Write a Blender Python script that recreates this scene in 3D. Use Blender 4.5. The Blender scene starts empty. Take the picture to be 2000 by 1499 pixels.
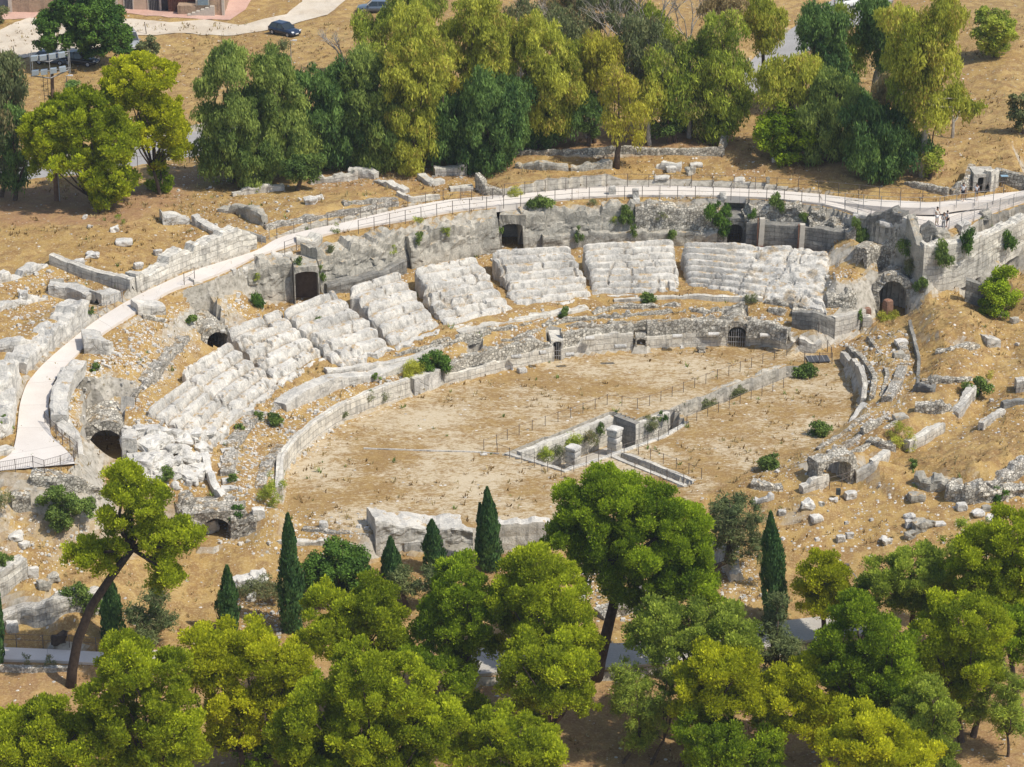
import bpy, bmesh, math, random
import numpy as np
from mathutils import Vector, noise as mnoise
from mathutils.geometry import delaunay_2d_cdt
R = math.radians
C = bpy.context.scene.collection
S = bpy.context.scene
random.seed(7)
rng = np.random.default_rng(11)

# ------------------------------------------------------------------ camera, sky, sun, exposure
PITCH = R(23.0); HC = 90.0; F = 5000.0
cd = bpy.data.cameras.new('camera'); cam = bpy.data.objects.new('camera', cd); C.objects.link(cam)
cam.location = (0, 0, HC); cam.rotation_euler = (R(90) - PITCH, 0, 0)
cd.sensor_fit = 'HORIZONTAL'; cd.sensor_width = 36; cd.lens = F * 36 / 2000
cd.clip_start = 1; cd.clip_end = 6000
S.camera = cam
w = bpy.data.worlds.new('World'); S.world = w; w.use_nodes = True
nt = w.node_tree; bg = nt.nodes['Background']
sky = nt.nodes.new('ShaderNodeTexSky'); sky.sky_type = 'NISHITA'; sky.sun_disc = False
SUN_EL = 56.0; SUN_AZ = -26.0          # azimuth measured from +X towards +Y
sky.sun_elevation = R(SUN_EL); sky.sun_rotation = R(90 - SUN_AZ)
sky.air_density = 1.0; sky.dust_density = 1.5
nt.links.new(sky.outputs[0], bg.inputs[0]); bg.inputs[1].default_value = 0.135
sd = bpy.data.lights.new('sun', 'SUN'); sd.energy = 3.7; sd.angle = R(0.5); sd.color = (1.0, 0.95, 0.85)
sun = bpy.data.objects.new('sun', sd); C.objects.link(sun)
sv = Vector((math.cos(R(SUN_EL)) * math.cos(R(SUN_AZ)), math.cos(R(SUN_EL)) * math.sin(R(SUN_AZ)), math.sin(R(SUN_EL))))
sun.rotation_euler = sv.to_track_quat('Z', 'Y').to_euler(); sun.location = (60, 180, 120)
S.view_settings.view_transform = 'Standard'; S.view_settings.look = 'None'
S.view_settings.exposure = 0.12; S.view_settings.gamma = 1.0
S.render.engine = 'CYCLES'

# ------------------------------------------------------------------ numeric helpers
cp, sp = math.cos(PITCH), math.sin(PITCH)
def ray(px, py):
    du = (px - 1000) / F; dv = (py - 749.5) / F
    return np.array([du, cp - dv * sp, -sp - dv * cp])
def P(px, py, z):
    """world XY of a photo point known to lie at height z"""
    d = ray(px, py); t = (z - HC) / d[2]
    return np.array([d[0] * t, d[1] * t, z])
def at_y(px, py, Y):
    d = ray(px, py); t = Y / d[1]
    return np.array([d[0] * t, Y, HC + d[2] * t])
def ppm(pt):
    """photo pixels per metre at a world point"""
    depth = pt[1] * cp + (HC - pt[2]) * sp
    return F / depth
def _h(ix, iy, iz, s):
    n = (ix * 374761393 + iy * 668265263 + iz * 2147483647 + s * 1274126177) & 0xffffffff
    n = (n ^ (n >> 13)) * 1274126177 & 0xffffffff
    n = (n ^ (n >> 16)) & 0xffffffff
    return n.astype(np.float64) / 4294967295.0
def vn(x, y, z=0.0, s=0):
    x = np.asarray(x, float); y = np.asarray(y, float); z = np.zeros_like(x) + z
    ix, iy, iz = np.floor(x).astype(np.int64), np.floor(y).astype(np.int64), np.floor(z).astype(np.int64)
    fx, fy, fz = x - ix, y - iy, z - iz
    fx = fx * fx * (3 - 2 * fx); fy = fy * fy * (3 - 2 * fy); fz = fz * fz * (3 - 2 * fz)
    r = 0
    for a in (0, 1):
        for b in (0, 1):
            for c in (0, 1):
                r = r + _h(ix + a, iy + b, iz + c, s) * (fx if a else 1 - fx) * (fy if b else 1 - fy) * (fz if c else 1 - fz)
    return r * 2 - 1
def fbm(x, y, z=0.0, o=4, s=0):
    r = 0; a = .5; k = 1.0
    for i in range(o):
        r = r + a * vn(np.asarray(x) * k, np.asarray(y) * k, np.asarray(z) * k, s + i); a *= .5; k *= 2.03
    return r
def densify(pts, step=1.0):
    out = []
    for a, b in zip(pts[:-1], pts[1:]):
        a = np.array(a, float); b = np.array(b, float)
        n = max(1, int(np.ceil(np.hypot(*(b - a)[:2]) / step)))
        for i in range(n): out.append(a + (b - a) * i / n)
    out.append(np.array(pts[-1], float))
    return np.array(out)
def offset(pts, d):
    """move a polyline sideways (left of its direction is positive)"""
    pts = np.array(pts, float); t = np.gradient(pts[:, :2], axis=0)
    t /= np.linalg.norm(t, axis=1)[:, None] + 1e-9
    q = pts.copy(); q[:, 0] -= t[:, 1] * d; q[:, 1] += t[:, 0] * d
    return q
def smooth(pts, n=2):
    pts = np.array(pts, float)
    for _ in range(n):
        q = pts.copy(); q[1:-1] = (pts[:-2] + 2 * pts[1:-1] + pts[2:]) / 4; pts = q
    return pts

# ------------------------------------------------------------------ terrain heights from surveyed break lines
BL = []
def L(*pts): BL.append(densify([P(*p) for p in pts], 1.0))
def W(*pts): BL.append(densify([np.array(p, float) for p in pts], 6.0))
podium_px = [(550,985),(556,930),(580,895),(620,860),(680,822),(740,798),(800,778),(860,757),(930,740),(1000,722),(1080,706),(1180,692),(1280,684),(1380,677),(1440,675),(1530,681),(1585,688)]
podium = densify([P(x, y, 0) for x, y in podium_px], 0.7); podium = smooth(podium, 3)
BL.append(podium)
q = offset(podium, 0.55); q[:, 2] = 1.5; BL.append(q)
q = offset(podium, 1.6); q[:, 2] = 1.7; BL.append(q[::2])
q = offset(podium, 2.5)[:-4]; q[:, 2] = 1.75; BL.append(q[::2])
q = offset(podium, 3.3)[:-4]; _k = int(len(q) * .52); q[:_k, 2] = 2.1; q[_k:, 2] = 2.4; BL.append(q[::2])
# arena floor
for r_ in (0.25, 0.5, 0.75, 0.93):
    L(*[(1115 + math.cos(a) * 520 * r_, 850 + math.sin(a) * 160 * r_ - math.cos(a) * 95 * r_, 0) for a in np.linspace(0, 2 * math.pi, 25)])
L((1637,706,0),(1660,745,0),(1678,779,0),(1656,821,0),(1624,856,0),(1560,878,0),(1518,904,0),(1464,933,0),(1420,940,0))
L((1652,700,1.3),(1690,745,1.4),(1700,779,1.4),(1685,815,1.1),(1650,850,.9),(1600,880,.7),(1530,925,.8),(1470,950,.6))
L((1420,945,0),(1330,985,0),(1200,1012,0),(1060,1012,0),(900,1030,0),(760,1030,0),(720,1045,0),(620,1035,0),(560,1010,0),(550,990,0))
L((480,1075,-.9),(560,1092,-1.3),(640,1104,-1.7),(715,1108,-2.0),(740,1092,-2.2),(890,1086,-2.2),(1060,1080,-2.2),(1200,1080,-2),(1380,1050,-1.4),(1480,1010,-.6))
# foot of the seating wedges
L((395,965,1.6),(415,880,2.4),(470,812,2.7),(548,752,2.7),(665,712,2.7),(778,682,2.7),(882,648,2.85),(1010,614,3.0),(1070,596,3.0),(1160,582,3.0),(1320,575,3.0),(1450,575,3.0),(1560,592,2.9),(1640,612,2.4))
L((400,760,3.6),(470,700,3.5),(560,655,3.5),(680,620,3.5),(810,585,3.5),(960,545,3.5),(1140,525,3.5),(1330,520,3.5),(1500,520,4.2),(1600,520,4.6))
L((330,745,4.9),(400,690,4.6),(455,655,4.6),(560,610,4.6),(690,560,4.6),(815,530,4.6),(975,500,4.6),(1145,490,4.6),(1340,490,4.6),(1500,490,4.8),(1590,490,5.0))
L((500,602,4.4),(560,592,4.4),(630,572,4.5),(700,552,4.6),(790,522,4.6),(1000,484,4.6),(1240,478,4.6),(1400,478,4.6),(1640,490,5))
# cliff top and the walkway
L((490,515,8.3),(575,492,8.3),(630,478,8.3),(700,462,8.3),(790,446,8.3),(880,428,8.3),(1000,410,8.3),(1100,404,8.3),(1240,396,8.3),(1400,392,8.4),(1550,396,8.5),(1640,415,8.6))
L((470,520,8.4),(380,560,8.4),(270,605,8.3),(170,665,8.1),(125,730,7.8),(105,790,7.4),(110,850,7.0),(150,895,6.9))
L((60,860,7),(50,790,7.4),(100,700,7.9),(200,620,8.4),(300,570,8.6),(400,530,8.7),(500,490,8.7),(600,455,8.7),(700,430,8.7),(850,400,8.7),(1000,390,8.7),(1200,372,8.7),(1400,375,8.7),(1600,385,8.8),(1750,420,8.8),(1830,440,8.8),(1940,410,9.0),(2000,395,9.1))
L((1650,388,9.0),(1750,402,9.3),(1850,400,9.5),(1900,392,9.6),(2000,375,9.7))
L((40,700,8.3),(30,790,7.6),(20,860,7.0),(90,918,6.9),(0,925,6.9),(145,905,6.9))
L((-150,930,7),(-150,860,7.2),(-150,700,9.3))
# left: slope between walkway and wedges, sunken passage
L((480,560,6.6),(420,600,6.3),(350,660,6.2),(300,720,6.2),(262,780,6.0),(250,822,5.4))
L((430,575,7.6),(330,620,7.8),(250,680,7.6),(190,740,7.2),(165,800,6.8),(168,850,6.0))
L((236,850,2.4),(180,850,2.4)); L((236,900,2.0),(180,900,2.4)); L((246,940,1.8),(198,950,1.9)); L((270,980,1.2),(225,990,1.2),(250,1030,.4))
L((250,845,4.9),(256,900,4.3),(275,940,3.4),(300,975,2.0)); L((165,880,5.6),(172,920,5.0),(190,960,4.2),(205,985,3.2))
L((300,850,4.6),(360,870,3.6),(400,890,2.8)); L((320,910,3.4),(380,930,2.0))
L((410,960,1.4),(480,985,1.4),(520,1000,1.2),(535,990,1.5)); L((350,985,1.6),(320,1000,1.0),(340,1050,-.8),(420,1070,-1.2),(470,1065,-1.0))
L((0,985,4.6),(60,992,4.6),(140,985,4.4),(200,998,3.0)); L((0,950,6.2),(80,948,6.2),(150,942,6.0),(180,950,5.2))
L((0,1100,2.2),(80,1100,1.4),(200,1120,.3),(300,1100,-.8)); L((0,1150,0.8),(50,1165,.9),(130,1160,.9),(200,1150,.2))
L((0,1200,-1),(60,1220,-1.4),(130,1212,-1.4),(210,1196,-1.4)); L((0,1280,-1.7),(200,1280,-1.8),(400,1150,-2.0),(350,1250,-2.3))
L((0,1400,-2.4),(500,1400,-3.2),(1000,1450,-3.6),(1500,1499,-3.8),(2000,1450,-3.0)); L((600,1200,-2.7),(900,1200,-2.9),(1300,1200,-2.9),(1600,1130,-2.2),(1800,1100,-1.4),(1990,1050,-.6)); L((2000,1250,-2.2),(1700,1300,-3))
# east entrance and ruined east seating
L((1600,690,0),(1650,672,.1),(1700,645,.3),(1715,610,.5),(1750,590,.8)); L((1590,672,0),(1640,664,0.1),(1695,640,.2))
L((1560,650,1.8),(1600,640,1.9),(1690,622,1.9)); L((1600,600,2.6),(1660,600,2.6),(1690,590,2.8)); L((1640,540,5.4),(1690,560,4.6),(1690,520,4.8))
L((1720,640,1.2),(1750,660,1.9),(1760,700,2.0),(1750,760,1.8),(1710,820,1.4),(1640,870,1.1)); L((1785,600,2.0),(1790,650,2.2),(1800,700,2.0),(1790,760,1.9))
L((1810,590,3.2),(1830,610,3.9),(1880,610,4.0),(1910,640,3.8),(1930,660,3.2)); L((1815,640,3.4),(1850,660,3.7),(1900,680,3.0)); L((1820,690,2.2),(1870,690,2.1),(1940,690,1.9))
L((1820,720,2.9),(1860,715,3.2),(1910,720,2.9)); L((1800,752,2.2),(1850,760,1.8),(1900,752,1.9)); L((1790,775,2.4),(1840,775,2.8),(1870,785,2.4)); L((1790,815,1.6),(1840,812,1.6))
L((1720,840,2.0),(1770,835,2.3),(1800,845,2.0)); L((1690,880,1.2),(1740,885,1.3)); L((1600,905,1.8),(1660,890,2.2),(1700,900,1.8)); L((1480,965,1.4),(1530,945,2.0),(1590,950,1.6))
L((1960,650,1.9),(1965,710,1.7),(1915,800,1.3),(1850,840,1.1),(1770,885,.8),(1710,915,.4),(1650,950,.1),(1560,985,-.1),(1500,1000,-.3))
L((2000,640,2.2),(2000,720,2.2),(1990,800,2.2),(1880,880,1.8),(1800,910,1.4)); L((2000,880,2.4),(1900,910,2.4),(1800,925,1.2)); L((2000,985,.3),(1900,995,.2),(1840,975,.4),(1780,990,.1))
L((1600,1030,-.8),(1700,1020,-.5),(1800,1040,-.4),(1900,1030,-.2),(2000,1010,0))
# north-east corner: big wall and pit
L((1660,440,8.3),(1720,470,8.0),(1790,470,8.0),(1822,482,7.8),(1870,468,8.0),(1930,452,8.2),(1995,436,8.4),(2100,410,8.6)); L((1700,445,8.5),(1800,460,8.6),(1850,455,8.6),(1900,440,8.7),(2000,420,8.9))
L((1665,500,4.8),(1690,520,4.2),(1700,545,3.6),(1750,545,3.0),(1790,545,3.0)); L((1805,574,3.0),(1830,572,3.2),(1868,566,3.4),(1930,520,3.8),(1995,486,4.6),(2080,470,5))
L((1880,600,1.2),(1900,612,1.0),(1940,620,1.2),(1965,600,2.5)); L((1885,578,3.2),(1900,590,3.0)); L((1980,560,4.2),(2000,600,3.4),(1960,520,4.4),(2060,560,4.2))
# ground behind the walkway
L((255,556,10.1),(330,520,10.1),(400,490,10.1),(470,468,10.0)); L((270,572,8.6),(340,540,8.7),(410,515,8.7),(500,480,8.8)); L((60,660,9.4),(120,625,9.6),(172,602,9.7)); L((52,700,8.2),(120,660,8.5),(178,626,8.6),(240,590,8.7))
L((0,650,9.5),(30,640,9.5)); L((100,515,10.2),(180,505,10.3),(250,540,10)); L((110,590,8.6),(180,575,8.6),(240,572,8.6)); L((0,560,10),(90,530,10)); L((330,445,9.8),(420,440,9.5),(480,460,9.4))
L((500,470,8.9),(600,445,8.9),(780,410,8.9),(920,392,8.8),(1000,380,9),(1200,362,9.1),(1400,364,9.1),(1600,376,9.2),(1750,390,9.5))
L((500,440,9.5),(600,415,10.0),(700,385,10.0),(760,375,9.6)); L((450,400,9.4),(600,372,9.6),(760,350,9.4)); L((880,350,9.2),(925,350,9.0)); L((1000,350,9.8),(1100,350,9.9),(1180,345,9.8))
L((0,450,10.5),(200,460,10.4),(300,400,10.3)); L((0,380,9.6),(140,385,9.6),(300,370,9.6),(360,330,9.0)); L((700,320,9.3),(900,310,9.3)); L((1010,306,9.9),(1200,308,9.9),(1420,310,9.9)); L((1010,295,10.5),(1200,296,10.5),(1420,296,10.5))
L((1450,320,10),(1650,350,10),(1800,360,10),(1870,350,10.2)); L((1770,385,9.5),(1870,385,9.6)); L((1880,335,10.8),(1930,345,10.6),(2000,345,10.8))
L((0,310,8.9),(250,310,8.7),(360,300,8.7),(420,270,8.7)); L((0,250,9.4),(300,250,9.4),(400,220,9.4)); L((0,60,9.6),(400,60,9.6),(700,60,9.8),(1000,60,10),(1300,60,10.3),(1480,110,9.6),(1700,50,9.4)); L((1440,150,10),(1480,140,10.0),(1600,110,9.9),(1700,85,10))
L((1900,300,11.2),(2000,250,12)); L((1950,150,12),(2000,60,12.5)); L((1850,180,11)); L((1700,0,9.6),(1400,0,10),(1000,0,10),(500,0,9.8),(0,0,9.8))
for y in (600, 420, 360): W((-420, y, 11), (420, y, 11))
W((-110,330,10),(-110,270,10.5),(-95,220,9),(-85,190,3),(-80,160,-2)); W((100,330,13),(95,270,11),(90,225,4),(85,190,1),(80,160,-2))
W((-420,300,10),(-420,60,0),(420,60,0),(420,300,10)); W((-60,130,-3.5),(60,130,-4.2)); W((-60,90,-4),(60,90,-4))
allp = np.vstack(BL)
key = np.round(allp[:, :2] / 0.25).astype(int)
_, ui = np.unique(key, axis=0, return_index=True); allp = allp[ui]
cx = 0.5
res = delaunay_2d_cdt([Vector((float(a), float(b))) for a, b in allp[:, :2]], [], [], 0, 1e-5)
tv = np.array([[v.x, v.y] for v in res[0]]); orig = res[3]
tz = np.array([allp[o[0], 2] if o else 0 for o in orig])
def axis(a0, a1, st, lo, hi):
    c = list(np.arange(a0, a1 + st * .5, st)); s = st; x = c[-1]
    while x < hi: s *= 1.18; x += s; c.append(min(x, hi))
    s = st; x = a0; pre = []
    while x > lo: s *= 1.18; x -= s; pre.append(max(x, lo))
    return np.array(pre[::-1] + c)
GX = axis(-75, 75, 0.36, -415, 415); GY = axis(146, 330, 0.36, 62, 598)
HZ = np.full((len(GX), len(GY)), np.nan)
for tri in res[2]:
    a, b, c = tv[list(tri)]; za, zb, zc = tz[list(tri)]
    i0, i1 = np.searchsorted(GX, min(a[0], b[0], c[0]) - 1e-6), np.searchsorted(GX, max(a[0], b[0], c[0]) + 1e-6)
    j0, j1 = np.searchsorted(GY, min(a[1], b[1], c[1]) - 1e-6), np.searchsorted(GY, max(a[1], b[1], c[1]) + 1e-6)
    if i1 <= i0 or j1 <= j0: continue
    X, Y = np.meshgrid(GX[i0:i1], GY[j0:j1], indexing='ij')
    d = (b[1] - c[1]) * (a[0] - c[0]) + (c[0] - b[0]) * (a[1] - c[1])
    if abs(d) < 1e-9: continue
    u = ((b[1] - c[1]) * (X - c[0]) + (c[0] - b[0]) * (Y - c[1])) / d
    v = ((c[1] - a[1]) * (X - c[0]) + (a[0] - c[0]) * (Y - c[1])) / d
    m = (u >= -1e-5) & (v >= -1e-5) & (u + v <= 1 + 1e-5)
    sub = HZ[i0:i1, j0:j1]; sub[m] = (u * za + v * zb + (1 - u - v) * zc)[m]
HZ[np.isnan(HZ)] = 5.0
XX, YY = np.meshgrid(GX, GY, indexing='ij')
def inpoly(X, Y, poly):
    ins = np.zeros(X.shape, bool); n = len(poly); j = n - 1
    for i in range(n):
        xi, yi = poly[i][:2]; xj, yj = poly[j][:2]
        c = ((yi > Y) != (yj > Y)) & (X < (xj - xi) * (Y - yi) / (yj - yi + 1e-12) + xi)
        ins ^= c; j = i
    return ins
# gentle unevenness, none on the arena
arena_poly = np.vstack([podium[:, :2], [P(*p)[:2] for p in ((1637,706,0),(1660,745,0),(1678,779,0),(1656,821,0),(1624,856,0),(1518,904,0),(1420,940,0),(1330,985,0),(1200,1012,0),(1060,1012,0),(900,1030,0),(720,1045,0),(560,1010,0))]])
ARENA = inpoly(XX, YY, arena_poly)
core = (XX > -80) & (XX < 80) & (YY > 140) & (YY < 335)
def _bl(a):
    b = a.copy(); b[1:-1, 1:-1] = (a[1:-1, 1:-1] * 2 + a[:-2, 1:-1] + a[2:, 1:-1] + a[1:-1, :-2] + a[1:-1, 2:]) / 6; return b
def _prj(X, Y, Z):
    zc = HC - Z; dp = Y * cp + zc * sp; return 1000 + F * X / dp, 749.5 - F * (Y * sp - zc * cp) / dp
HZ = _bl(HZ)
for (x0, x1, y0, y1, k) in ((140, 430, 790, 1100, 14), (1470, 1640, 925, 1020, 14), (1635, 1800, 430, 640, 10), (0, 260, 930, 1260, 8), (1780, 2000, 560, 900, 6)):
    u_, v_ = _prj(XX, YY, HZ); m_ = (u_ > x0) & (u_ < x1) & (v_ > y0) & (v_ < y1) & ~ARENA; B_ = HZ
    for _ in range(k): B_ = np.where(m_, _bl(B_), HZ)
    HZ = B_
HZ += np.where(ARENA, 0.05, 0.22) * fbm(XX / 3.0, YY / 3.0, o=4, s=3)
_u, _v = _prj(XX, YY, HZ); HZ += np.where((_u > 1700) & (_v > 570) & (_v < 950), .45, 0) * fbm(XX / 1.7, YY / 1.7, o=4, s=63)
HZ += np.where(core & ~ARENA, 1, 0) * 0.12 * fbm(XX / .8, YY / .8, o=2, s=9)
def height(x, y):
    x = np.asarray(x, float); y = np.asarray(y, float)
    i = np.clip(np.searchsorted(GX, x) - 1, 0, len(GX) - 2); j = np.clip(np.searchsorted(GY, y) - 1, 0, len(GY) - 2)
    fx = np.clip((x - GX[i]) / (GX[i + 1] - GX[i]), 0, 1); fy = np.clip((y - GY[j]) / (GY[j + 1] - GY[j]), 0, 1)
    return (HZ[i, j] * (1 - fx) * (1 - fy) + HZ[i + 1, j] * fx * (1 - fy) + HZ[i, j + 1] * (1 - fx) * fy + HZ[i + 1, j + 1] * fx * fy)
def G(px, py):
    """the ground point a photo pixel looks at"""
    d = ray(px, py); t = np.linspace(60, 420, 2400) * 1.0
    x, y, z = d[0] * t, d[1] * t, HC + d[2] * t
    b = z < height(x, y); k = int(np.argmax(b)) if b.any() else len(t) - 1
    return np.array([x[k], y[k], float(height(x[k], y[k]))])
# the sunken basin in the arena and its channels, vault recesses
def carve(poly, z):
    m = inpoly(XX, YY, poly); HZ[m] = z + 0.04 * fbm(XX[m] / 1.2, YY[m] / 1.2, s=5); return m
basin = [P(*p)[:2] for p in ((985,887,0),(1195,805,0),(1240,822,0),(1305,800,0),(1340,826,0),(1300,852,0),(1195,888,0),(1105,920,0))]
channel_ne = [P(*p)[:2] for p in ((1310,797,0),(1535,716,0),(1592,716,0),(1340,812,0))]
channel_se = [P(*p)[:2] for p in ((1196,890,0),(1212,886,0),(1352,943,0),(1335,950,0))]
M_BASIN = carve(basin, -2.5); carve(channel_ne, -1.7); carve(channel_se, -0.8)

# tunnel mouths and door recesses cut back into the banks: (foot pixel, floor height, width, depth, direction towards the inside)
HOLES = {}; HM = []
def hole(key, px, py, z, wdt, dep, ang, fr=.5):
    p = P(px, py, z); a = R(ang); d = np.array([math.cos(a), math.sin(a)]); s_ = np.array([-d[1], d[0]])
    q = [p[:2] + d * u + s_ * v for u, v in ((-fr, -wdt / 2 - .25), (dep, -wdt / 2 - .25), (dep, wdt / 2 + .25), (-fr, wdt / 2 + .25))]
    m = inpoly(XX, YY, q); HZ[m] = z; HOLES[key] = (p, a, wdt, dep); (HM.append((m, z)) if key in ('square', 'brown', 'barred') else None)
hole('left', 208, 893, 2.2, 2.6, 4.5, 98, 3.5)
hole('slot', 424, 690, 3.6, 2.0, 5, 118)
hole('brown', 602, 600, 4.3, 2.1, 3.4, 100)
hole('square', 1001, 488, 4.5, 2.1, 3.9, 91)
hole('barred', 1435, 480, 4.6, 1.5, 3.6, 88)
hole('slot2', 1089, 705, 0, .75, 3.0, 96)
hole('arch2', 1439, 678, 0, 1.7, 4, 88)
hole('small1', 1252, 673, .7, .8, 2.5, 92)
hole('small2', 938, 716, .6, .8, 2.5, 105)
hole('recess', 1572, 655, .3, 1.6, 3.0, 80)
hole('vault', 1632, 952, .1, 2.7, 3.4, 118, 1.5)
hole('ruin', 422, 1052, -.8, 2.2, 3.0, 100, 1.5)
hole('brickv', 1742, 612, 1.0, 2.5, 4.0, 80, 1.5)
hole('door', 1920, 376, 9.7, 1.3, 2.5, 92)
# ------------------------------------------------------------------ object helpers
def tag(o, label=None, cat=None, group=None, kind=None):
    if label: o['label'] = label
    if cat: o['category'] = cat
    if group: o['group'] = group
    if kind: o['kind'] = kind
    return o
def mesh(name, V, faces, mat, parent=None, origin=None, uv=None, sm=False, col=None):
    """one mesh object; V in world space, moved so that its origin sits at `origin`"""
    V = np.asarray(V, float); me = bpy.data.meshes.new(name)
    o0 = np.array(origin if origin is not None else (0, 0, 0), float)
    V = V - o0
    if isinstance(faces, np.ndarray):
        n, k = faces.shape
        me.vertices.add(len(V)); me.vertices.foreach_set('co', V.astype(np.float32).ravel())
        me.loops.add(n * k); me.loops.foreach_set('vertex_index', faces.astype(np.int32).ravel())
        me.polygons.add(n); me.polygons.foreach_set('loop_start', np.arange(0, n * k, k, dtype=np.int32))
        me.update(calc_edges=True)
    else:
        me.from_pydata(V.tolist(), [], faces)
    if uv is not None:
        li = np.zeros(len(me.loops), np.int32); me.loops.foreach_get('vertex_index', li)
        ul = me.uv_layers.new(name='UVMap'); ul.data.foreach_set('uv', np.asarray(uv, np.float32)[li].ravel())
    if col is not None:
        ca = me.color_attributes.new('zone', 'FLOAT_COLOR', 'POINT'); ca.data.foreach_set('color', np.asarray(col, np.float32).ravel())
    if mat is not None: me.materials.append(mat)
    me.polygons.foreach_set('use_smooth', np.full(len(me.polygons), sm))
    me.validate(); me.update()
    o = bpy.data.objects.new(name, me); C.objects.link(o)
    if parent is not None:
        o.parent = parent; o.location = o0 - np.array(parent.get('_o', (0, 0, 0)))
    else: o.location = o0
    return o
def thing(name, loc, label=None, cat=None, group=None):
    e = bpy.data.objects.new(name, None); C.objects.link(e); e.location = [float(v) for v in loc]; e.empty_display_size = .3
    e['_o'] = [float(v) for v in loc]
    return tag(e, label, cat, group)
def gridfaces(n, m, closed=False):
    i, j = np.meshgrid(np.arange(n - 1), np.arange(m if closed else m - 1), indexing='ij')
    a = i * m + j; b = (i + 1) * m + j; jj = (j + 1) % m
    return np.stack([a, b, (i + 1) * m + jj, i * m + jj], -1).reshape(-1, 4)
class MB:
    """collects boxes, tubes and so on into one mesh"""
    def __init__(s): s.V = []; s.F = []
    def add(s, v, f):
        k = len(s.V); s.V += [tuple(map(float, p)) for p in v]; s.F += [tuple(int(i) + k for i in q) for q in f]
    def box(s, c, sz, rz=0, tilt=0):
        c = np.array(c, float); x, y, z = [q / 2 for q in sz]; ca, sa = math.cos(rz), math.sin(rz)
        pts = []
        for dz in (-z, z):
            for dx, dy in ((-x, -y), (x, -y), (x, y), (-x, y)):
                zz = dz + dx * tilt
                pts.append(c + (dx * ca - dy * sa, dx * sa + dy * ca, zz))
        s.add(pts, [(0, 3, 2, 1), (4, 5, 6, 7), (0, 1, 5, 4), (1, 2, 6, 5), (2, 3, 7, 6), (3, 0, 4, 7)])
    def tube(s, pts, rad, n=6):
        pts = [np.array(p, float) for p in pts]; rad = rad if hasattr(rad, '__len__') else [rad] * len(pts)
        V = []; 
        for i, p in enumerate(pts):
            t = pts[min(i + 1, len(pts) - 1)] - pts[max(i - 1, 0)]; t = t / (np.linalg.norm(t) + 1e-9)
            u = np.cross(t, (0.31, .95, .02)); u /= np.linalg.norm(u) + 1e-9; v = np.cross(t, u)
            for k in range(n):
                a = 2 * math.pi * k / n; V.append(p + rad[i] * (math.cos(a) * u + math.sin(a) * v))
        Fc = []
        for i in range(len(pts) - 1):
            for k in range(n):
                Fc.append((i * n + k, i * n + (k + 1) % n, (i + 1) * n + (k + 1) % n, (i + 1) * n + k))
        Fc.append(tuple(range(n))[::-1]); Fc.append(tuple((len(pts) - 1) * n + k for k in range(n)))
        s.add(V, Fc)
    def build(s, name, mat, parent=None, origin=None, sm=False):
        return mesh(name, s.V, s.F, mat, parent, origin if origin is not None else (parent.get('_o') if parent is not None else None), sm=sm)

# ------------------------------------------------------------------ materials
def new_mat(name):
    m = bpy.data.materials.new(name); m.use_nodes = True; n = m.node_tree.nodes; l = m.node_tree.links
    b = n['Principled BSDF']; b.inputs['Roughness'].default_value = .9; b.inputs['Specular IOR Level'].default_value = .15
    return m, n, l, b
class NB:
    def __init__(s, m): s.n = m.node_tree.nodes; s.l = m.node_tree.links
    def node(s, t, **k):
        x = s.n.new(t)
        for a, b in k.items(): setattr(x, a, b)
        return x
    def noise(s, vec, scale, detail=5, rough=.6, dist=0):
        x = s.node('ShaderNodeTexNoise'); x.inputs['Scale'].default_value = scale; x.inputs['Detail'].default_value = detail
        x.inputs['Roughness'].default_value = rough; x.inputs['Distortion'].default_value = dist; s.l.new(vec, x.inputs['Vector']); return x.outputs['Fac']
    def ramp(s, fac, stops):
        x = s.node('ShaderNodeValToRGB'); e = x.color_ramp.elements
        while len(e) < len(stops): e.new(.5)
        for i, (p, c) in enumerate(stops):
            e[i].position = p; e[i].color = (c, c, c, 1) if not hasattr(c, '__len__') else (*c, 1)
        s.l.new(fac, x.inputs[0]); return x.outputs[0]
    def mix(s, fac, a, b, bt='MIX'):
        x = s.node('ShaderNodeMix', data_type='RGBA', blend_type=bt)
        for i, v in ((0, fac), (6, a), (7, b)):
            if isinstance(v, (int, float)): x.inputs[i].default_value = v
            elif isinstance(v, tuple): x.inputs[i].default_value = (*v, 1)
            else: s.l.new(v, x.inputs[i])
        return x.outputs[2]
    def math(s, op, a, b=0, clamp=False):
        x = s.node('ShaderNodeMath', operation=op); x.use_clamp = clamp
        for i, v in ((0, a), (1, b)):
            if isinstance(v, (int, float)): x.inputs[i].default_value = v
            else: s.l.new(v, x.inputs[i])
        return x.outputs[0]
    def vor(s, vec, scale, feat='F1', rand=1.0):
        x = s.node('ShaderNodeTexVoronoi', feature=feat); x.inputs['Scale'].default_value = scale; x.inputs['Randomness'].default_value = rand
        s.l.new(vec, x.inputs['Vector']); return x
    def bump(s, h, strength, dist, bsdf, nrm=None):
        x = s.node('ShaderNodeBump'); x.inputs['Strength'].default_value = strength; x.inputs['Distance'].default_value = dist
        s.l.new(h, x.inputs['Height'])
        if nrm is not None: s.l.new(nrm, x.inputs['Normal'])
        if bsdf: s.l.new(x.outputs[0], bsdf.inputs['Normal'])
        return x.outputs[0]
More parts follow.
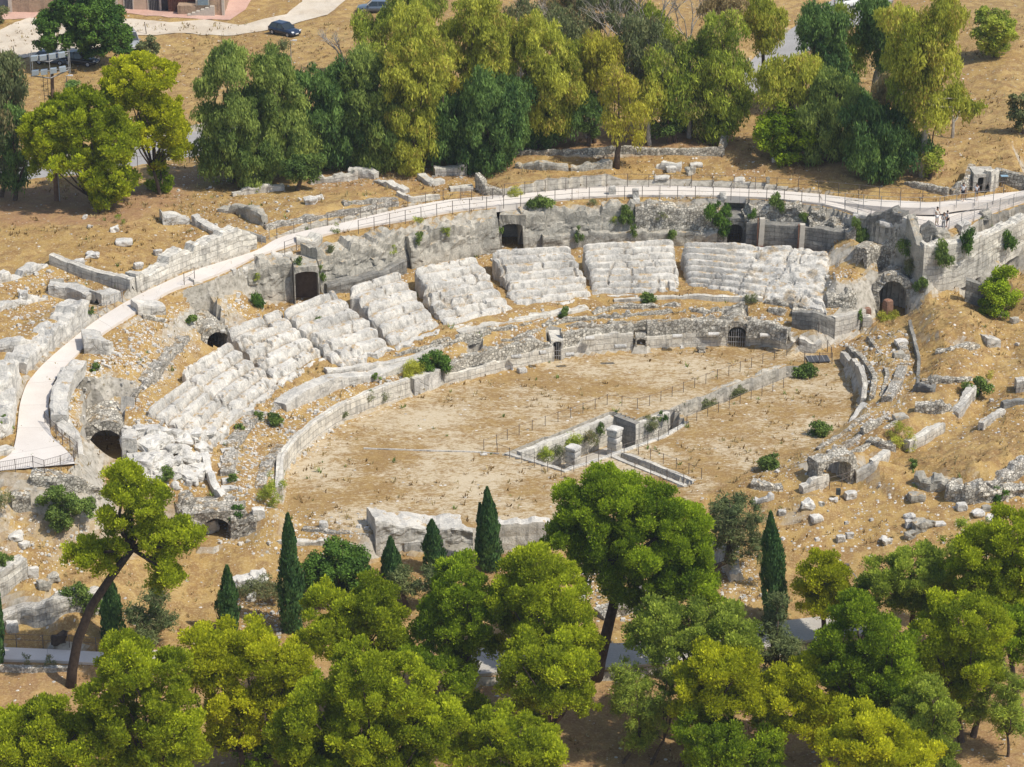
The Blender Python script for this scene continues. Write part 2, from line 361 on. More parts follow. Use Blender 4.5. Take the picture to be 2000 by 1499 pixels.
def simple(name, col, var=.25, scale=3, rough=.9, spec=.15, metal=0):
    m, n, l, b = new_mat(name); k = NB(m); tc = k.node('ShaderNodeTexCoord')
    f = k.noise(tc.outputs['Object'], scale, 4)
    c = k.ramp(f, [(.3, tuple(v * (1 - var) for v in col)), (.7, tuple(min(1, v * (1 + var)) for v in col))])
    l.new(c, b.inputs['Base Color']); b.inputs['Roughness'].default_value = rough; b.inputs['Specular IOR Level'].default_value = spec; b.inputs['Metallic'].default_value = metal
    return m
def rock_mat(name, light=(.65,.61,.535), grey=(.39,.375,.345), ochre=(.46,.32,.16), greyness=.45, och=.4, brick=None, rubble=None, seed=0, grass=False, crev=False, joint=(.16,.135,.10)):
    m, n, l, b = new_mat(name); k = NB(m); tc = k.node('ShaderNodeTexCoord'); geo = k.node('ShaderNodeNewGeometry')
    mp = k.node('ShaderNodeMapping'); mp.inputs['Location'].default_value = (seed * 7.3, seed * 3.1, seed); l.new(geo.outputs['Position'], mp.inputs[0]); v = mp.outputs[0]
    big = k.noise(v, .35, 5, .65); med = k.noise(v, 1.6, 6, .7); fine = k.noise(v, 7, 5, .7)
    c = k.mix(k.ramp(med, [(.36, 0), (.62, 1)]), tuple(x * .86 for x in light), tuple(min(.8, x * 1.12) for x in light))
    g = k.math('ADD', k.math('MULTIPLY', big, .6), k.math('MULTIPLY', fine, .5))
    c = k.mix(k.ramp(g, [(.62 - greyness * .3, 0), (.78 - greyness * .3, .85)]), c, grey)
    # soil and dry growth lodged on the level parts
    sepn = k.node('ShaderNodeSeparateXYZ'); l.new(geo.outputs['True Normal'], sepn.inputs[0])
    flat = k.ramp(sepn.outputs[2], [(.55, 0), (.9, 1)])
    o = k.noise(v, .9, 6, .75); of = k.ramp(o, [(.66 - och * .25, 0), (.72 - och * .25, 1)])
    c = k.mix(k.math('MULTIPLY', k.math('MULTIPLY', of, flat), .9), c, ochre)
    st = k.node('ShaderNodeMapping'); st.inputs['Scale'].default_value = (2.2, 2.2, .25); l.new(v, st.inputs[0]); sn_ = k.noise(st.outputs[0], 1.0, 5, .7)
    c = k.mix(k.math('MULTIPLY', k.ramp(sn_, [(.50, 0), (.64, .7)]), k.ramp(flat, [(.3, 1), (.8, 0)])), c, tuple(x * .62 for x in grey))
    h = k.math('ADD', k.math('MULTIPLY', med, .7), k.math('MULTIPLY', fine, .45))
    cr = k.vor(v, .9, 'DISTANCE_TO_EDGE'); 
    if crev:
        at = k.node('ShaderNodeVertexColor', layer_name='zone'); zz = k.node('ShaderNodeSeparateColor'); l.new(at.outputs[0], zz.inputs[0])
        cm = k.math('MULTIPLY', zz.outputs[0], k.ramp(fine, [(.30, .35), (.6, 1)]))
        c = k.mix(k.math('MULTIPLY', cm, .85), c, k.mix(k.ramp(med, [(.42, 0), (.55, 1)]), (.17,.155,.13), (.33,.24,.13)))  # lodged dirt plus painted crevice shade, so the step rows show
    if brick:
        bt = k.node('ShaderNodeTexBrick'); bt.inputs['Scale'].default_value = 1.0
        bt.inputs['Brick Width'].default_value = brick[0]; bt.inputs['Row Height'].default_value = brick[1]; bt.inputs['Mortar Size'].default_value = brick[2]
        bt.inputs['Mortar Smooth'].default_value = .3; bt.inputs['Color1'].default_value = (.80, .79, .78, 1); bt.inputs['Color2'].default_value = (1.08, 1.07, 1.04, 1); bt.inputs['Mortar'].default_value = (.9, .9, .9, 1)
        wob = k.node('ShaderNodeVectorMath', operation='ADD'); nz = k.node('ShaderNodeTexNoise'); nz.inputs['Scale'].default_value = 1.2; l.new(tc.outputs['UV'], nz.inputs['Vector'])
        sc = k.node('ShaderNodeVectorMath', operation='SCALE'); sc.inputs[3].default_value = .22; l.new(nz.outputs['Color'], sc.inputs[0]); l.new(tc.outputs['UV'], wob.inputs[0]); l.new(sc.outputs[0], wob.inputs[1]); l.new(wob.outputs[0], bt.inputs['Vector'])
        c = k.mix(1.0, c, bt.outputs['Color'], 'MULTIPLY'); c = k.mix(k.math('MULTIPLY', k.math('MULTIPLY', bt.outputs['Fac'], k.ramp(med, [(.35, .15), (.6, .75)])), 1.0), c, joint)
        h = k.math('SUBTRACT', h, k.math('MULTIPLY', bt.outputs['Fac'], 1.0))
    if rubble:
        vo = k.vor(v, rubble, 'F1'); ve = k.vor(v, rubble, 'DISTANCE_TO_EDGE')
        rnd = k.node('ShaderNodeSeparateColor'); l.new(vo.outputs['Color'], rnd.inputs[0])
        c = k.mix(1.0, c, k.ramp(rnd.outputs[0], [(0, .55), (1, 1.2)]), 'MULTIPLY')
        gap = k.ramp(ve.outputs['Distance'], [(.02, 1), (.09, 0)]); c = k.mix(k.math('MULTIPLY', gap, .55), c, joint)
        h = k.math('SUBTRACT', h, k.math('MULTIPLY', gap, .9))
    if not brick and not rubble:
        gap = k.ramp(cr.outputs['Distance'], [(.0, 1), (.035, 0)]); gf = k.math('MULTIPLY', gap, k.ramp(big, [(.45, 0), (.6, .3)]))
        c = k.mix(gf, c, (.2, .17, .12)); h = k.math('SUBTRACT', h, gf)
    l.new(c, b.inputs['Base Color']); k.bump(h, .9, .14, b)
    return m
M = {}
M['rock'] = rock_mat('limestone', greyness=.42, och=.25, seed=1)
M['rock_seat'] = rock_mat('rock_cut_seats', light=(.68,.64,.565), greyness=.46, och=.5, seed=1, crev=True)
M['cliff'] = rock_mat('weathered_cliff', light=(.54,.495,.41), grey=(.28,.265,.225), greyness=.55, och=.5, seed=2)
M['ashlar'] = rock_mat('ashlar_blocks', greyness=.38, och=.1, brick=(1.25, .52, .02), seed=3)
M['ashlar_pale'] = rock_mat('pale_ashlar', light=(.72,.675,.59), grey=(.45,.43,.385), greyness=.25, och=.25, brick=(1.1, .55, .016), seed=4)
M['ashlar_dark_shaded'] = rock_mat('dark_shaded_ashlar', light=(.36,.34,.30), grey=(.2,.2,.19), greyness=.55, och=.15, brick=(.95, .45, .022), seed=5)  # dark stone; its colour also carries the shade of walls labelled shaded
M['rubble'] = rock_mat('rubble_masonry', light=(.64,.59,.49), grey=(.36,.335,.29), greyness=.32, och=.5, rubble=3.6, seed=6)
M['rubble_fine'] = rock_mat('fine_rubble', light=(.66,.61,.52), grey=(.34,.32,.29), greyness=.3, och=.55, rubble=5.0, seed=7)
M['block'] = rock_mat('loose_block_stone', light=(.68,.645,.58), greyness=.4, och=.12, seed=8)
M['redbrick'] = rock_mat('red_brick', light=(.33,.17,.11), grey=(.33,.24,.19), ochre=(.4,.3,.2), greyness=.2, och=.1, brick=(.28, .09, .012), seed=9, joint=(.35,.3,.25))
M['plaster'] = simple('pale_plaster', (.55,.50,.42), .15, 1.5)
M['concrete'] = None
M['metal'] = simple('rusted_rail', (.13,.105,.09), .3, 5, .6, .4)
M['metal_grey'] = simple('galvanised_rail', (.30,.29,.28), .2, 5, .5, .5)
M['wood'] = simple('bark', (.105,.075,.055), .4, 4)
M['bark_grey'] = simple('grey_bark', (.40,.36,.31), .35, 4)
M['bark_dark'] = simple('dark_bark', (.06,.045,.035), .4, 4)

def concrete_mat():
    m, n, l, b = new_mat('walkway_paving'); k = NB(m); g = k.node('ShaderNodeNewGeometry'); tc = k.node('ShaderNodeTexCoord')
    a = k.noise(g.outputs['Position'], .4, 5); f = k.noise(g.outputs['Position'], 9, 4)
    c = k.ramp(a, [(.3, (.62,.555,.485)), (.7, (.72,.66,.59))]); c = k.mix(.18, c, k.ramp(f, [(.3, .45), (.7, .8)]), 'OVERLAY')
    # expansion joints every few metres along the walk
    s = k.node('ShaderNodeSeparateXYZ'); l.new(tc.outputs['UV'], s.inputs[0])
    fr = k.math('FRACT', k.math('DIVIDE', s.outputs[0], 4.0)); j = k.math('LESS_THAN', fr, .014)
    c = k.mix(k.math('MULTIPLY', j, .5), c, (.35,.3,.25))
    l.new(c, b.inputs['Base Color']); k.bump(f, .2, .02, b); return m
M['concrete'] = concrete_mat()
def gravel_mat(name, c1, c2, s=1.0):
    m, n, l, b = new_mat(name); k = NB(m); g = k.node('ShaderNodeNewGeometry')
    a = k.noise(g.outputs['Position'], .25 * s, 6, .65); f = k.noise(g.outputs['Position'], 6 * s, 5, .7)
    c = k.ramp(a, [(.35, c1), (.65, c2)]); c = k.mix(.3, c, k.ramp(f, [(.3, .3), (.7, .75)]), 'OVERLAY')
    l.new(c, b.inputs['Base Color']); k.bump(f, .4, .04, b); return m
M['track'] = gravel_mat('pale_track', (.52,.43,.32), (.64,.56,.45)); M['asphalt'] = gravel_mat('road_asphalt', (.30,.285,.27), (.38,.365,.35)); M['pink'] = gravel_mat('pink_paving', (.52,.32,.25), (.6,.4,.32)); M['slab'] = gravel_mat('pale_slab', (.42,.38,.33), (.52,.48,.42))

def ground_mat():
    m, n, l, b = new_mat('dry_ground'); k = NB(m); g = k.node('ShaderNodeNewGeometry'); pos = g.outputs['Position']
    at = k.node('ShaderNodeVertexColor', layer_name='zone'); z = k.node('ShaderNodeSeparateColor'); l.new(at.outputs[0], z.inputs[0])
    Rr, Gg, Bb = z.outputs[0], z.outputs[1], z.outputs[2]
    big = k.noise(pos, .13, 6, .65); med = k.noise(pos, .8, 6, .7, .4); fine = k.noise(pos, 5.5, 5, .75); vf = k.noise(pos, 14, 3, .8)
    # dry grass
    c = k.ramp(big, [(.30, (.27,.165,.055)), (.45, (.37,.235,.078)), (.58, (.43,.29,.11)), (.72, (.29,.195,.075))])
    c = k.mix(k.ramp(med, [(.44, 0), (.56, .8)]), c, (.25,.145,.06))
    c = k.mix(k.ramp(fine, [(.50, 0), (.62, .6)]), c, (.56,.42,.21))
    c = k.mix(k.ramp(vf, [(.55, 0), (.68, .55)]), c, (.19,.115,.05))
    # thin green weeds here and there
    gr = k.noise(pos, .45, 6, .8); c = k.mix(k.math('MULTIPLY', k.ramp(gr, [(.60, 0), (.72, .5)]), k.ramp(fine, [(.45, 0), (.55, 1)])), c, (.24,.22,.085))
    # arena: pale dust showing through the turf, streaked
    mp = k.node('ShaderNodeMapping'); mp.inputs['Scale'].default_value = (.8, 1.7, 1); mp.inputs['Rotation'].default_value = (0, 0, -.25); l.new(pos, mp.inputs[0])
    d1 = k.noise(mp.outputs[0], .95, 7, .78, .5); d2 = k.noise(pos, .11, 4, .6); d3 = k.noise(mp.outputs[0], 3.0, 5, .8)
    dd = k.math('ADD', k.math('ADD', k.math('MULTIPLY', d1, .45), k.math('MULTIPLY', d3, .55)), k.math('MULTIPLY', d2, .6))
    dust = k.ramp(dd, [(.775, 0), (.875, .95)])
    c2 = k.mix(dust, k.mix(k.ramp(d3, [(.42, .55), (.58, 0)]), k.mix(.3, c, (.36,.24,.10)), (.235,.145,.06)), k.mix(fine, (.46,.36,.22), (.66,.57,.42)))
    c = k.mix(Gg, c, c2)
    # needle litter and bare red soil
    lit = k.ramp(fine, [(.35, (.24,.13,.07)), (.65, (.40,.24,.13))]); c = k.mix(k.math('MULTIPLY', Bb, k.ramp(med, [(.3, .55), (.6, 1)])), c, lit)
    # scattered stones
    vo = k.vor(pos, 2.9, 'F1'); sc = k.node('ShaderNodeSeparateColor'); l.new(vo.outputs['Color'], sc.inputs[0])
    pk = k.math('LESS_THAN', sc.outputs[0], k.math('MULTIPLY', k.math('MULTIPLY', Rr, .9), k.ramp(med, [(.38, .35), (.58, 1.0)])))
    body = k.math('LESS_THAN', vo.outputs['Distance'], .40)
    st = k.math('MULTIPLY', pk, body)
    scol = k.mix(sc.outputs[1], (.40,.37,.32), (.72,.67,.59))
    c = k.mix(st, c, scol)
    vo2 = k.vor(pos, 6.5, 'F1'); s2 = k.node('ShaderNodeSeparateColor'); l.new(vo2.outputs['Color'], s2.inputs[0])
    pk2 = k.math('MULTIPLY', k.math('LESS_THAN', s2.outputs[0], k.math('ADD', k.math('MULTIPLY', Rr, .55), .002)), k.math('LESS_THAN', vo2.outputs['Distance'], .38))
    c = k.mix(pk2, c, k.mix(s2.outputs[1], (.45,.41,.35), (.70,.64,.55)))
    # steep faces are bare rock
    sn = k.node('ShaderNodeSeparateXYZ'); l.new(g.outputs['True Normal'], sn.inputs[0])
    steep = k.ramp(sn.outputs[2], [(.55, 1), (.78, 0)])
    rk = k.ramp(k.noise(pos, 1.8, 6, .75), [(.35, (.24,.22,.18)), (.5, (.45,.41,.34)), (.65, (.56,.52,.45))])
    c = k.mix(steep, c, rk)
    l.new(c, b.inputs['Base Color'])
    h = k.math('ADD', k.math('MULTIPLY', fine, .5), k.math('MULTIPLY', st, k.math('SUBTRACT', 1.0, k.math('MULTIPLY', vo.outputs['Distance'], 1.6))))
    k.bump(h, .7, .12, b); return m
M['ground'] = ground_mat()

# ------------------------------------------------------------------ terrain sheet
def proj(X, Y, Z):
    zc = HC - Z; depth = Y * cp + zc * sp; up = Y * sp - zc * cp
    return 1000 + F * X / depth, 749.5 - F * up / depth
walk_o = [(-110,930,6.95),(-30,912,6.95),(24,888,7.0),(33,850,7.05),(38,790,7.4),(51,750,7.7),(80,715,7.9),(112,686,8.1),(187,625,8.45),(267,577,8.6),(360,534,8.75),(430,512,8.8),(502,490,8.8),(541,465,8.8),(605,448,8.8),(663,437,8.8),(730,420,8.8),(797,404,8.8),(866,391,8.8),(930,385,8.8),(996,380,8.8),(1065,374,8.8),(1140,366,8.8),(1209,363,8.8),(1300,362,8.8),(1400,366,8.85),(1500,371,8.95),(1600,379,9.1)]
walk_i = [(146,906,6.95),(142,892,6.95),(118,868,7.0),(98,850,7.05),(93,790,7.4),(104,745,7.7),(125,718,7.9),(163,678,8.1),(215,640,8.45),(267,608,8.6),(331,566,8.75),(400,545,8.8),(459,521,8.8),(498,500,8.8),(578,474,8.8),(650,453,8.8),(720,440,8.8),(800,428,8.8),(880,412,8.8),(940,405,8.8),(1000,398,8.8),(1065,392,8.8),(1140,385,8.8),(1209,381,8.8),(1300,381,8.8),(1400,382,8.85),(1500,386,8.95),(1606,398,9.1)]
up_o = [(1600,379,9.1),(1670,388,9.3),(1736,391,9.6),(1827,396,9.8),(1872,391,9.9),(1940,379,10.0),(2000,373,10.1),(2100,355,10.3)]
up_i = [(1606,391,9.1),(1670,399,9.3),(1736,405,9.6),(1827,407,9.8),(1872,399,9.9),(1940,393,10.0),(2000,383,10.1),(2100,368,10.3)]
lo_o = [(1603,388,9.08),(1650,399,9.0),(1700,407,8.95),(1759,414,8.9),(1813,415,8.9),(1872,410,9.0),(1940,397,9.3),(2000,384,9.6),(2100,368,10.0)]
lo_i = [(1606,398,9.08),(1650,409,9.0),(1704,428,8.95),(1756,440,8.9),(1820,455,8.9),(1883,434,9.0),(1940,412,9.3),(2000,392,9.6),(2100,374,10.0)]
low_o = [(-120,1262,-1.6),(0,1264,-1.6),(100,1268,-1.6),(200,1274,-1.6),(320,1270,-1.7)]; low_i = [(-120,1290,-1.6),(0,1288,-1.6),(100,1290,-1.6),(200,1296,-1.6),(320,1292,-1.7)]
low2_o = [(920,1268,-2.5),(1000,1262,-2.5),(1100,1258,-2.5),(1250,1256,-2.5),(1400,1235,-2.5),(1530,1212,-2.5),(1640,1200,-2.5),(1720,1200,-2.5)]; low2_i = [(920,1318,-2.5),(1000,1312,-2.5),(1100,1308,-2.5),(1250,1300,-2.5),(1400,1280,-2.5),(1545,1256,-2.5),(1640,1240,-2.5),(1720,1236,-2.5)]
def resamp(pts, n):
    pts = np.array(pts, float); d = np.r_[0, np.cumsum(np.linalg.norm(np.diff(pts, axis=0), axis=1))]
    t = np.linspace(0, d[-1], n); return np.stack([np.interp(t, d, pts[:, i]) for i in range(pts.shape[1])], 1), t
def strip(name, o_, i_, mat, wd=8, skirt=.7, cut=True, n=160):
    A = np.array([P(*p) for p in o_]); B = np.array([P(*p) for p in i_])
    ti = np.linspace(0, len(A) - 1, n); A = np.stack([np.interp(ti, range(len(A)), A[:, k]) for k in range(3)], 1); B = np.stack([np.interp(ti, range(len(B)), B[:, k]) for k in range(3)], 1)
    A = smooth(A, 3); B = smooth(B, 3)
    if cut:
        poly = np.vstack([offset(A, .4)[:, :2], offset(B, -.4)[::-1, :2]]); m = inpoly(XX, YY, poly)
        mid = (A + B) / 2
        ii = np.argmin((XX[m][:, None] - mid[None, :, 0]) ** 2 + (YY[m][:, None] - mid[None, :, 1]) ** 2, axis=1); HZ[m] = mid[ii, 2] - .22
    d = np.r_[0, np.cumsum(np.linalg.norm(np.diff((A + B) / 2, axis=0), axis=1))]
    rows = [A - (0, 0, skirt)] + [A + (B - A) * t for t in np.linspace(0, 1, wd)] + [B - (0, 0, skirt)]
    V = np.stack(rows, 1).reshape(-1, 3); uv = np.stack([np.repeat(d, wd + 2), np.tile(np.arange(wd + 2.), n)], 1)
    o = mesh(name, V, gridfaces(n, wd + 2)[:, ::-1], mat, uv=uv); tag(o, kind='structure'); return o
strip('walkway', walk_o, walk_i, M['concrete'])
strip('path', up_o, up_i, M['concrete'], n=60)
strip('path', lo_o, lo_i, M['concrete'], n=60)
strip('path', low_o, low_i, M['concrete'], n=30)
strip('path', low2_o, low2_i, M['slab'], n=40)
strip('road', [(-150,322,8.6),(0,318,8.6),(180,300,8.6),(300,272,8.6),(420,250,8.6),(600,238,8.6)], [(-150,372,8.6),(0,366,8.6),(180,345,8.6),(300,318,8.6),(420,300,8.6),(600,285,8.6)], M['asphalt'], n=50)
strip('road', [(1380,230,9.6),(1440,150,9.6),(1480,105,9.6),(1540,60,9.6),(1600,20,9.6),(1650,-20,9.6),(1700,-60,9.6)], [(1450,215,9.6),(1500,165,9.6),(1530,120,9.6),(1600,90,9.6),(1670,50,9.6),(1740,5,9.6),(1790,-50,9.6)], M['asphalt'], n=50)
for m_h, z_h in HM: HZ[m_h] = z_h
def sheet(name, poly, mat, lift=.06, zf=None):
    """a thin surface lying on the ground inside an outline"""
    W_ = np.array([G(*p) for p in poly]); m = inpoly(XX, YY, W_)
    zz = lambda x, y: height(x, y) + lift
    bd = densify(np.vstack([W_, W_[:1]]), 1.2)[:-1]
    x0, y0 = W_[:, :2].min(0); x1, y1 = W_[:, :2].max(0); gx, gy = np.meshgrid(np.arange(x0, x1, .7), np.arange(y0, y1, .7)); k = inpoly(gx, gy, bd)
    pts = np.vstack([bd[:, :2], np.stack([gx[k], gy[k]], 1)]); nb = len(bd)
    r = delaunay_2d_cdt([Vector((float(a), float(b))) for a, b in pts], [], [list(range(nb))], 1, 1e-5)
    vv = np.array([[v.x, v.y] for v in r[0]]); z = zz(vv[:, 0], vv[:, 1])
    o = mesh(name, np.c_[vv, z], [tuple(f) for f in r[2]], mat); tag(o, kind='structure'); return o
px_, py_ = proj(XX, YY, HZ)
def zone(poly): return inpoly(px_, py_, poly)
ZR = np.full(XX.shape, .025); ZG = np.where(ARENA, 1.0, 0.0); ZB = np.zeros(XX.shape)
for poly, v in (
    ([(470,560),(430,575),(270,620),(180,700),(105,790),(120,890),(180,830),(240,815),(300,790),(360,700),(450,630),(495,600)], .8),
    ([(245,830),(300,790),(420,860),(400,960),(300,950),(245,900)], .85), ([(440,830),(560,765),(790,695),(805,770),(640,850),(560,930),(545,1010),(440,985),(415,900)], .62),
    ([(780,690),(1000,615),(1160,590),(1560,600),(1600,640),(1500,665),(1280,675),(1080,700),(880,745)], .3), ([(0,540),(120,520),(250,560),(180,620),(0,690)], .45),
    ([(330,320),(560,360),(700,335),(930,320),(930,385),(800,360),(620,370),(520,460),(330,460)], .2), ([(480,560),(640,560),(1000,480),(1340,470),(1340,500),(1000,500),(700,570),(480,640)], .4),
    ([(1640,650),(1770,640),(1790,760),(1700,850),(1560,935),(1440,950),(1640,850),(1685,780)], .5), ([(1270,315),(1500,330),(1480,372),(1270,360)], .2), ([(1500,960),(2000,930),(2000,1060),(1760,1080),(1500,1080)], .16),
    ([(420,990),(740,1000),(740,1090),(420,1080)], .32), ([(1090,1080),(1230,1100),(1240,1210),(1150,1200)], .7), ([(1340,1060),(1480,1080),(1500,1180),(1400,1190)], .45), ([(1240,370),(1640,385),(1640,430),(1240,430)], .4), ([(0,980),(200,990),(190,1110),(0,1160)], .3), ([(460,1130),(560,1130),(560,1250),(460,1250)], .4), ([(1640,520),(1690,540),(1700,600),(1580,610),(1600,560)], .5), ([(1850,640),(2000,620),(2000,880),(1800,880)], .12)):
    ZR[zone(poly)] = v
for poly, v in (([(-50,360),(300,370),(340,330),(420,330),(360,390),(240,440),(0,440)], .9), ([(1000,255),(1430,250),(1430,300),(1000,300)], .8), ([(-100,1280),(400,1290),(1200,1280),(2100,1180),(2100,1600),(-100,1600)], .42), ([(560,340),(1000,300),(1020,335),(640,380)], .55), ([(1420,290),(1850,290),(1850,350),(1420,350)], .4), ([(1540,540),(1640,540),(1640,560)], .3)):
    ZB[zone(poly)] = v
def blur(a, n=3):
    for _ in range(n): a = (a + np.roll(a, 1, 0) + np.roll(a, -1, 0) + np.roll(a, 1, 1) + np.roll(a, -1, 1)) / 5
    return a
ZR = np.clip(blur(ZR, 5) * (1 + .9 * fbm(XX / 2.2, YY / 2.2, s=21)), 0, 1); ZB = blur(ZB, 8); ZG = blur(ZG, 2)
col = np.stack([ZR, ZG, ZB, np.ones_like(ZR)], -1).reshape(-1, 4)
nx, ny = XX.shape
gf = gridfaces(nx, ny)
ground = mesh('ground', np.stack([XX, YY, HZ], -1).reshape(-1, 3), gf, M['ground'], col=col); tag(ground, kind='structure')
sheet('dirt_track', [(-60,80),(0,60),(60,35),(90,42),(260,38),(330,45),(400,40),(470,50),(560,30),(590,5),(600,-60),(700,-60),(690,-10),(640,30),(560,52),(460,70),(360,66),(250,70),(180,100),(60,112),(-60,125)], M['track'])
sheet('pavement', [(-20,-80),(-20,42),(60,38),(95,22),(240,26),(330,36),(450,40),(480,20),(520,-40),(500,-80)], M['pink'], .05)
# ------------------------------------------------------------------ rock-cut seating wedges
def wedge(FL, FR, TR, TL, steps, label, zf=3.05, zt=6.1, erode=.28, seed=0, riser=.55, ruin=0, group='rock cut seating wedges'):
    a, b, c, d = P(*FL, zf), P(*FR, zf), P(*TR, zt), P(*TL, zt)
    a, b, c, d = a - (b - a) * .035, b + (b - a) * .035, c + (c - d) * .035, d - (c - d) * .035
    W_ = (np.linalg.norm(b - a) + np.linalg.norm(c - d)) / 2; D = (np.linalg.norm((d - a)[:2]) + np.linalg.norm((c - b)[:2])) / 2
    nu, nv = max(12, int(W_ / .17)), max(12, int(D / .11))
    U, Vv = np.meshgrid(np.linspace(0, 1, nu), np.linspace(0, 1, nv), indexing='ij')
    Vw = Vv + .016 * fbm(U * W_ / 2.2, Vv * D / 2 , seed, 3, 40)          # treads wander
    k = Vw * steps; fl = np.floor(k); fr = k - fl
    sharp = np.clip((fr - .58) / .26, 0, 1); sharp = sharp * sharp * (3 - 2 * sharp)
    er = np.clip(.55 + 1.3 * fbm(U * W_ / 3.5, Vv * D / 1.8, seed + 5, 3, 50), 0, 1) * erode
    if ruin: rm = np.clip((U - .22) * 3 + .8 * fbm(U * 4, Vv * 3, 1.1, 3, 51), 0, 1); er = np.maximum(er, rm * .9)
    stepz = (fl + sharp) / steps
    H = stepz * (1 - er) + Vv * er - .06 * np.exp(-((fr - .50) / .10) ** 2)
    base = (a[None, None] * ((1 - U) * (1 - Vv))[..., None] + b * (U * (1 - Vv))[..., None] + c * (U * Vv)[..., None] + d * ((1 - U) * Vv)[..., None])
    X, Y = base[..., 0].copy(), base[..., 1].copy()
    Z = zf + (zt - zf) * np.clip(H, -.05, 1.02)
    # ragged sides and toe
    su = fbm(Vv * D / 1.1, Z * 1.3, seed + 9, 4, 60) * 1.0; ax = (b - a) / np.linalg.norm(b - a); ay = np.array([-ax[1], ax[0], 0]); ay = ay if np.dot(ay, d - a) > 0 else -ay
    edge = np.exp(-np.minimum(U, 1 - U) * W_ / .5)
    X += ax[0] * su * .55 * edge; Y += ax[1] * su * .55 * edge
    toe = np.exp(-Vv * D / .8) * fbm(U * W_ / 1.2, seed * 1.7, 0, 4, 70) * .8
    X += ay[0] * toe; Y += ay[1] * toe
    rnd = np.exp(-np.minimum(U, 1 - U) * W_ / .22) * .30 + np.exp(-Vv * D / .15) * .12
    Z = Z - rnd + .08 * fbm(X / 2.6, Y / 2.6, Z / .4, 5, 80) + .09 * fbm(X / .35, Y / .35, Z / .3, 2, 90)
    if ruin: Z += rm * (.55 * fbm(X / 1.4, Y / 1.4, 7.7, 5, 81) - .25 * np.clip(U - .6, 0, 1))
    pit = fbm(X / .9, Y / .9, 3.3, 3, 95); Z -= np.clip(pit - .32, 0, 1) * .9
    cr = np.abs(fbm((X * ax[0] + Y * ax[1]) / 2.3, (X * ay[0] + Y * ay[1]) / 6, seed, 3, 99)); Z -= .4 * np.exp(-(cr / .012) ** 2 / 2)
    crv = np.exp(-((fr - .48) / .13) ** 2) * np.clip(.75 + 1.4 * fbm(U * W_ / 1.3, Vv * D / .8, seed, 3, 44), 0, 1); crv = np.maximum(crv, .9 * np.exp(-(cr / .014) ** 2 / 2))  # mask of step feet and cracks, coloured dark like shaded crevices
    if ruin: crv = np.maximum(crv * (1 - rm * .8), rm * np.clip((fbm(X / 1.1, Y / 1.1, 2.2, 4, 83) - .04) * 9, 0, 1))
    G_ = np.stack([X, Y, Z], -1)
    # skirts: side and front faces fall to below the ground
    def ring(r):
        return r
    top = G_
    vs = [top.reshape(-1, 3)]; fs = [gridfaces(nu, nv)]; off = nu * nv
    per = np.concatenate([np.arange(nu) * nv, (nu - 1) * nv + np.arange(1, nv), (np.arange(nu - 2, -1, -1)) * nv + nv - 1, np.arange(nv - 2, 0, -1)])
    pp = vs[0][per]; n = len(per); cen = pp.mean(0)
    rows = 6; L0 = [pp]
    gz = np.minimum(height(pp[:, 0], pp[:, 1]), pp[:, 2]) - .7
    for r in range(1, rows):
        t = r / (rows - 1); q = pp.copy(); q[:, 2] = pp[:, 2] * (1 - t) + gz * t
        out = (pp - cen)[:, :2]; out /= np.linalg.norm(out, axis=1)[:, None]
        amp = .22 * fbm(q[:, 0] / .6, q[:, 1] / .6, q[:, 2] / .5, 3, 33) + .10 * t
        q[:, :2] += out * amp[:, None]; L0.append(q)
    ids = [per]
    for r in range(1, rows): ids.append(off + (r - 1) * n + np.arange(n)); vs.append(L0[r])
    for r in range(rows - 1):
        x0, x1 = ids[r], ids[r + 1]; fs.append(np.stack([x0, x1, np.roll(x1, -1), np.roll(x0, -1)], -1))
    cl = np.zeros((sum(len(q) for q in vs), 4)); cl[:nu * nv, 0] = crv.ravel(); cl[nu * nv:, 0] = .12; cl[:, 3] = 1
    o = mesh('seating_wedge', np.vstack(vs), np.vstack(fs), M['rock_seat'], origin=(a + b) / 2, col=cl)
    tag(o, label, 'rock seating', group); return o
wedge((414,866),(462,800),(372,738),(292,795), 5, 'lowest white rock seating wedge, farthest left, beside the pile of pale boulders', zf=3.2, zt=5.9, seed=1, erode=0.28)
wedge((478,806),(548,752),(446,668),(358,722), 5, 'broad pale rock wedge with smooth sloping rows just below the twin-slot tunnel roof', zt=5.7, seed=2, erode=0.35)
wedge((547,748),(640,700),(545,604),(448,640), 5, 'grass-streaked rock wedge directly right of the twin-slot tunnel opening', zt=5.9, seed=3, erode=0.35)
wedge((664,708),(768,680),(652,566),(560,602), 6, 'rock wedge with the leafy green bush growing at its left edge', seed=4, erode=0.28)
wedge((778,674),(866,643),(775,530),(685,560), 6, 'narrow grey rock wedge with a notched left side, just left of the long rilled one', seed=5, erode=0.20)
wedge((882,642),(1008,612),(925,502),(813,522), 7, 'long rilled rock wedge below and left of the dark square tunnel door', seed=6, erode=0.20)
wedge((1017,602),(1157,584),(1110,480),(968,488), 7, 'rock wedge right in front of the dark square tunnel door in the back wall', seed=7, erode=0.23)
wedge((1167,578),(1323,576),(1310,467),(1146,476), 8, 'square rock wedge left of the shaded straight gap between seat blocks', seed=8, erode=0.23)
wedge((1353,566),(1600,600),(1612,486),(1344,472), 8, 'widest rock wedge, heavily eroded into rubble at its right end, below the arched barred door', seed=9, erode=0.38, ruin=1)

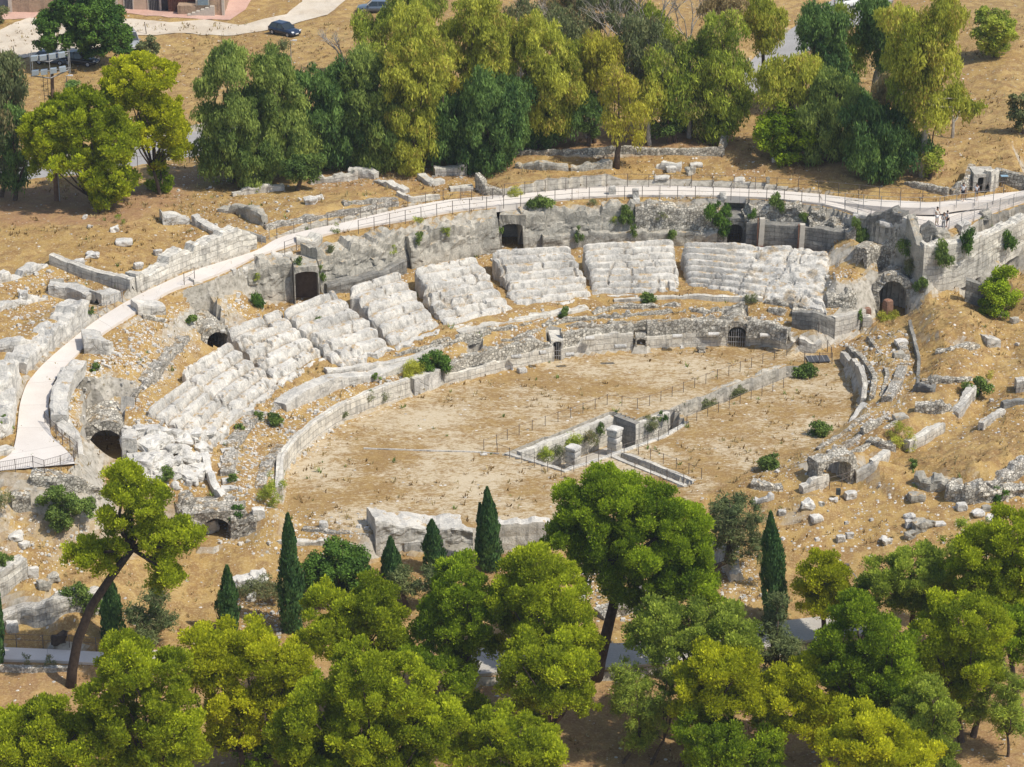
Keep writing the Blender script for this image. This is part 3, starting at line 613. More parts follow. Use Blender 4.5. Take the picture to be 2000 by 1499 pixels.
# ------------------------------------------------------------------ rough walls and rock faces
def wall(label, foot, h, thick, mat, name='ancient_wall', cat='wall', zf=None, jag=.25, amp=.12, block=1.0, sink=.5, group=None, side=1, step=.28, batter=0.0, parent=None, smooth_n=1, ends=.0):
    """foot: photo points of the visible foot line, optional third value = height there; thickness goes away from the viewer (side=1: left of the direction of the line)"""
    pts = []
    for p in foot:
        z = zf if zf is not None else None
        q_ = P(p[0], p[1], z) if z is not None else G(p[0], p[1])
        pts.append([*q_, p[2] if len(p) > 2 else h])
    pts = np.array(pts); dd = np.r_[0, np.cumsum(np.linalg.norm(np.diff(pts[:, :2], axis=0), axis=1))]
    n = max(4, int(dd[-1] / step) + 1); t = np.linspace(0, dd[-1], n)
    ln = np.stack([np.interp(t, dd, pts[:, i]) for i in range(4)], 1); ln = smooth(ln, smooth_n)
    tg = np.gradient(ln[:, :2], axis=0); tg /= np.linalg.norm(tg, axis=1)[:, None] + 1e-9; nb = np.stack([-tg[:, 1], tg[:, 0]], 1) * side
    sd_ = int(abs(ln[0, 0] * 13 + ln[0, 1] * 7)) % 997
    bl = np.floor(t / block + .7 * vn(t / (block * 3), 0 * t, sd_)); hj = _h(bl.astype(np.int64), bl.astype(np.int64) * 0 + 3, bl.astype(np.int64) * 0, sd_) - .5
    hh = ln[:, 3] + jag * hj * 1.6 + jag * .8 * fbm(t / 2.2, 0 * t, sd_, 3)
    hh = np.maximum(hh, .12)
    if ends: e = np.minimum(t, t[-1] - t); hh *= np.clip(e / ends, .15, 1)
    mx = float(ln[:, 3].max()); nh = max(3, int((mx + sink) / step) + 1); ntp = max(3, int(thick / step) + 1)
    V = []; UV = []
    for r in range(nh + 1):
        f = r / nh; z = ln[:, 2] - sink + (hh + sink) * f
        V.append(np.c_[ln[:, :2] + nb * batter * f * hh[:, None], z]); UV.append(np.c_[t, z - ln[:, 2]])
    for r in range(1, ntp + 1):
        f = r / ntp; V.append(np.c_[ln[:, :2] + nb * (thick * f + batter * hh[:, None]), ln[:, 2] + hh - .04 * f + .12 * fbm(t / .8, 0 * t + f * thick, sd_, 3) * min(1, thick)]); UV.append(np.c_[t, hh + thick * f])
    for r in range(1, 4):
        f = r / 3; z = ln[:, 2] + hh * (1 - f) - sink * f; V.append(np.c_[ln[:, :2] + nb * (thick + batter * hh[:, None]), z]); UV.append(np.c_[t, hh + thick + f * hh])
    A = np.stack(V, 1); UV = np.stack(UV, 1); m = A.shape[1]
    X, Y, Z = A[..., 0], A[..., 1], A[..., 2]
    d1 = fbm(X / .9, Y / .9, Z / .7, 4, sd_) * amp * 2.2; d2 = fbm(X / .3, Y / .3, Z / .3, 2, sd_ + 3) * amp * 1.0
    cc = A.mean(axis=1, keepdims=True); o_ = A - cc; o_[..., 2] *= .8; o_ /= np.linalg.norm(o_, axis=2, keepdims=True) + 1e-6
    A = A + o_ * (d1 + d2)[..., None]
    # round the arrises
    A[:, nh, 2] -= amp * .5; A[:, nh, :2] += nb * amp * .5
    Fs = gridfaces(n, m)
    if side < 0: Fs = Fs[:, ::-1]
    e0 = list(range(m)); e1 = [(n - 1) * m + i for i in range(m)]
    # close both ends with a fan so that they read as solid
    Vs = A.reshape(-1, 3); uvs = UV.reshape(-1, 2)
    c0 = A[0].mean(0); c1 = A[-1].mean(0); k = len(Vs); Vs = np.vstack([Vs, c0, c1]); uvs = np.vstack([uvs, [uvs[e0].mean(0)], [uvs[e1].mean(0)]])
    caps = [(e0[i], k, k, e0[i + 1]) for i in range(m - 1)] ; tris0 = [(e0[i], k, e0[i + 1]) for i in range(m - 1)]; tris1 = [(e1[i + 1], k + 1, e1[i]) for i in range(m - 1)]
    if side < 0: tris0 = [x[::-1] for x in tris0]; tris1 = [x[::-1] for x in tris1]
    ff = [tuple(int(q) for q in r) for r in Fs] + tris0 + tris1
    o = mesh(name, Vs, ff, M[mat] if isinstance(mat, str) else mat, parent, origin=(parent['_o'] if parent is not None else ln[len(ln) // 2, :3]), uv=uvs)
    if label: tag(o, label, cat, group)
    return o
PW = 'podium wall around the arena'
wall('smooth curved podium wall of tall pale blocks round the lower left end of the arena', [(553,985,1.6),(556,930,1.75),(580,895),(620,860),(680,822),(740,798),(802,778,1.9)], 1.8, .6, 'ashlar_pale', zf=0, jag=.08, amp=.035, block=2, name='podium_wall', step=.22, smooth_n=3)
wall('single free standing pale podium block between two gaps in the arena wall', [(810,776),(861,757)], 1.75, .8, 'block', zf=0, jag=.02, amp=.03, name='podium_block', cat='stone block', block=5)
wall('broken low stretch of podium wall from the free standing block to the barred slot', [(868,755,1.5),(930,741,1.2),(1000,723,1.3),(1082,707,1.6)], 1.4, .7, 'ashlar_pale', zf=0, jag=.3, amp=.06, name='podium_wall')
wall('podium wall with column drums on top, between the barred slot and the small square hole', [(1096,704,1.1),(1130,698,1.2),(1135,697,1.8),(1180,692,1.9),(1236,687,1.8)], 1.7, .5, 'ashlar_pale', zf=0, jag=.12, amp=.05, name='podium_wall')
wall('long straight podium wall between the small square hole and the barred arch', [(1262,685,1.35),(1340,680,1.45),(1421,677,1.45)], 1.3, .5, 'ashlar_pale', zf=0, jag=.1, amp=.05, name='podium_wall')
wall('last stretch of podium wall, low and stepped, right of the barred arch', [(1456,677,1.3),(1500,680,1.25),(1545,686,1.0),(1572,690,.4)], 1.2, .8, 'ashlar_pale', zf=0, jag=.18, amp=.05, name='podium_wall')
# rubble gallery front rising behind the podium
wall('rubble faced gallery front behind the podium, left of the barred slot', [(868,723,.4),(920,707,.7),(1000,691,.8),(1078,674,.8)], .8, .7, 'rubble', zf=1.6, jag=.15, amp=.09, name='gallery_wall', batter=.2, ends=1.5)
wall('rubble faced gallery front between the barred slot and the small hole', [(1100,669,.8),(1180,657,.8),(1238,652,.9)], .8, .7, 'rubble', zf=1.6, jag=.15, amp=.09, name='gallery_wall', batter=.2)
wall('rubble faced gallery front with pilaster stones, right of the small hole', [(1264,650,1.0),(1340,648,1.1),(1422,650,1.1)], 1.1, .7, 'rubble', zf=1.6, jag=.15, amp=.09, name='gallery_wall', batter=.12)
wall('rounded rubble gallery end between the barred arch and the brick corner', [(1458,650,1.1),(1500,654,1.1),(1536,663,1.0)], 1.1, .7, 'rubble', zf=1.6, jag=.15, amp=.09, name='gallery_wall', batter=.12)
# low rubble steps of the lower seating
rid = [([(770,700),(820,690),(880,676),(960,656)], .5, 'curved rubble step lowest left of the lower seating'), ([(930,690),(1010,668),(1070,656),(1170,640),(1290,634)], .4, 'long rubble step just above the gallery front'),
       ([(845,682),(920,663),(1000,645),(1040,634)], .45, 'rubble step running under the long rilled wedge'), ([(1160,616),(1200,606),(1280,603),(1330,600)], .45, 'rubble step line under the square wedge'),
       ([(1060,640),(1150,626),(1240,618),(1340,612)], .4, 'thin rubble step line midway up the lower seating'), ([(1350,612),(1400,612),(1455,614)], .4, 'short dark rubble step under the widest wedge'),
       ([(1350,628),(1410,630),(1478,633)], .5, 'row of dark squared stones above the gallery front'), ([(1495,596),(1540,602),(1590,618)], .8, 'rounded rubble step ending near the hanging block'), ([(1500,610),(1530,618),(1570,622)], .6, 'stub of rubble step above the dark recess')]
for p_, h_, lb in rid: wall(lb, p_, h_ * .8, .4, 'rubble', jag=.25, amp=.08, block=.6, name='rubble_step', cat='step', group='rubble steps of the lower seating')
wall('pale paved seat row with slab joints, along the foot of the two middle wedges', [(900,655),(960,640),(1010,630),(1090,618),(1150,606)], .25, 1.0, 'ashlar_pale', jag=.06, amp=.04, block=1.2, name='paved_step', cat='step')
wall('thin row of square kerb stones along the foot of the square wedge', [(1200,592),(1280,588),(1345,586)], .3, .6, 'ashlar_pale', jag=.06, amp=.04, block=.8, name='paved_step', cat='step')
wall('row of square kerb stones under the widest wedge', [(1345,586),(1400,590),(1490,592)], .5, .6, 'ashlar_pale', jag=.12, amp=.05, block=1.1, name='paved_step', cat='step')
wall('smooth curved rock ledge with grey face below the left wedges', [(560,806,.7),(600,790,1.2),(660,762,1.1),(740,745,.6),(830,708,.45)], .9, 1.4, 'rock', jag=.1, amp=.06, name='rock_ledge', cat='rock ledge')
wall('long pale rock kerb from the left wedges towards the middle of the seating', [(640,735,.5),(720,725,.5),(800,712,.5),(868,680,.4)], .5, .7, 'rock', jag=.15, amp=.07, name='rock_ledge', cat='rock ledge')
wall('bright straight stone kerb at the foot of the farthest left wedge', [(423,870),(445,840),(475,812)], .55, .8, 'rock', jag=.08, amp=.05, name='stone_kerb', cat='kerb')
wall('pale stone kerb bordering the narrow stone stair', [(408,895,.6),(414,925,.7),(428,960,.6),(446,990,.4)], .6, .6, 'block', jag=.3, amp=.06, name='stone_kerb', cat='kerb', side=-1)
wall('rubble seat bank inside the left podium, upper row', [(458,930,.3),(470,870,.45),(500,830,.4),(560,790,.3),(640,770,.3)], .4, 1.1, 'rubble_fine', jag=.2, amp=.1, block=.6, name='rubble_step', cat='step', group='rubble steps of the lower seating')
wall('pale seat row just behind the left podium wall', [(520,960,.4),(530,915,.4),(560,880,.4),(610,842,.4),(680,800,.35),(760,765,.35)], .4, .9, 'rubble_fine', jag=.12, amp=.07, block=.8, name='rubble_step', cat='step', group='rubble steps of the lower seating')
# narrow stone stair by the left seating
for i in range(1): pass
st = thing('stone_stair', G(440, 930), 'narrow flight of pale stone steps climbing beside the kerb at the left end', 'stair')
for i in range(9):
    t = i / 8; p = G(452 - 14 * math.sin(t * 1.5) + 6 * t, 985 - 118 * t); m_ = MB(); m_.box(p + (.06 * math.sin(i * 2.1), 0, -.02), (1.25 + .2 * math.sin(i * 1.7), .75, .36), .15 + .15 * t + .06 * math.sin(i * 3)); m_.build('step', M['block'], st)

# back cliff behind the wedges
CL = 'rock wall behind the seating'
wall('leftmost tall grey cliff face streaked with green, left of the brown recess', [(488,604,4.2),(530,598,4.3),(574,592,4.2)], 4.2, 1.6, 'cliff', name='rock_cliff', cat='rock face', jag=.5, amp=.24, zf=4.3, batter=.04)
wall('tall two-tiered grey cliff face right of the brown recess', [(630,580,4.6),(660,568,4.0),(740,550,3.9),(770,540,3.6),(800,525,3.8)], 3.8, 2.0, 'cliff', name='rock_cliff', cat='rock face', jag=.55, amp=.26, zf=4.5, batter=.12)
wall('low front ledge of stone at the foot of the two-tiered cliff', [(640,580,1.1),(700,568,1.2),(750,555,1.2),(795,535,1.4)], 1.2, .9, 'ashlar_dark_shaded', name='rock_ledge', cat='rock ledge', jag=.2, amp=.08, zf=4.5)
wall('grey cliff face in two courses just left of the dark square tunnel door', [(806,530,3.4),(880,512,3.6),(978,494,3.7)], 3.6, 1.6, 'cliff', name='rock_cliff', cat='rock face', jag=.5, amp=.24, zf=4.5, batter=.16)
wall('coursed cliff face draped with green plants, right of the dark square tunnel door', [(1024,492,3.6),(1100,484,3.5),(1180,482,3.5),(1240,480,3.7)], 3.6, 1.5, 'cliff', name='rock_cliff', cat='rock face', jag=.5, amp=.22, zf=4.5, batter=.2)
wall('projecting lower course of rock at the base of the plant-draped cliff', [(1060,490,1.5),(1130,486,1.6),(1240,484,1.6),(1400,482,1.7)], 1.5, 1.0, 'cliff', name='rock_ledge', cat='rock ledge', jag=.25, amp=.12, zf=4.5)
wall('rubble built back wall between the standing stump and the arched barred door', [(1240,480,4.0),(1310,480,3.9),(1380,480,3.7),(1418,482,3.5)], 3.8, 1.4, 'rubble', name='back_wall', jag=.25, amp=.15, zf=4.5, batter=.1)
wall('shaded squared stone back wall under the rubble eave, between the two tall piers', [(1456,490,2.8),(1480,492,2.9),(1570,500,2.9),(1650,512,3.0)], 2.8, 1.2, 'ashlar_dark_shaded', name='back_wall', jag=.05, amp=.03, zf=4.6)  # shade under the eave is put into the stone colour
wall('overhanging rubble crown above the shaded back wall, with a green tuft on top', [(1455,430,1.0),(1500,428,1.4),(1560,432,1.2),(1612,436,.9)], 1.2, 1.8, 'rubble', name='ruined_wall', jag=.5, amp=.25, zf=7.5, sink=.35, block=.7)
wall('lower right end of the rubble eave, beside the pale broken buttress', [(1580,452,.7),(1620,452,1.1),(1652,462,.5)], .9, 1.6, 'rubble', name='ruined_wall', jag=.4, amp=.22, zf=7.0, sink=.3, block=.7)
wall('pale broken rubble buttress at the right end of the shaded back wall', [(1648,528,4.4),(1668,528,4.6)], 4.2, 1.5, 'rubble_fine', name='buttress', cat='buttress', jag=.6, amp=.2, zf=3.9, step=.22)
def pier(px, py, zb, h, w_, lean, label, redfoot=True):
    e = thing('brick_pier', P(px, py, zb), label, 'pier', 'plastered piers of the back wall'); b0 = np.array(e['_o']); m_ = MB()
    for i in range(6):
        t0 = i / 6; m_.box(b0 + (lean * (i + .5) / 6, -.25 + t0 * .1, .5 + (h - .5) * (i + .5) / 6), (w_, .55, (h - .5) / 6 + .01 if i < 5 else (h - .5) / 6), 0, 0)
    m_.build('shaft', M['plaster'], e); m_ = MB(); m_.box(b0 + (0, -.25, .1), (w_ + .04, .6, 1.4)); m_.build('brick_foot', M['redbrick'], e)
    m_ = MB(); m_.box(b0 + (-w_ / 2 - .05, -.2, h / 2 + .3), (.09, .5, h - .7)); m_.build('brick_edge', M['redbrick'], e)
pier(1484, 492, 4.6, 3.5, .5, .12, 'taller plastered brick pier with a red brick foot, nearest the arched barred door')
pier(1563, 498, 4.6, 3.2, .48, .08, 'shorter plastered brick pier beside the pale broken buttress')

# left rubble masses, walls along the walkway and outlying walls
wl = [
 ('retaining wall of squared blocks, ragged on top, along the upper left bend of the walkway', [(268,573,1.6),(300,558,1.4),(352,536,1.9),(420,512,2.2),(470,497,2.2),(502,487,1.5)], 2.0, 1.4, 'ashlar_pale', .5, .1),
 ('curved low dark faced wall meeting the walkway wall at a sharp corner', [(97,519,.9),(150,540,1.0),(195,555,1.0),(255,570,1.1)], 1.0, .8, 'ashlar', .1, .05),
 ('thick rough retaining wall on the left of the walkway, tallest in its middle', [(52,736,1.4),(80,708,1.2),(112,680,1.5),(140,660,1.9),(176,634,1.8)], 1.7, 2.0, 'rock', .45, .14),
 ('long flat rock slab wall with a shadowed face, upper left', [(95,578,.9),(130,586,1.2),(170,598,1.0)], 1.0, 1.2, 'rock', .1, .07),
 ('square rock stub at the walkway gap beside the little gate', [(200,600,1.0),(238,592,1.0)], 1.0, 1.6, 'rock', .1, .07),
 ('pale kerb wall on the far left by the ochre terrace', [(0,612,.5),(40,598,.5),(95,588,.4)], .5, .9, 'rock', .2, .08),
 ('broken row of white stones at the far left slope', [(0,558,.6),(40,545,.7),(95,522,.5)], .6, 1.0, 'rock', .5, .14),
 ('stepped rock ledge below the ochre terrace, left edge', [(0,690,.7),(50,682,.7),(100,672,.6)], .7, 1.0, 'rock', .15, .08),
 ('big weathered blocks stacked at the left edge beside the walkway', [(0,790,1.6),(28,782,2.0),(42,748,2.2)], 1.8, 2.0, 'rock', .5, .16),
 ('lower left block wall beside the widening walkway', [(0,860,1.2),(24,850,1.4),(34,800,1.4)], 1.3, 1.6, 'rock', .4, .14),
 ('two long stone steps at the left end of the platform', [(0,895,.4),(30,885,.4)], .4, 1.1, 'ashlar_pale', .05, .04),
 ('ruined corner of stacked grey blocks above the walkway wall', [(318,440,1.0),(345,440,1.3),(372,438,.9)], 1.1, 1.4, 'rock', .5, .14),
 ('dark notched wall running down from the stacked corner', [(374,440,.9),(400,452,.8),(430,466,.6)], .8, .8, 'rock', .25, .1),
 ('row of tall upright blocks and dark rubble behind the walkway', [(425,415,.6),(465,420,.9),(490,436,1.2),(512,444,1.0)], 1.0, .9, 'cliff', .35, .14),
 ('short dark sunken wall beside the walkway bend', [(462,462,.6),(490,470,.7),(520,477,.6)], .6, .5, 'ashlar_dark_shaded', .08, .04),
 ('low rubble kerb along the back of the walkway under the long mound', [(520,452,.5),(600,438,.5),(700,420,.5),(779,404,.6)], .5, .6, 'rubble_fine', .12, .07),
 ('straight pale kerb on the mound parallel to the walkway', [(672,404,.35),(720,400,.4),(778,396,.4)], .4, .5, 'rubble_fine', .1, .05),
 ('long thin pale wall under the trees at the top of the mound', [(455,385,.5),(500,380,.6),(556,372,.5)], .6, .6, 'ashlar_pale', .15, .06),
 ('pale block wall right of the bright green bush', [(607,362,.6),(650,358,.7),(700,352,.9)], .7, .8, 'ashlar', .25, .08),
 ('grey block cluster wall at the edge of the tree shade', [(680,348,.8),(720,350,1.0),(730,352,.5)], .8, .9, 'rock', .3, .12),
 ('oblique low rock kerb right of the mound', [(728,356,.3),(755,368,.5),(790,380,.3)], .4, .8, 'rock', .2, .1),
 ('flat topped stone slab wall with a dark left edge', [(815,350,.5),(838,366,.5),(870,360,.3)], .45, .9, 'rock', .15, .07),
 ('low kerb wall beside the dark sloping stair wall', [(774,384,.5),(800,398,.5),(860,390,.4)], .45, .5, 'ashlar_pale', .1, .05),
 ('pale wall with a bluish face below the dark pepper trees', [(850,346,.8),(890,345,1.1),(912,344,1.1)], 1.0, .9, 'ashlar', .2, .06),
 ('dark rubble stair wall sloping down to the walkway railing', [(928,372,1.9),(945,384,1.3),(980,392,.5)], 1.4, .6, 'rubble', .15, .08),
 ('flat stone steps left of the dark sloping stair wall', [(880,376,.3),(925,374,.4)], .35, 1.2, 'ashlar_pale', .05, .04),
 ('row of grey blocks with dark gaps at the mound crest', [(1005,330,.5),(1060,334,.8),(1110,336,.5)], .7, .8, 'cliff', .25, .1),
 ('second row of dark weathered blocks at the foot of the lone forked tree', [(1115,336,.4),(1150,335,.9),(1196,332,.9)], .8, .8, 'cliff', .25, .1),
 ('long low dry stone retaining wall under the bare trees', [(1006,306,.6),(1100,306,.6),(1200,304,.7),(1300,306,.7),(1415,308,.8)], .7, .5, 'rubble', .1, .06),
 ('dark dry stone wall end climbing beside the big tree clump', [(1412,308,1.1),(1422,282,1.5)], 1.2, .5, 'rubble', .15, .06),
 ('low ledge of flat stones on the slope behind the walkway', [(1280,330,.4),(1310,334,.6),(1330,336,.7)], .5, .8, 'rock', .3, .1),
 ('flat broken slab pile beside the walkway fence', [(1422,366,.5),(1450,366,.6),(1478,364,.3)], .5, .9, 'rock', .3, .1),
 ('dark edged low wall curving below the right tree clump', [(1765,362,.4),(1800,372,.6),(1850,384,.8)], .5, .5, 'rubble', .1, .07),
 ('low masonry wall dividing the upper and lower walks', [(1652,398,.4),(1700,406,.5),(1760,412,.55),(1814,414,.55),(1872,407,.5),(1940,393,.3)], .5, .3, 'rubble_fine', .03, .03),
 ('rubble wing wall left of the little shaded doorway', [(1862,384,.6),(1895,372,1.3),(1903,352,1.6)], 1.2, .7, 'rubble_fine', .15, .08),
 ('pale stone jamb right of the little shaded doorway', [(1934,376,1.9),(1950,366,1.8)], 1.8, .9, 'ashlar_pale', .3, .08),
 ('long dry stone wall at the right edge behind the info board', [(1940,352,1.1),(1970,366,1.3),(2010,376,1.5),(2070,390,1.5)], 1.3, .8, 'rubble', .1, .06),
 # south-west
 ('rough boulder wall under the end of the platform', [(60,952,.9),(110,966,1.1),(150,968,1.3),(200,985,1.2)], 1.1, 1.3, 'rubble', .2, .12),
 ('stub of pale masonry at the left, below the platform', [(25,1000,1.1),(62,1000,1.2)], 1.1, 1.3, 'rubble', .25, .12),
 ('tall dry stone wall at the far left below the grey olive', [(-20,1180,1.8),(20,1160,1.9),(56,1130,1.8)], 1.8, 1.2, 'ashlar_pale', .2, .1),
 ('big curved retaining wall of squared grey blocks at the lower left', [(8,1228,.6),(40,1218,1.3),(68,1228,1.9),(110,1218,2.0),(160,1200,1.8),(208,1190,1.5)], 1.8, 1.0, 'ashlar', .25, .1),
 ('low flat stone border of the bottom left path', [(-60,1310,.4),(60,1316,.4),(140,1316,.4)], .4, .5, 'rubble_fine', .02, .03),
 # right of the sunken passage
 ('shaded right side wall of the sunken passage', [(240,905,2.0),(238,870,2.3),(240,840,2.5)], 2.3, 1.2, 'rock', .25, .1, -1),
 ('block wall between the platform fence and the sunken passage', [(140,840,1.0),(158,870,1.1),(166,905,.9)], 1.0, 1.4, 'rock', .35, .14, -1),
 ('pale rock wall standing along the inner edge of the walkway', [(100,835,1.0),(100,790,1.1),(118,745,1.1),(140,720,.9)], 1.1, 1.4, 'rock', .3, .12, -1),
 ('heavy rock mass with a flat grey face inside the walkway bend', [(165,692,1.3),(215,694,1.4),(222,690,1.1)], 1.3, 2.2, 'rock', .2, .12),
 ('smooth rock shoulder beside the walkway side gap', [(270,616,1.0),(325,618,1.0)], 1.0, 1.8, 'rock', .2, .12),
 ('low kerb wall edging the walkway side gap', [(279,624,.4),(322,634,.4)], .4, .4, 'rubble', .1, .05),
 ('grey faced kerb block wall at the inner edge of the upper walkway', [(380,560,.5),(418,566,.6),(424,560,.6)], .6, 1.0, 'rock', .1, .06),
 ('pale rubble band crossing the left rubble slope', [(228,820,.6),(290,760,.7),(340,700,.7),(372,668,.6)], .6, 1.0, 'rubble_fine', .2, .1),
 ('stone bench wall of stacked long blocks by the cliff edge', [(579,480,.6),(615,492,.8),(630,476,.8)], .7, 1.4, 'ashlar_pale', .12, .05),
 ('weathered rock rim between walkway and leftmost cliff', [(455,540,.6),(486,532,.7),(520,520,.6),(572,505,.6)], .6, 1.2, 'rock', .2, .12),
 ('rubble mass on the left shoulder of the collapsed arch', [(350,1010,1.0),(385,1012,1.6)], 1.3, 1.6, 'rubble', .4, .2),
 ('rubble mass on the right shoulder of the collapsed arch', [(452,1052,1.6),(500,1040,1.2)], 1.4, 1.6, 'rubble', .4, .2),
 # front rim
 ('big white squared rock mass at the front rim of the arena, right part', [(735,1086,2.9),(800,1072,1.6),(880,1070,1.4),(924,1068,1.2)], 2.0, 2.6, 'rock', .3, .14),
 ('pale bench like block below the white rock mass', [(790,1080,.8),(870,1078,.8)], .8, .8, 'block', .1, .05),
 ('smooth light grey rock wall at the front rim between cypress and umbrella pine', [(970,1076,2.3),(1010,1076,2.3),(1075,1070,2.3)], 2.3, 1.0, 'rock', .1, .06),
 ('low pale kerb in front of the arena, left of the round dark tree', [(480,1062,.3),(560,1070,.4),(640,1068,.4),(735,1070,.5)], .4, .7, 'ashlar_pale', .12, .05),
 ('thin line of pale stones along the front lip of the arena', [(590,1040,.25),(650,1046,.3),(720,1050,.25)], .3, .5, 'rubble_fine', .12, .05),
 ('rubble mound wall glimpsed behind the umbrella pine', [(1180,1215,.6),(1230,1200,1.2),(1270,1180,1.2)], 1.0, 1.4, 'rubble', .3, .15),
 ('rough sunlit outcrop between the umbrella pine and the bent olive', [(1385,1080,1.2),(1410,1110,1.5),(1425,1140,1.2)], 1.3, 1.0, 'rock', .5, .2),
 # right side
 ('grey podium remnant of uneven blocks round the right end of the arena', [(1680,790,.6),(1684,760,.8),(1672,735,1.0),(1640,706,.9)], .9, .5, 'ashlar', .35, .06, -1),
 ('pale broken blocks continuing the right podium towards the camera', [(1655,828,.4),(1668,812,.5),(1682,795,.5)], .5, .8, 'rock', .4, .12, -1),
 ('first rubble seat row behind the right podium', [(1708,780,.2),(1715,740,.25),(1690,700,.25),(1662,680,.25)], .25, .5, 'rubble', .15, .07),
 ('second rubble seat row behind the right podium', [(1728,775,.2),(1738,735,.25),(1722,690,.25),(1700,660,.3)], .25, .4, 'rubble', .15, .07),
 ('paved pale seat row curving through the ruined right seating', [(1742,786,.3),(1765,745,.3),(1778,700,.3),(1770,668,.3)], .3, .9, 'rubble_fine', .12, .06),
 ('low rubble ridge across the gravel terrace nearest the arena edge', [(1600,880,.2),(1650,850,.25),(1700,812,.2)], .22, .4, 'rubble', .12, .07),
 ('low rubble ridge on the middle gravel terrace at lower right', [(1620,895,.2),(1680,858,.25),(1735,815,.2)], .22, .4, 'rubble_fine', .12, .07),
 ('thin kerb between the gravel terraces and the third mound', [(1650,900,.2),(1705,868,.25),(1760,820,.2)], .22, .35, 'rubble', .12, .07),
 ('dark curved trench wall at the foot of the grassy mounds', [(1796,756,.35),(1798,705,.35),(1788,665,.35),(1780,632,.3)], .35, .3, 'ashlar_dark_shaded', .1, .05),
 ('stub of dark stones closing the trench', [(1784,764,.5),(1820,768,.5),(1830,758,.4)], .5, .5, 'ashlar_dark_shaded', .3, .1),
 ('stacked square end block of the upper grassy mound', [(1928,680,.9),(1955,682,.9)], .9, 1.6, 'ashlar', .15, .06),
 ('low rubble face at the front of the upper grassy mound', [(1826,694,.5),(1860,688,.5),(1915,680,.5)], .5, .6, 'rubble', .25, .12),
 ('dark rubble face at the front of the second grassy mound', [(1800,752,.6),(1850,754,.7),(1900,745,.5)], .6, .7, 'rubble', .25, .12),
 ('dark rubble face at the front of the third grassy mound', [(1786,806,.7),(1830,812,.8),(1860,806,.6)], .7, .7, 'rubble', .3, .14),
 ('outer wall remnant running down from the green bush', [(1872,818,.7),(1890,800,.9),(1905,780,1.1)], .9, .8, 'ashlar', .3, .09),
 ('long pale outer wall below the yellowish shrub', [(1776,886,.9),(1810,868,1.0),(1845,845,.9)], .9, .7, 'ashlar_pale', .2, .07),
 ('outer wall piece with a white top right of the vaulted recess', [(1672,946,1.0),(1710,922,.9),(1738,900,.8)], .9, .7, 'ashlar_pale', .15, .07),
 ('outer wall piece with tall blocks left of the vaulted recess', [(1568,966,.7),(1600,956,.9),(1618,950,.9)], .8, .6, 'ashlar_pale', .25, .07),
 ('line of fallen square blocks below the left grassy mound', [(1470,988,.5),(1500,984,.5),(1512,978,.4)], .5, .6, 'block', .4, .08),
 ('dark rubble face of the grassy mound left of the vaulted recess', [(1466,955,.7),(1500,960,.8),(1530,962,.6)], .7, .8, 'rubble', .3, .14),
 ('dark rubble face of the grassy mound behind the yellowish shrub', [(1690,868,.7),(1720,880,.9),(1750,884,.6)], .7, .8, 'rubble', .3, .14),
 ('little slanting kerb above the arena edge at the lower right', [(1687,852,.5),(1710,838,.5),(1722,830,.4)], .45, .5, 'rubble', .2, .08),
 ('thin outer foundation line at the far right', [(1922,842,.5),(1945,820,.5),(1965,808,.5)], .5, .6, 'ashlar', .3, .08),
 ('tumbled dark stones continuing the foundation line', [(1960,800,.6),(1985,795,.6),(2010,790,.5)], .6, .6, 'ashlar_dark_shaded', .3, .1),
 ('massive squared blocks at the right edge', [(1984,770,1.0),(2030,766,1.1)], 1.0, 1.2, 'ashlar', .1, .06),
 ('dark crumbling rubble bank right of the vaulted recess', [(1785,950,.9),(1810,962,1.3),(1850,958,1.0),(1880,950,.6)], 1.1, 1.0, 'cliff', .4, .2),
 ('long crumbling rubble bank at the right edge of the field', [(1845,980,1.2),(1880,988,1.4),(1930,985,1.3),(1990,975,1.0),(2050,965,1.0)], 1.3, 1.2, 'rubble', .4, .2),
 ('pale rubble ridge rising to the right edge', [(1935,965,.7),(1965,945,.8),(2010,925,.8)], .8, 1.0, 'rubble_fine', .4, .14),
 # north-east
 ('tall pale wall of squared blocks with hanging plants, running to the right edge', [(1800,568,4.5),(1830,568,4.6),(1868,562,4.4),(1930,528,3.7),(1995,490,3.0),(2090,440,2.8)], 4.4, 1.2, 'ashlar_pale', .25, .12),
 ('shaded wall of dressed blocks in the pit behind the tall bush', [(1884,590,2.2),(1915,602,2.3),(1950,600,2.2)], 2.2, .8, 'ashlar_dark_shaded', .1, .05),
 ('shaded grey block wall under the lower walk', [(1690,470,1.9),(1740,474,1.9),(1760,470,1.6)], 1.8, 1.3, 'ashlar_dark_shaded', .3, .1),
 ('stepped stack of pale blocks below the slatted fence', [(1648,440,.8),(1700,452,.9),(1740,466,1.0),(1778,470,.9)], .9, 1.2, 'rock', .35, .12),
 ('dark blocky outcrop topped by a leaning boulder, under the group of standing visitors', [(1796,490,1.8),(1812,494,2.1),(1826,492,1.6)], 1.8, 1.2, 'ashlar_dark_shaded', .3, .12),
 ('shaded corner wall in the dark cleft beside the tall pale wall', [(1764,540,3.6),(1786,560,3.8),(1799,566,4.0)], 3.7, .8, 'cliff', .2, .12),
 ('round topped rubble mass behind the brick vault', [(1692,530,2.2),(1720,534,2.6),(1752,528,2.0)], 2.2, 1.5, 'rubble', .2, .16),
 ('brick and block corner pier of the gallery beside the entrance ramp', [(1630,662,1.9),(1660,652,1.8),(1690,640,1.7)], 1.8, .9, 'ashlar', .08, .04),
 ('shaded return of the gallery corner beside the dark recess', [(1546,640,1.5),(1590,648,1.7),(1630,664,1.9)], 1.7, .8, 'ashlar_dark_shaded', .1, .05),
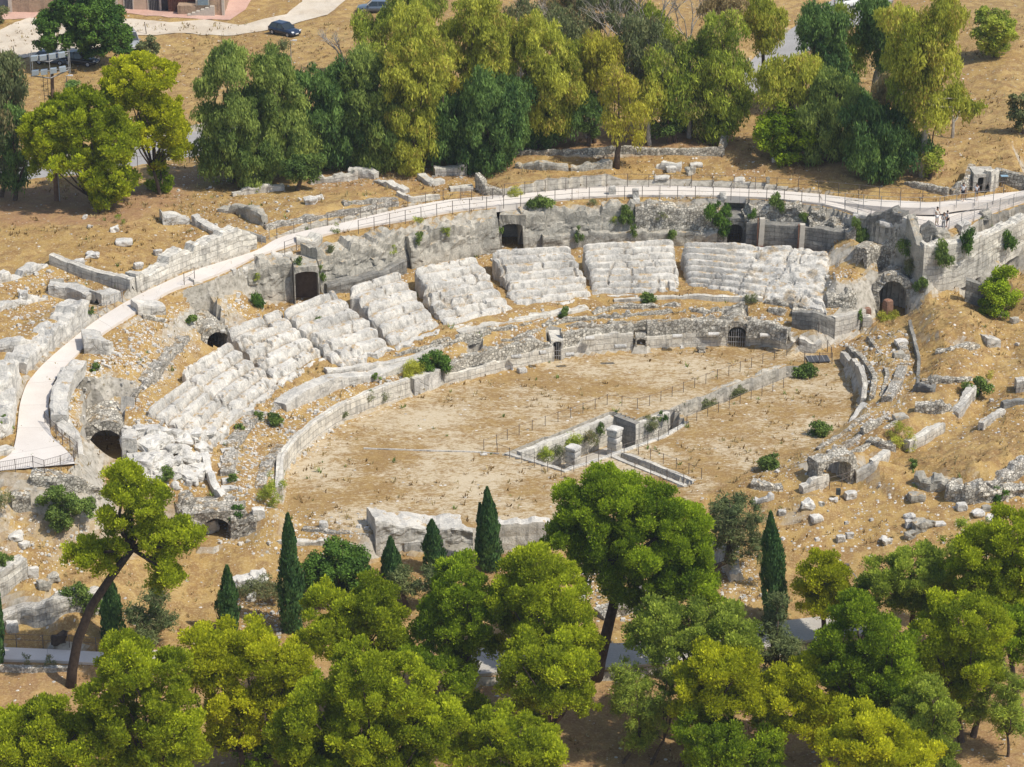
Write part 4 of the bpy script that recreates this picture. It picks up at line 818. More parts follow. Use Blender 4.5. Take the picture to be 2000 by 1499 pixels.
 ('low square of broken blocks at the end of the podium', [(1560,684,.7),(1590,692,.9),(1604,682,.9)], .8, 1.0, 'ashlar', .3, .08),
 ('rubbly slope face left of the ruined brick vault', [(1615,602,1.2),(1650,606,1.7),(1672,612,1.6)], 1.5, 1.0, 'rubble', .3, .2),
]
for w_ in wl: wall(w_[0], w_[1], w_[2], w_[3], w_[4], jag=w_[5], amp=w_[6], side=w_[7] if len(w_) > 7 else 1)
# basin in the arena
BZ = -2.5
wall('long overgrown inner wall of the sunken basin', [(1018,938),(1198,866)], 2.55, .55, 'ashlar_pale', zf=BZ, name='basin_wall', jag=.08, amp=.04, sink=.1)
wall('shaded end wall of the sunken basin facing left', [(1198,866),(1240,882)], 2.6, .6, 'ashlar_dark_shaded', zf=BZ, name='basin_wall', jag=.03, amp=.03, sink=.1)  # darker than its neighbours: the shade of this face is painted in
wall('bright inner wall of the sunken basin right of the shaded corner', [(1241,882),(1308,860)], 2.6, .5, 'ashlar_pale', zf=BZ, name='basin_wall', jag=.05, amp=.04, sink=.1)
wall('short dark rubble corner at the far end of the sunken basin', [(1300,822,.9),(1330,815,1.0)], .9, .6, 'rubble', zf=-1.0, name='basin_wall', jag=.2, amp=.1)
wall('far wall of the narrow channel leading right from the basin', [(1338,820),(1400,796),(1470,770),(1536,746)], 1.7, .5, 'cliff', zf=-1.65, name='channel_wall', jag=.2, amp=.1, sink=.1)
for lb, ft in (('flat pale kerb on the front edge of the sunken basin', [(1103,924),(1195,893),(1300,856),(1340,832)]), ('thin kerb along the left end of the sunken basin', [(985,889),(1045,906),(1103,924)]), ('kerb on the right side of the slanting drain channel', [(1214,887),(1280,912),(1352,942)]), ('kerb on the left side of the slanting drain channel', [(1190,893),(1260,922),(1335,952)])):
    wall(lb, ft, .12, .45, 'ashlar_pale', zf=0.0, name='basin_kerb', cat='kerb', jag=.06, amp=.03, sink=.5)
fl = mesh('basin_floor', [P(x, y, -2.42) for x, y in ((1000,945),(1200,868),(1300,862),(1350,838),(1105,985))], [(0,4,3,2,1)], M['slab']); tag(fl, kind='structure')
def pillar(px, py, zb, h, w_, rz, label):
    e = thing('stone_pillar', P(px, py, zb), label, 'pillar', 'block pillars standing in the basin'); b0 = np.array(e['_o']); z = 0; i = 0
    while z < h - .05:
        hh = min(.55 + .1 * (i % 2), h - z); rough_block('block', b0 + (0, 0, z + hh / 2), (w_ * (1 + .04 * (i % 2)), w_, hh), rz + .04 * (i % 3 - 1), M['ashlar' if i % 2 else 'block'], e, j=.03); z += hh; i += 1
    rough_block('cap_stone', b0 + (0, 0, h + .1), (w_ * 1.12, w_ * 1.08, .26), rz, M['block'], e, j=.06)
def rough_block(name, c, sz, rz, mat, parent=None, j=.08, tilt=0, label=None, cat=None, group=None, sub=2, drum=False):
    """a stone block: subdivided box with worn edges and a pitted surface"""
    n = 4; g = np.linspace(-1, 1, n + 1); V = []; Fc = []
    if drum:
        nn = 14; rr = []
        for i, xx in enumerate((-1, -.96, -.4, .3, .96, 1)):
            s_ = .92 if i in (0, 5) else 1
            for k in range(nn): a = 2 * math.pi * k / nn; rr.append((xx, math.cos(a) * s_, math.sin(a) * s_))
        V = np.array(rr); Fc = [tuple(int(q) for q in r)[::-1] for r in gridfaces(6, nn, True)] + [tuple(range(nn)), tuple(range(5 * nn, 6 * nn))[::-1]]
    else:
        idx = {}
        def vid(p):
            k_ = tuple(np.round(p, 4))
            if k_ not in idx: idx[k_] = len(V); V.append(p)
            return idx[k_]
        for ax_ in range(3):
            for sgn in (-1, 1):
                for a in range(n):
                    for b_ in range(n):
                        q4 = []
                        for (da, db) in ((0, 0), (1, 0), (1, 1), (0, 1)):
                            p = [0, 0, 0]; p[ax_] = sgn; p[(ax_ + 1) % 3] = g[a + da]; p[(ax_ + 2) % 3] = g[b_ + db]; q4.append(vid(p))
                        Fc.append(tuple(q4) if sgn > 0 else tuple(q4[::-1]))
        V = np.array(V, float)
        r_ = np.sort(np.abs(V), axis=1); e_ = (r_[:, 1] > .98); V = V * np.where(e_ & (r_[:, 0] > .98), .86, np.where(e_, .94, 1.0))[:, None]
    V = V * np.array(sz) / 2; c = np.array(c, float)
    wv = V + c; d = fbm(wv[:, 0] / .5, wv[:, 1] / .5, wv[:, 2] / .5, 3, 17) * j * 2.5; nv_ = V / (np.linalg.norm(V, axis=1)[:, None] + 1e-6); V = V + nv_ * d[:, None]
    ca, sa = math.cos(rz), math.sin(rz); V[:, 2] += V[:, 0] * tilt
    V = np.c_[V[:, 0] * ca - V[:, 1] * sa, V[:, 0] * sa + V[:, 1] * ca, V[:, 2]] + c
    o = mesh(name, V, Fc, mat, parent, origin=(parent['_o'] if parent is not None else c - (0, 0, sz[2] / 2)), uv=np.c_[V[:, 0] + V[:, 1], V[:, 2]])
    if label: tag(o, label, cat, group)
    return o
pillar(1119, 916, -2.42, 1.9, 1.0, -.6, 'shorter block pillar in the basin, nearest the front corner')
pillar(1200, 888, -2.42, 2.3, 1.0, -.6, 'taller block pillar in the basin with a chipped capstone')
# ------------------------------------------------------------------ vaults, arches, barred openings
def arch_block(name, label, cat, key, spring, rise, top, side, mat, back=None, depth=None, roundtop=False, parent=None, amp=.08, inner=None, front=0.0, group=None):
    p, a, wdt, dep = HOLES[key]; dep = depth or dep; d = np.array([math.cos(a), math.sin(a), 0]); s_ = np.array([-d[1], d[0], 0]); up = np.array([0, 0, 1.])
    k = 15; inn = []; out = []
    hw = wdt / 2
    inn += [(-hw, -.4), (-hw, spring * .5)]; out += [(-hw - side, -.4), (-hw - side, spring * .5)]
    for i in range(k):
        t = math.pi * (1 - i / (k - 1)); x = math.cos(t) * hw; z = spring + math.sin(t) * rise; inn.append((x, z))
        if roundtop: out.append((math.cos(t) * (hw + side), spring + math.sin(t) * (rise + top)))
        else:
            f = i / (k - 1) * 2 - 1; xx = max(-1, min(1, f * 1.35)) * (hw + side); zz = spring + rise + top if abs(f) < .74 else spring + (rise + top) * (1 - (abs(f) - .74) / .26 * .9)
            out.append((xx, zz))
    inn += [(hw, spring * .5), (hw, -.4)]; out += [(hw + side, spring * .5), (hw + side, -.4)]
    prof = inn + out[::-1]; m = len(prof); n = max(4, int(dep / .35)); V = []
    for i in range(n):
        f = i / (n - 1) * dep - .3 - front
        for x, z in prof: V.append(p + d * f + s_ * x + up * z)
    V = np.array(V); dn = fbm(V[:, 0] / .6, V[:, 1] / .6, V[:, 2] / .6, 3, 5) * amp * 3
    V = V + (V - (p + d * dep / 2 + up * spring)) / 3.0 * dn[:, None]
    Fc = [tuple(int(q) for q in r) for r in gridfaces(n, m, True)]
    li = len(inn)
    for e in (0, (n - 1) * m):
        for i in range(li - 1): Fc.append((e + i, e + i + 1, e + m - 2 - i, e + m - 1 - i))
    b0 = parent['_o'] if parent is not None else p
    o = mesh(name, V, Fc, M[mat], parent, origin=b0, uv=np.c_[V[:, 0] + V[:, 1], V[:, 2]])
    if label: tag(o, label, cat, group)
    if back:
        q = []
        for x, z in inn: q.append(p + d * (dep - .5) + s_ * x * 1.15 + up * (z + (.2 if z > 0 else 0)))
        q2 = [v + d * .2 for v in q]; nn = len(q)
        mesh('back_wall', q + q2, [tuple(range(nn)), tuple(range(2 * nn - 1, nn - 1, -1))] + [(i, i + nn, (i + 1) % nn + nn, (i + 1) % nn) for i in range(nn)], M[back], o, origin=b0) if False else None
    return o
def bars(e, key, h, nb=6, mat='metal', front=.1, cross=2):
    p, a, wdt, dep = HOLES[key]; d = np.array([math.cos(a), math.sin(a), 0]); s_ = np.array([-d[1], d[0], 0]); m_ = MB()
    for i in range(nb):
        x = -wdt / 2 + wdt * (i + .5) / nb; hh = h * (1 - .35 * (2 * x / wdt) ** 2)
        m_.tube([p + d * front + s_ * x, p + d * front + s_ * x + (0, 0, hh)], .025, 4)
    for j in range(cross): z = h * (j + 1) / (cross + 1.6); m_.tube([p + d * front - s_ * wdt / 2 + (0, 0, z), p + d * front + s_ * wdt / 2 + (0, 0, z)], .025, 4)
    return m_.build('gate_bars', M[mat], e)
def vthing(name, key, label, cat, group=None): return thing(name, HOLES[key][0], label, cat, group)
e = vthing('tunnel_mouth', 'left', 'wide black tunnel mouth under a rubble arch, beside the widening walkway at far left', 'tunnel'); arch_block('rubble_vault', None, None, 'left', 1.3, 1.25, .8, 1.0, 'rubble', roundtop=True, parent=e, amp=.14, depth=4.2)
e = vthing('tunnel_mouth', 'slot', 'dark hole crossed by two narrow slabs in the left rubble slope', 'tunnel'); arch_block('rubble_vault', None, None, 'slot', 1.2, .9, .5, .6, 'rubble', roundtop=True, parent=e, amp=.12, depth=5)
for i in range(2):
    q = HOLES['slot'][0] + np.array([-1.3 + i * 1.5, .2 + i * .5, 1.7 + .4 * i]); rough_block('slab', q, (.5, 2.0, .3), .5, M['block'], e, j=.04)
e = vthing('door_recess', 'brown', 'brown shaded doorway cut in the leftmost cliff, hung with green plants', 'doorway'); arch_block('lintel_rock', None, None, 'brown', 3.0, .25, .5, .1, 'cliff', parent=e, depth=3.2, front=-.9, amp=.14)
m_ = MB(); p_, a_, w_, d_ = HOLES['brown']; m_.box(p_ + (-.35, 2.6, 1.6), (2.6, .3, 3.4)); m_.build('back_wall', simple('brown_earth', (.16,.11,.075), .25, 2), e)
e = vthing('door_recess', 'square', 'tall black square tunnel door in the middle of the back cliff', 'doorway'); arch_block('lintel_rock', None, None, 'square', 2.3, .35, .9, .25, 'cliff', parent=e, depth=3.6, front=-.3, amp=.14)
e = vthing('barred_door', 'barred', 'black arched doorway closed by bars in the shaded back wall', 'doorway'); arch_block('stone_arch', None, None, 'barred', 1.4, .8, .6, .4, 'ashlar_dark_shaded', parent=e, depth=3.4, front=-.3); bars(e, 'barred', 2.1, 6, 'metal', .5, 3)
e = vthing('barred_slot', 'slot2', 'narrow barred slot splitting the podium wall left of centre', 'doorway'); arch_block('stone_jambs', None, None, 'slot2', 1.7, .1, .12, .2, 'ashlar_pale', parent=e, depth=2.6, front=-.5); bars(e, 'slot2', 1.8, 4, 'metal_grey', .0, 2)
e = vthing('barred_arch', 'arch2', 'low black arch with grey bars in the podium, upper right of the arena', 'doorway'); arch_block('rubble_arch', None, None, 'arch2', 1.1, .85, .5, .5, 'rubble', parent=e, depth=4.2, front=-.5, roundtop=True); bars(e, 'arch2', 1.8, 8, 'metal_grey', .0, 2)
e = vthing('drain_hole', 'small1', 'small square black hole above a hanging block in the podium wall', 'opening'); arch_block('stone_frame', None, None, 'small1', .45, .2, .15, .12, 'rubble', parent=e, depth=1.4)
e = vthing('drain_hole', 'small2', 'small round black hole in the broken left stretch of podium', 'opening'); arch_block('stone_frame', None, None, 'small2', .45, .2, .15, .12, 'rubble', parent=e, depth=1.4)
e = vthing('cave_recess', 'recess', 'dark recess under an overhang between rubble gallery and brick corner', 'opening'); arch_block('rock_roof', None, None, 'recess', 1.6, .3, .5, .5, 'rubble', parent=e, depth=3.6)
e = vthing('vaulted_recess', 'vault', 'vaulted recess with a grey inner wall and leaning rubble arch, lower right', 'vault'); arch_block('rubble_vault', None, None, 'vault', 1.5, .8, .25, .5, 'rubble', parent=e, amp=.22, depth=1.5, front=-.3)
e = vthing('ruined_arch', 'ruin', 'collapsed rubble arch with red inner ring, lower left of the arena', 'arch'); arch_block('rubble_vault', None, None, 'ruin', .7, 1.1, .55, 1.5, 'rubble', parent=e, amp=.3, depth=3.0, front=-.2); 
HOLES['ruin2'] = (HOLES['ruin'][0] + (0, .8, 0), HOLES['ruin'][1], 1.9, 2.0); arch_block('brick_ring', None, None, 'ruin2', .8, 1.0, .25, .3, 'redbrick', roundtop=True, parent=e, amp=.02)
e = vthing('ruined_arch', 'brickv', 'tall ruined rubble vault with brick piers at the right end entrance', 'arch'); arch_block('rubble_vault', None, None, 'brickv', 1.9, 1.4, .7, .8, 'rubble', roundtop=True, parent=e, amp=.22, depth=2.6)
rough_block('brick_pier', P(1732, 600, 1.8) + (0, -.6, -.1), (.8, .8, 2.2), .5, M['redbrick'], e, j=.02); rough_block('brick_pier', P(1691, 612, 1.6) + (0, 0, 0), (.85, .8, 1.1), .2, M['redbrick'], e, j=.02)
rough_block('stone_pier', P(1691, 636, .9) + (0, 0, .1), (.9, .8, 1.9), .2, M['ashlar'], e, j=.03)
e = vthing('little_doorway', 'door', 'little shaded stone doorway beside the upper walk at the right', 'doorway'); arch_block('stone_frame', None, None, 'door', 1.5, .15, .3, .45, 'ashlar', parent=e, depth=2.4)
m_ = MB(); p_ = HOLES['door'][0]; m_.box(p_ + (0, 1.7, .8), (1.8, .2, 1.9)); m_.build('back_wall', M['ashlar_dark_shaded'], e)

# ------------------------------------------------------------------ individual blocks, boulders and drums (photo x, y of the foot centre, length m, height m, turn, label)
bl = [
 (1212,684,1.1,.45,.1,'column drum lying on the podium, first to the right of the hanging block','drum',1.7),(1152,668,.8,.4,.1,'column drum lying on the podium below the standing pale boulder','drum',1.75),(1113,700,.8,.4,.1,'column drum on the podium right beside the barred slot','drum',1.1),
 (1323,664,.9,.4,0,'column drum lying on the podium midway between the small hole and barred arch','drum',1.35),(1394,660,1.0,.4,0,'column drum just left of the barred arch','drum',1.4),(1494,662,.9,.4,0,'column drum just right of the barred arch','drum',1.3),(1008,704,.9,.4,.15,'column drum on the broken left podium','drum',1.3),(1060,696,.6,.4,.3,'short drum leaning by the upright block left of the barred slot','drum',1.4),
 (1197,656,.7,.7,.2,'pale pointed boulder standing above the column drums','boulder'),(1038,696,.9,.6,.2,'rounded pale boulder on the broken left podium','boulder'),(1020,730,.8,.5,.4,'pale block fallen on the arena beside the podium wall','block'),(1370,690,.6,.6,.2,'worn grey boulder on the arena against the long podium wall','boulder'),(1368,676,.6,.7,.2,'worn white boulder leaning on the podium just left of the barred arch','boulder'),
 (1196,385,.7,1.1,.1,'upright stone stump standing left of its twin beside the walkway','block'),(1241,392,.6,1.2,.1,'taller upright stone stump at the head of the fallen stair block','block'),(1243,402,.6,.5,.3,'leaning block below the taller upright stump','block'),(1412,392,.6,.8,.1,'small upright stone stump near the rubble eave','block'),
 (1592,640,.9,.8,.2,'pale block hanging over the dark recess','block'),(1539,572,.5,.6,.1,'small pale upright boulder at the foot of the widest wedge','boulder'),
 (242,480,1.6,.5,.15,'long white cracked block alone on the left slope','block'),(178,448,.5,.35,.2,'tiny white rock, upper of the two on the brown slope','boulder'),(222,454,.8,.5,.3,'jagged white rock on the brown left slope','boulder'),(605,400,1.2,.6,.1,'twin lobed pale boulder on the long grass mound','boulder'),(623,392,.7,.5,.3,'smaller lump right of the twin lobed boulder','boulder'),
 (270,527,.8,.6,.5,'sharp block crowning the walkway wall, leftmost','block'),(308,500,.8,.5,.6,'pointed block on the walkway wall crest','block'),(1310,338,1.0,.6,.2,'tilted flat slab in the slab pile behind the walkway','block'),(1348,342,.8,.7,.5,'grey triangular boulder alone behind the walkway fence','boulder'),(1360,328,1.3,.4,.1,'long pale block behind the triangular boulder','block'),
 (1290,352,1.3,.3,.1,'low pale flat rock near the walkway fence','boulder'),(1500,366,.4,.8,.3,'thin dark leaning stone by the walkway fence','block'),(1515,318,.7,.5,.1,'white block in the shade of the right tree clump','block'),(876,312,.5,.6,.1,'white block in deep shade under the dark tree, left twin','block'),(889,312,.5,.6,.1,'white block in deep shade under the dark tree, right twin','block'),
 (1835,470,1.4,1.0,.5,'leaning dark faced boulder just below the standing visitors','boulder'),(1883,458,1.2,1.1,.4,'pink topped boulder right of the fence end post','boulder'),(1925,452,1.0,.7,.2,'bluish boulder on the rim of the tall wall','boulder'),(1735,448,1.6,.5,-.2,'long pale block on the stepped stack','block'),(1680,432,1.4,.4,-.2,'white flat block below the fence, nearest the rubble eave','block'),
 (1952,620,.9,.5,.2,'grey flat block at the crest of the upper mound','block'),(1982,632,.8,.5,.4,'dark block near the right edge by the foundation path','block'),(1755,700,1.1,.6,.2,'dark squared block in the upper right seating rows','block'),(1760,676,1.2,.5,.2,'wide squared block on top of the right seating','block'),(1758,820,1.3,.4,.3,'dark flat block on the seating path','block'),
 (1790,980,1.3,.7,.2,'big dark faced squared block on the open field, right','block'),(1661,976,1.0,.6,.3,'white squared block in front of the vaulted recess','block'),(1575,995,1.0,.5,.2,'flat white boulder, left one of the field boulders','boulder'),(1604,990,.5,.3,.2,'small grey rock between two white field boulders','boulder'),(1629,984,.7,.4,.1,'oval white boulder in the middle of the field','boulder'),(1596,1020,1.0,.5,.4,'pale cubic block with green weeds at its foot','block'),(1527,1009,.6,.5,.1,'cubic white block near the tall right cypress','block'),
 (1642,1062,.7,.6,.3,'white block, left of a close pair on the lower field','block'),(1660,1055,.6,.5,.2,'white block, right of a close pair on the lower field','block'),(1795,1040,1.1,.9,.3,'largest grey boulder in the heap on the lower right field','boulder'),(1777,1030,.8,.6,.2,'boulder left of the largest in the heap','boulder'),(1817,1032,.7,.6,.1,'round grey boulder standing right of the heap','boulder'),(1779,1054,.8,.6,.4,'bluish boulder in front of the heap','boulder'),(1780,1018,1.0,.4,.1,'flat white stones at the back of the heap','boulder'),
 (1733,1064,.8,.5,.2,'white rock between the pair and the heap','boulder'),(1912,1010,.9,.4,.2,'white flattish rock near the right pine crowns','boulder'),(1938,1018,1.0,.4,.3,'long white rock beside the right pine crowns','boulder'),(1878,998,.8,.6,.2,'pale block below the crumbling bank','block'),(1925,1000,.7,.5,.2,'dark block below the crumbling bank','block'),(1835,1028,.9,.25,.1,'low white slab right of the heap','block'),
 (632,1034,.7,.6,.1,'small white cube on the front lip of the arena','block'),(1034,1075,1.0,.5,.2,'white block at the foot of the smooth grey front wall','block'),(1002,1086,.5,.4,.2,'pale small rock under the smooth grey front wall','boulder'),(490,1175,.8,.5,.2,'white boulder between the two left cypresses','boulder'),(474,1150,1.5,.9,.2,'rounded rubble lump wrapped in ivy','boulder'),(505,1145,1.2,1.1,.5,'rubble lump right behind the ivy wrapped one','boulder'),
 (180,985,.6,.6,.3,'grey cube block right of the green bush at left','block'),(342,955,.6,.4,.3,'white pebble like boulder above the leaning pine','boulder'),(105,1140,1.0,.7,.3,'dark weathered boulder by the far left wall','boulder'),(65,1130,.8,.9,.3,'white upright block at the end of the far left wall','block'),(85,1152,1.0,.8,.5,'dark blocks below the white upright one','block'),(24,1236,.9,.9,.3,'white cubic block heading the curved retaining wall','block'),(112,1172,.7,.6,.2,'round boulder on top of the curved retaining wall','boulder'),
 (405,1040,1.6,1.1,.4,'rounded rubble lump at the mouth of the collapsed arch','boulder'),(505,1015,1.0,1.0,.2,'squared stone end of the ruined left seating','block'),(30,1056,.9,.4,.3,'scattered white stones on the far left bank, upper','boulder'),(48,1072,.8,.5,.9,'leaning white slab on the far left bank','block'),(165,430,.3,.3,0,'small white stone near the pine shade','boulder'),(180,505,1.2,.4,.2,'white weathered outcrop behind the sharp walled corner','boulder'),(155,520,.9,.5,.3,'pale block behind the sharp walled corner','block'),(140,568,1.1,.6,.1,'dark pitted boulder at the rock slab wall','boulder'),(110,560,1.2,.5,.1,'long weathered block left of the dark pitted boulder','block'),(95,535,.5,.3,.1,'small pale stone at the left slope foot','boulder'),(46,590,.8,.9,.1,'pale boulder at the terrace corner','boulder'),
]
for it in bl:
    px, py, ln_, h_, rz, lb, kd = it[:7]; dk = 'dark' in lb or 'bluish' in lb or 'grey' in lb
    c = P(px, py, it[7]) if len(it) > 7 else G(px, py)
    if kd == 'drum': rough_block('column_drum', c + (0, .35, .2), (ln_, h_, h_), rz, M['block'], j=.02, label=lb, cat='column drum', drum=True, group='column drums on the podium')
    else:
        cap = {'block': (1, .75, 1), 'boulder': (1, .8, 1)}[kd]
        rough_block('stone_block' if kd == 'block' else 'boulder', c + (0, .2, h_ * .42), (ln_, ln_ * cap[1], h_), rz, M['cliff'] if dk else M['block'], j=.07 if kd == 'block' else .2, label=lb, cat='stone block' if kd == 'block' else 'boulder', tilt=.0 if kd == 'block' else .12)
# the pile of pale boulders at the left end
k_ = 0; where = ['at the top by the tunnel', 'on the upper slope', 'in the middle of the slope', 'on the lower slope', 'at the foot towards the leaning pine']
for r_ in range(9):
    for c_ in range(7):
        px = 252 + c_ * 24 + (r_ % 2) * 12 + rng.normal() * 5 - r_ * 1; py = 838 + r_ * 13 + c_ * 3.2 + rng.normal() * 4
        if px > 405 or py > 948 or rng.random() < .2: continue
        c = G(px, py); s_ = rng.uniform(.9, 1.9)
        if rng.random() < 0: continue
        o = rough_block('pile_boulder', c + (0, 0, .15), (s_, s_ * .8, s_ * .5), rng.uniform(0, 3), M['block'], j=.22, tilt=rng.normal() * .15)
        tag(o, 'pale boulder heaped by the tunnel mouth, ' + where[min(4, r_ // 2)], 'boulder', 'heap of pale boulders ' + where[min(4, r_ // 2)])
# loose stones: one mass
cand = np.argwhere((ZR > .12) & (XX > -72) & (XX < 72) & (YY > 150) & (YY < 300)); pr = ZR[cand[:, 0], cand[:, 1]]; sel = cand[rng.random(len(cand)) < pr ** 1.7 * .55]; N = min(len(sel), 15000); sel = sel[rng.permutation(len(sel))[:N]]
def stones(name, X, Y, smin, smax, mat, label=None):
    n = len(X); Z = height(X, Y); s_ = smin + (smax - smin) * rng.random(n) ** 2.5
    base = np.array([[sx, sy, sz] for sz in (-.6, .6) for sx, sy in ((-1, -1), (1, -1), (1, 1), (-1, 1))], float) * .5
    V = base[None] * s_[:, None, None] * rng.uniform(.6, 1.15, (n, 8, 3)); V[:, 4:, :2] *= .75
    a = rng.uniform(0, 6.28, n); ca, sa = np.cos(a)[:, None], np.sin(a)[:, None]; x, y = V[..., 0] * ca - V[..., 1] * sa, V[..., 0] * sa + V[..., 1] * ca
    V = np.stack([x + X[:, None], y + Y[:, None], V[..., 2] + (Z + s_ * .18)[:, None]], -1)
    q = np.array([(0,3,2,1),(4,5,6,7),(0,1,5,4),(1,2,6,5),(2,3,7,6),(3,0,4,7)]); Fq = (q[None] + 8 * np.arange(n)[:, None, None]).reshape(-1, 4)
    o = mesh(name, V.reshape(-1, 3), Fq, mat); tag(o, kind='stuff'); return o
stones('rubble_stones', GX[sel[:, 0]] + rng.uniform(-.2, .2, N), GY[sel[:, 1]] + rng.uniform(-.2, .2, N), .12, .46, M['block'])

# ------------------------------------------------------------------ railings and fences
def railing(label, pts, h=1.0, step=2.0, rails=(.55, 1.0), mat='metal', slats=False, name='railing', lift=.1, rad=.035):
    W_ = np.array([P(*p) if len(p) > 2 else G(*p) for p in pts]); dd = np.r_[0, np.cumsum(np.linalg.norm(np.diff(W_[:, :2], axis=0), axis=1))]
    n = max(2, int(round(dd[-1] / step)) + 1); t = np.linspace(0, dd[-1], n); Q = np.stack([np.interp(t, dd, W_[:, i]) for i in range(3)], 1); Q[:, 2] = np.maximum(Q[:, 2], height(Q[:, 0], Q[:, 1]))
    e = thing(name, Q[0], label, 'railing' if not slats else 'fence')
    pm = None
    for q in Q:
        if pm is None: m_ = MB(); m_.tube([q - (0, 0, .3), q + (0, 0, h)], rad, 5); pm = m_.build('post', M[mat], e, origin=Q[0])
        else:
            o = pm.copy(); C.objects.link(o); o.parent = e; o.location = [float(v) for v in (q - Q[0])]
    for r_ in rails:
        m_ = MB(); m_.tube([q + (0, 0, h * r_ - .03) for q in Q], rad * .55, 4); m_.build('rail', M[mat], e, origin=Q[0])
    if slats:
        m_ = MB(); tt = np.arange(.1, dd[-1], .14)
        for x in tt: q = np.array([np.interp(x, t, Q[:, i]) for i in range(3)]); m_.tube([q + (0, 0, .1), q + (0, 0, h * .97)], .012, 3)
        m_.build('slats', M[mat], e, origin=Q[0])
    return e
railing('thin post and wire railing along the inner edge of the upper walkway', [(700,452,8.8),(800,430,8.8),(880,414,8.8),(1000,400,8.8),(1140,387,8.8),(1300,383,8.8),(1500,388,8.95),(1600,396,9.1)], 1.1, 1.75)
railing('thin post and wire railing along the outer edge of the upper walkway', [(541,464,8.8),(663,436,8.8),(797,403,8.8),(900,388,8.8)], 1.1, 1.9)
railing('post and wire railing behind the walkway from the sloping stair wall eastward', [(985,382,8.9),(1065,374,8.9),(1209,362,8.9),(1400,365,9.0),(1560,372,9.1),(1740,390,9.7),(1872,391,10),(1960,377,10.1)], 1.2, 2.1)
railing('fine railing between the upper and lower walks', [(1612,396,9.2),(1670,400,9.3),(1736,406,9.7),(1827,407,9.9),(1872,400,9.9),(1940,393,10.0)], 1.1, 2.0, mat='metal_grey')
railing('slatted metal fence below the lower walk, left of the standing visitors', [(1650,412,8.95),(1704,430,8.9),(1756,441,8.9),(1818,455,8.9)], 1.1, 1.6, slats=True, mat='metal_grey', name='slatted_fence')
railing('slatted metal fence rising to the right edge along the lower walk', [(1853,446,8.9),(1883,435,9.0),(1940,413,9.3),(2000,393,9.6),(2100,374,10)], 1.1, 1.7, slats=True, mat='metal_grey', name='slatted_fence')
railing('slatted metal fence round the end of the left platform', [(-40,928,6.95),(0,926,6.95),(68,913,6.95),(86,922,6.95),(143,906,6.95),(152,888,6.95)], 1.0, 1.3, slats=True, mat='metal', name='slatted_fence')
railing('slatted metal fence climbing from the platform along the walkway edge', [(152,886,7),(122,862,7.1),(100,842,7.1),(88,826,7.2)], 1.0, 1.2, slats=True, mat='metal', name='slatted_fence')
railing('little gate railing at the side opening of the lower left walkway', [(176,633),(195,620),(212,612),(240,592)], 1.1, 1.3, mat='metal_grey')
railing('short railing where the walkway meets the grey kerb block', [(360,556,8.8),(380,544,8.8)], 1.1, 1.4)
railing('short rusty railing above the leftmost cliff', [(556,492,8.7),(579,484,8.7)], 1.0, 1.2)
railing('blue grey guard rail on the sunken wall by the walkway bend', [(511,474,8.9),(526,466,8.9)], .8, .9, mat='metal_grey')
railing('guard rails in front of the dark sloping stair wall', [(900,388,8.9),(940,390,8.9),(982,384,8.9)], 1.0, 1.2, rails=(.35, .65, 1.0), mat='metal')
railing('rope and post line behind the sunken basin and its channel', [(945,880,0),(972,870,0),(1000,855,0),(1110,818,0),(1190,789,0),(1252,800,0),(1306,778,0),(1386,747,0),(1440,728,0),(1505,705,0),(1560,690,0)], 1.0, 1.45, rails=(.95,), rad=.03)
railing('rope and post line in front of the sunken basin', [(971,887,0),(1045,914,0),(1097,930,0),(1180,900,0),(1245,880,0),(1300,855,0),(1352,826,0),(1430,795,0),(1530,758,0)], 1.0, 1.4, rails=(.95,), rad=.03)
railing('rope and post line on the right of the slanting drain channel', [(1247,888,0),(1280,902,0),(1310,912,0),(1340,924,0),(1370,936,0)], 1.0, 1.4, rails=(.95,), rad=.03)
railing('rope and post line on the left of the slanting drain channel', [(1240,918,0),(1270,928,0),(1302,938,0),(1335,948,0)], 1.0, 1.4, rails=(.95,), rad=.03)
railing('four post barrier round the dark grate near the arena entrance', [(1571,708,0),(1625,712,0),(1622,692,0),(1597,680,0)], 1.1, 1.5, rails=(.95,), rad=.04)
railing('barrier of wires across the vaulted recess at lower right', [(1620,954,.2),(1645,948,.2),(1668,940,.3)], 1.0, 1.3, mat='metal')
railing('post and wire fence behind the bottom left path', [(-20,1262,-1.6),(45,1262,-1.6),(140,1266,-1.6),(240,1272,-1.7)], 1.0, 1.9)
railing('garden fence glimpsed between the top left pine trunks', [(270,342,8.7),(330,332,8.7),(400,312,8.7)], 1.6, 1.8, rails=(.3, .95), mat='metal')
railing('tall green mesh fence along the far road', [(1448,238,9.7),(1500,196,9.7),(1560,160,9.7),(1610,128,9.7),(1670,90,9.7)], 1.9, 1.7, rails=(.1, .5, .98), mat='metal')
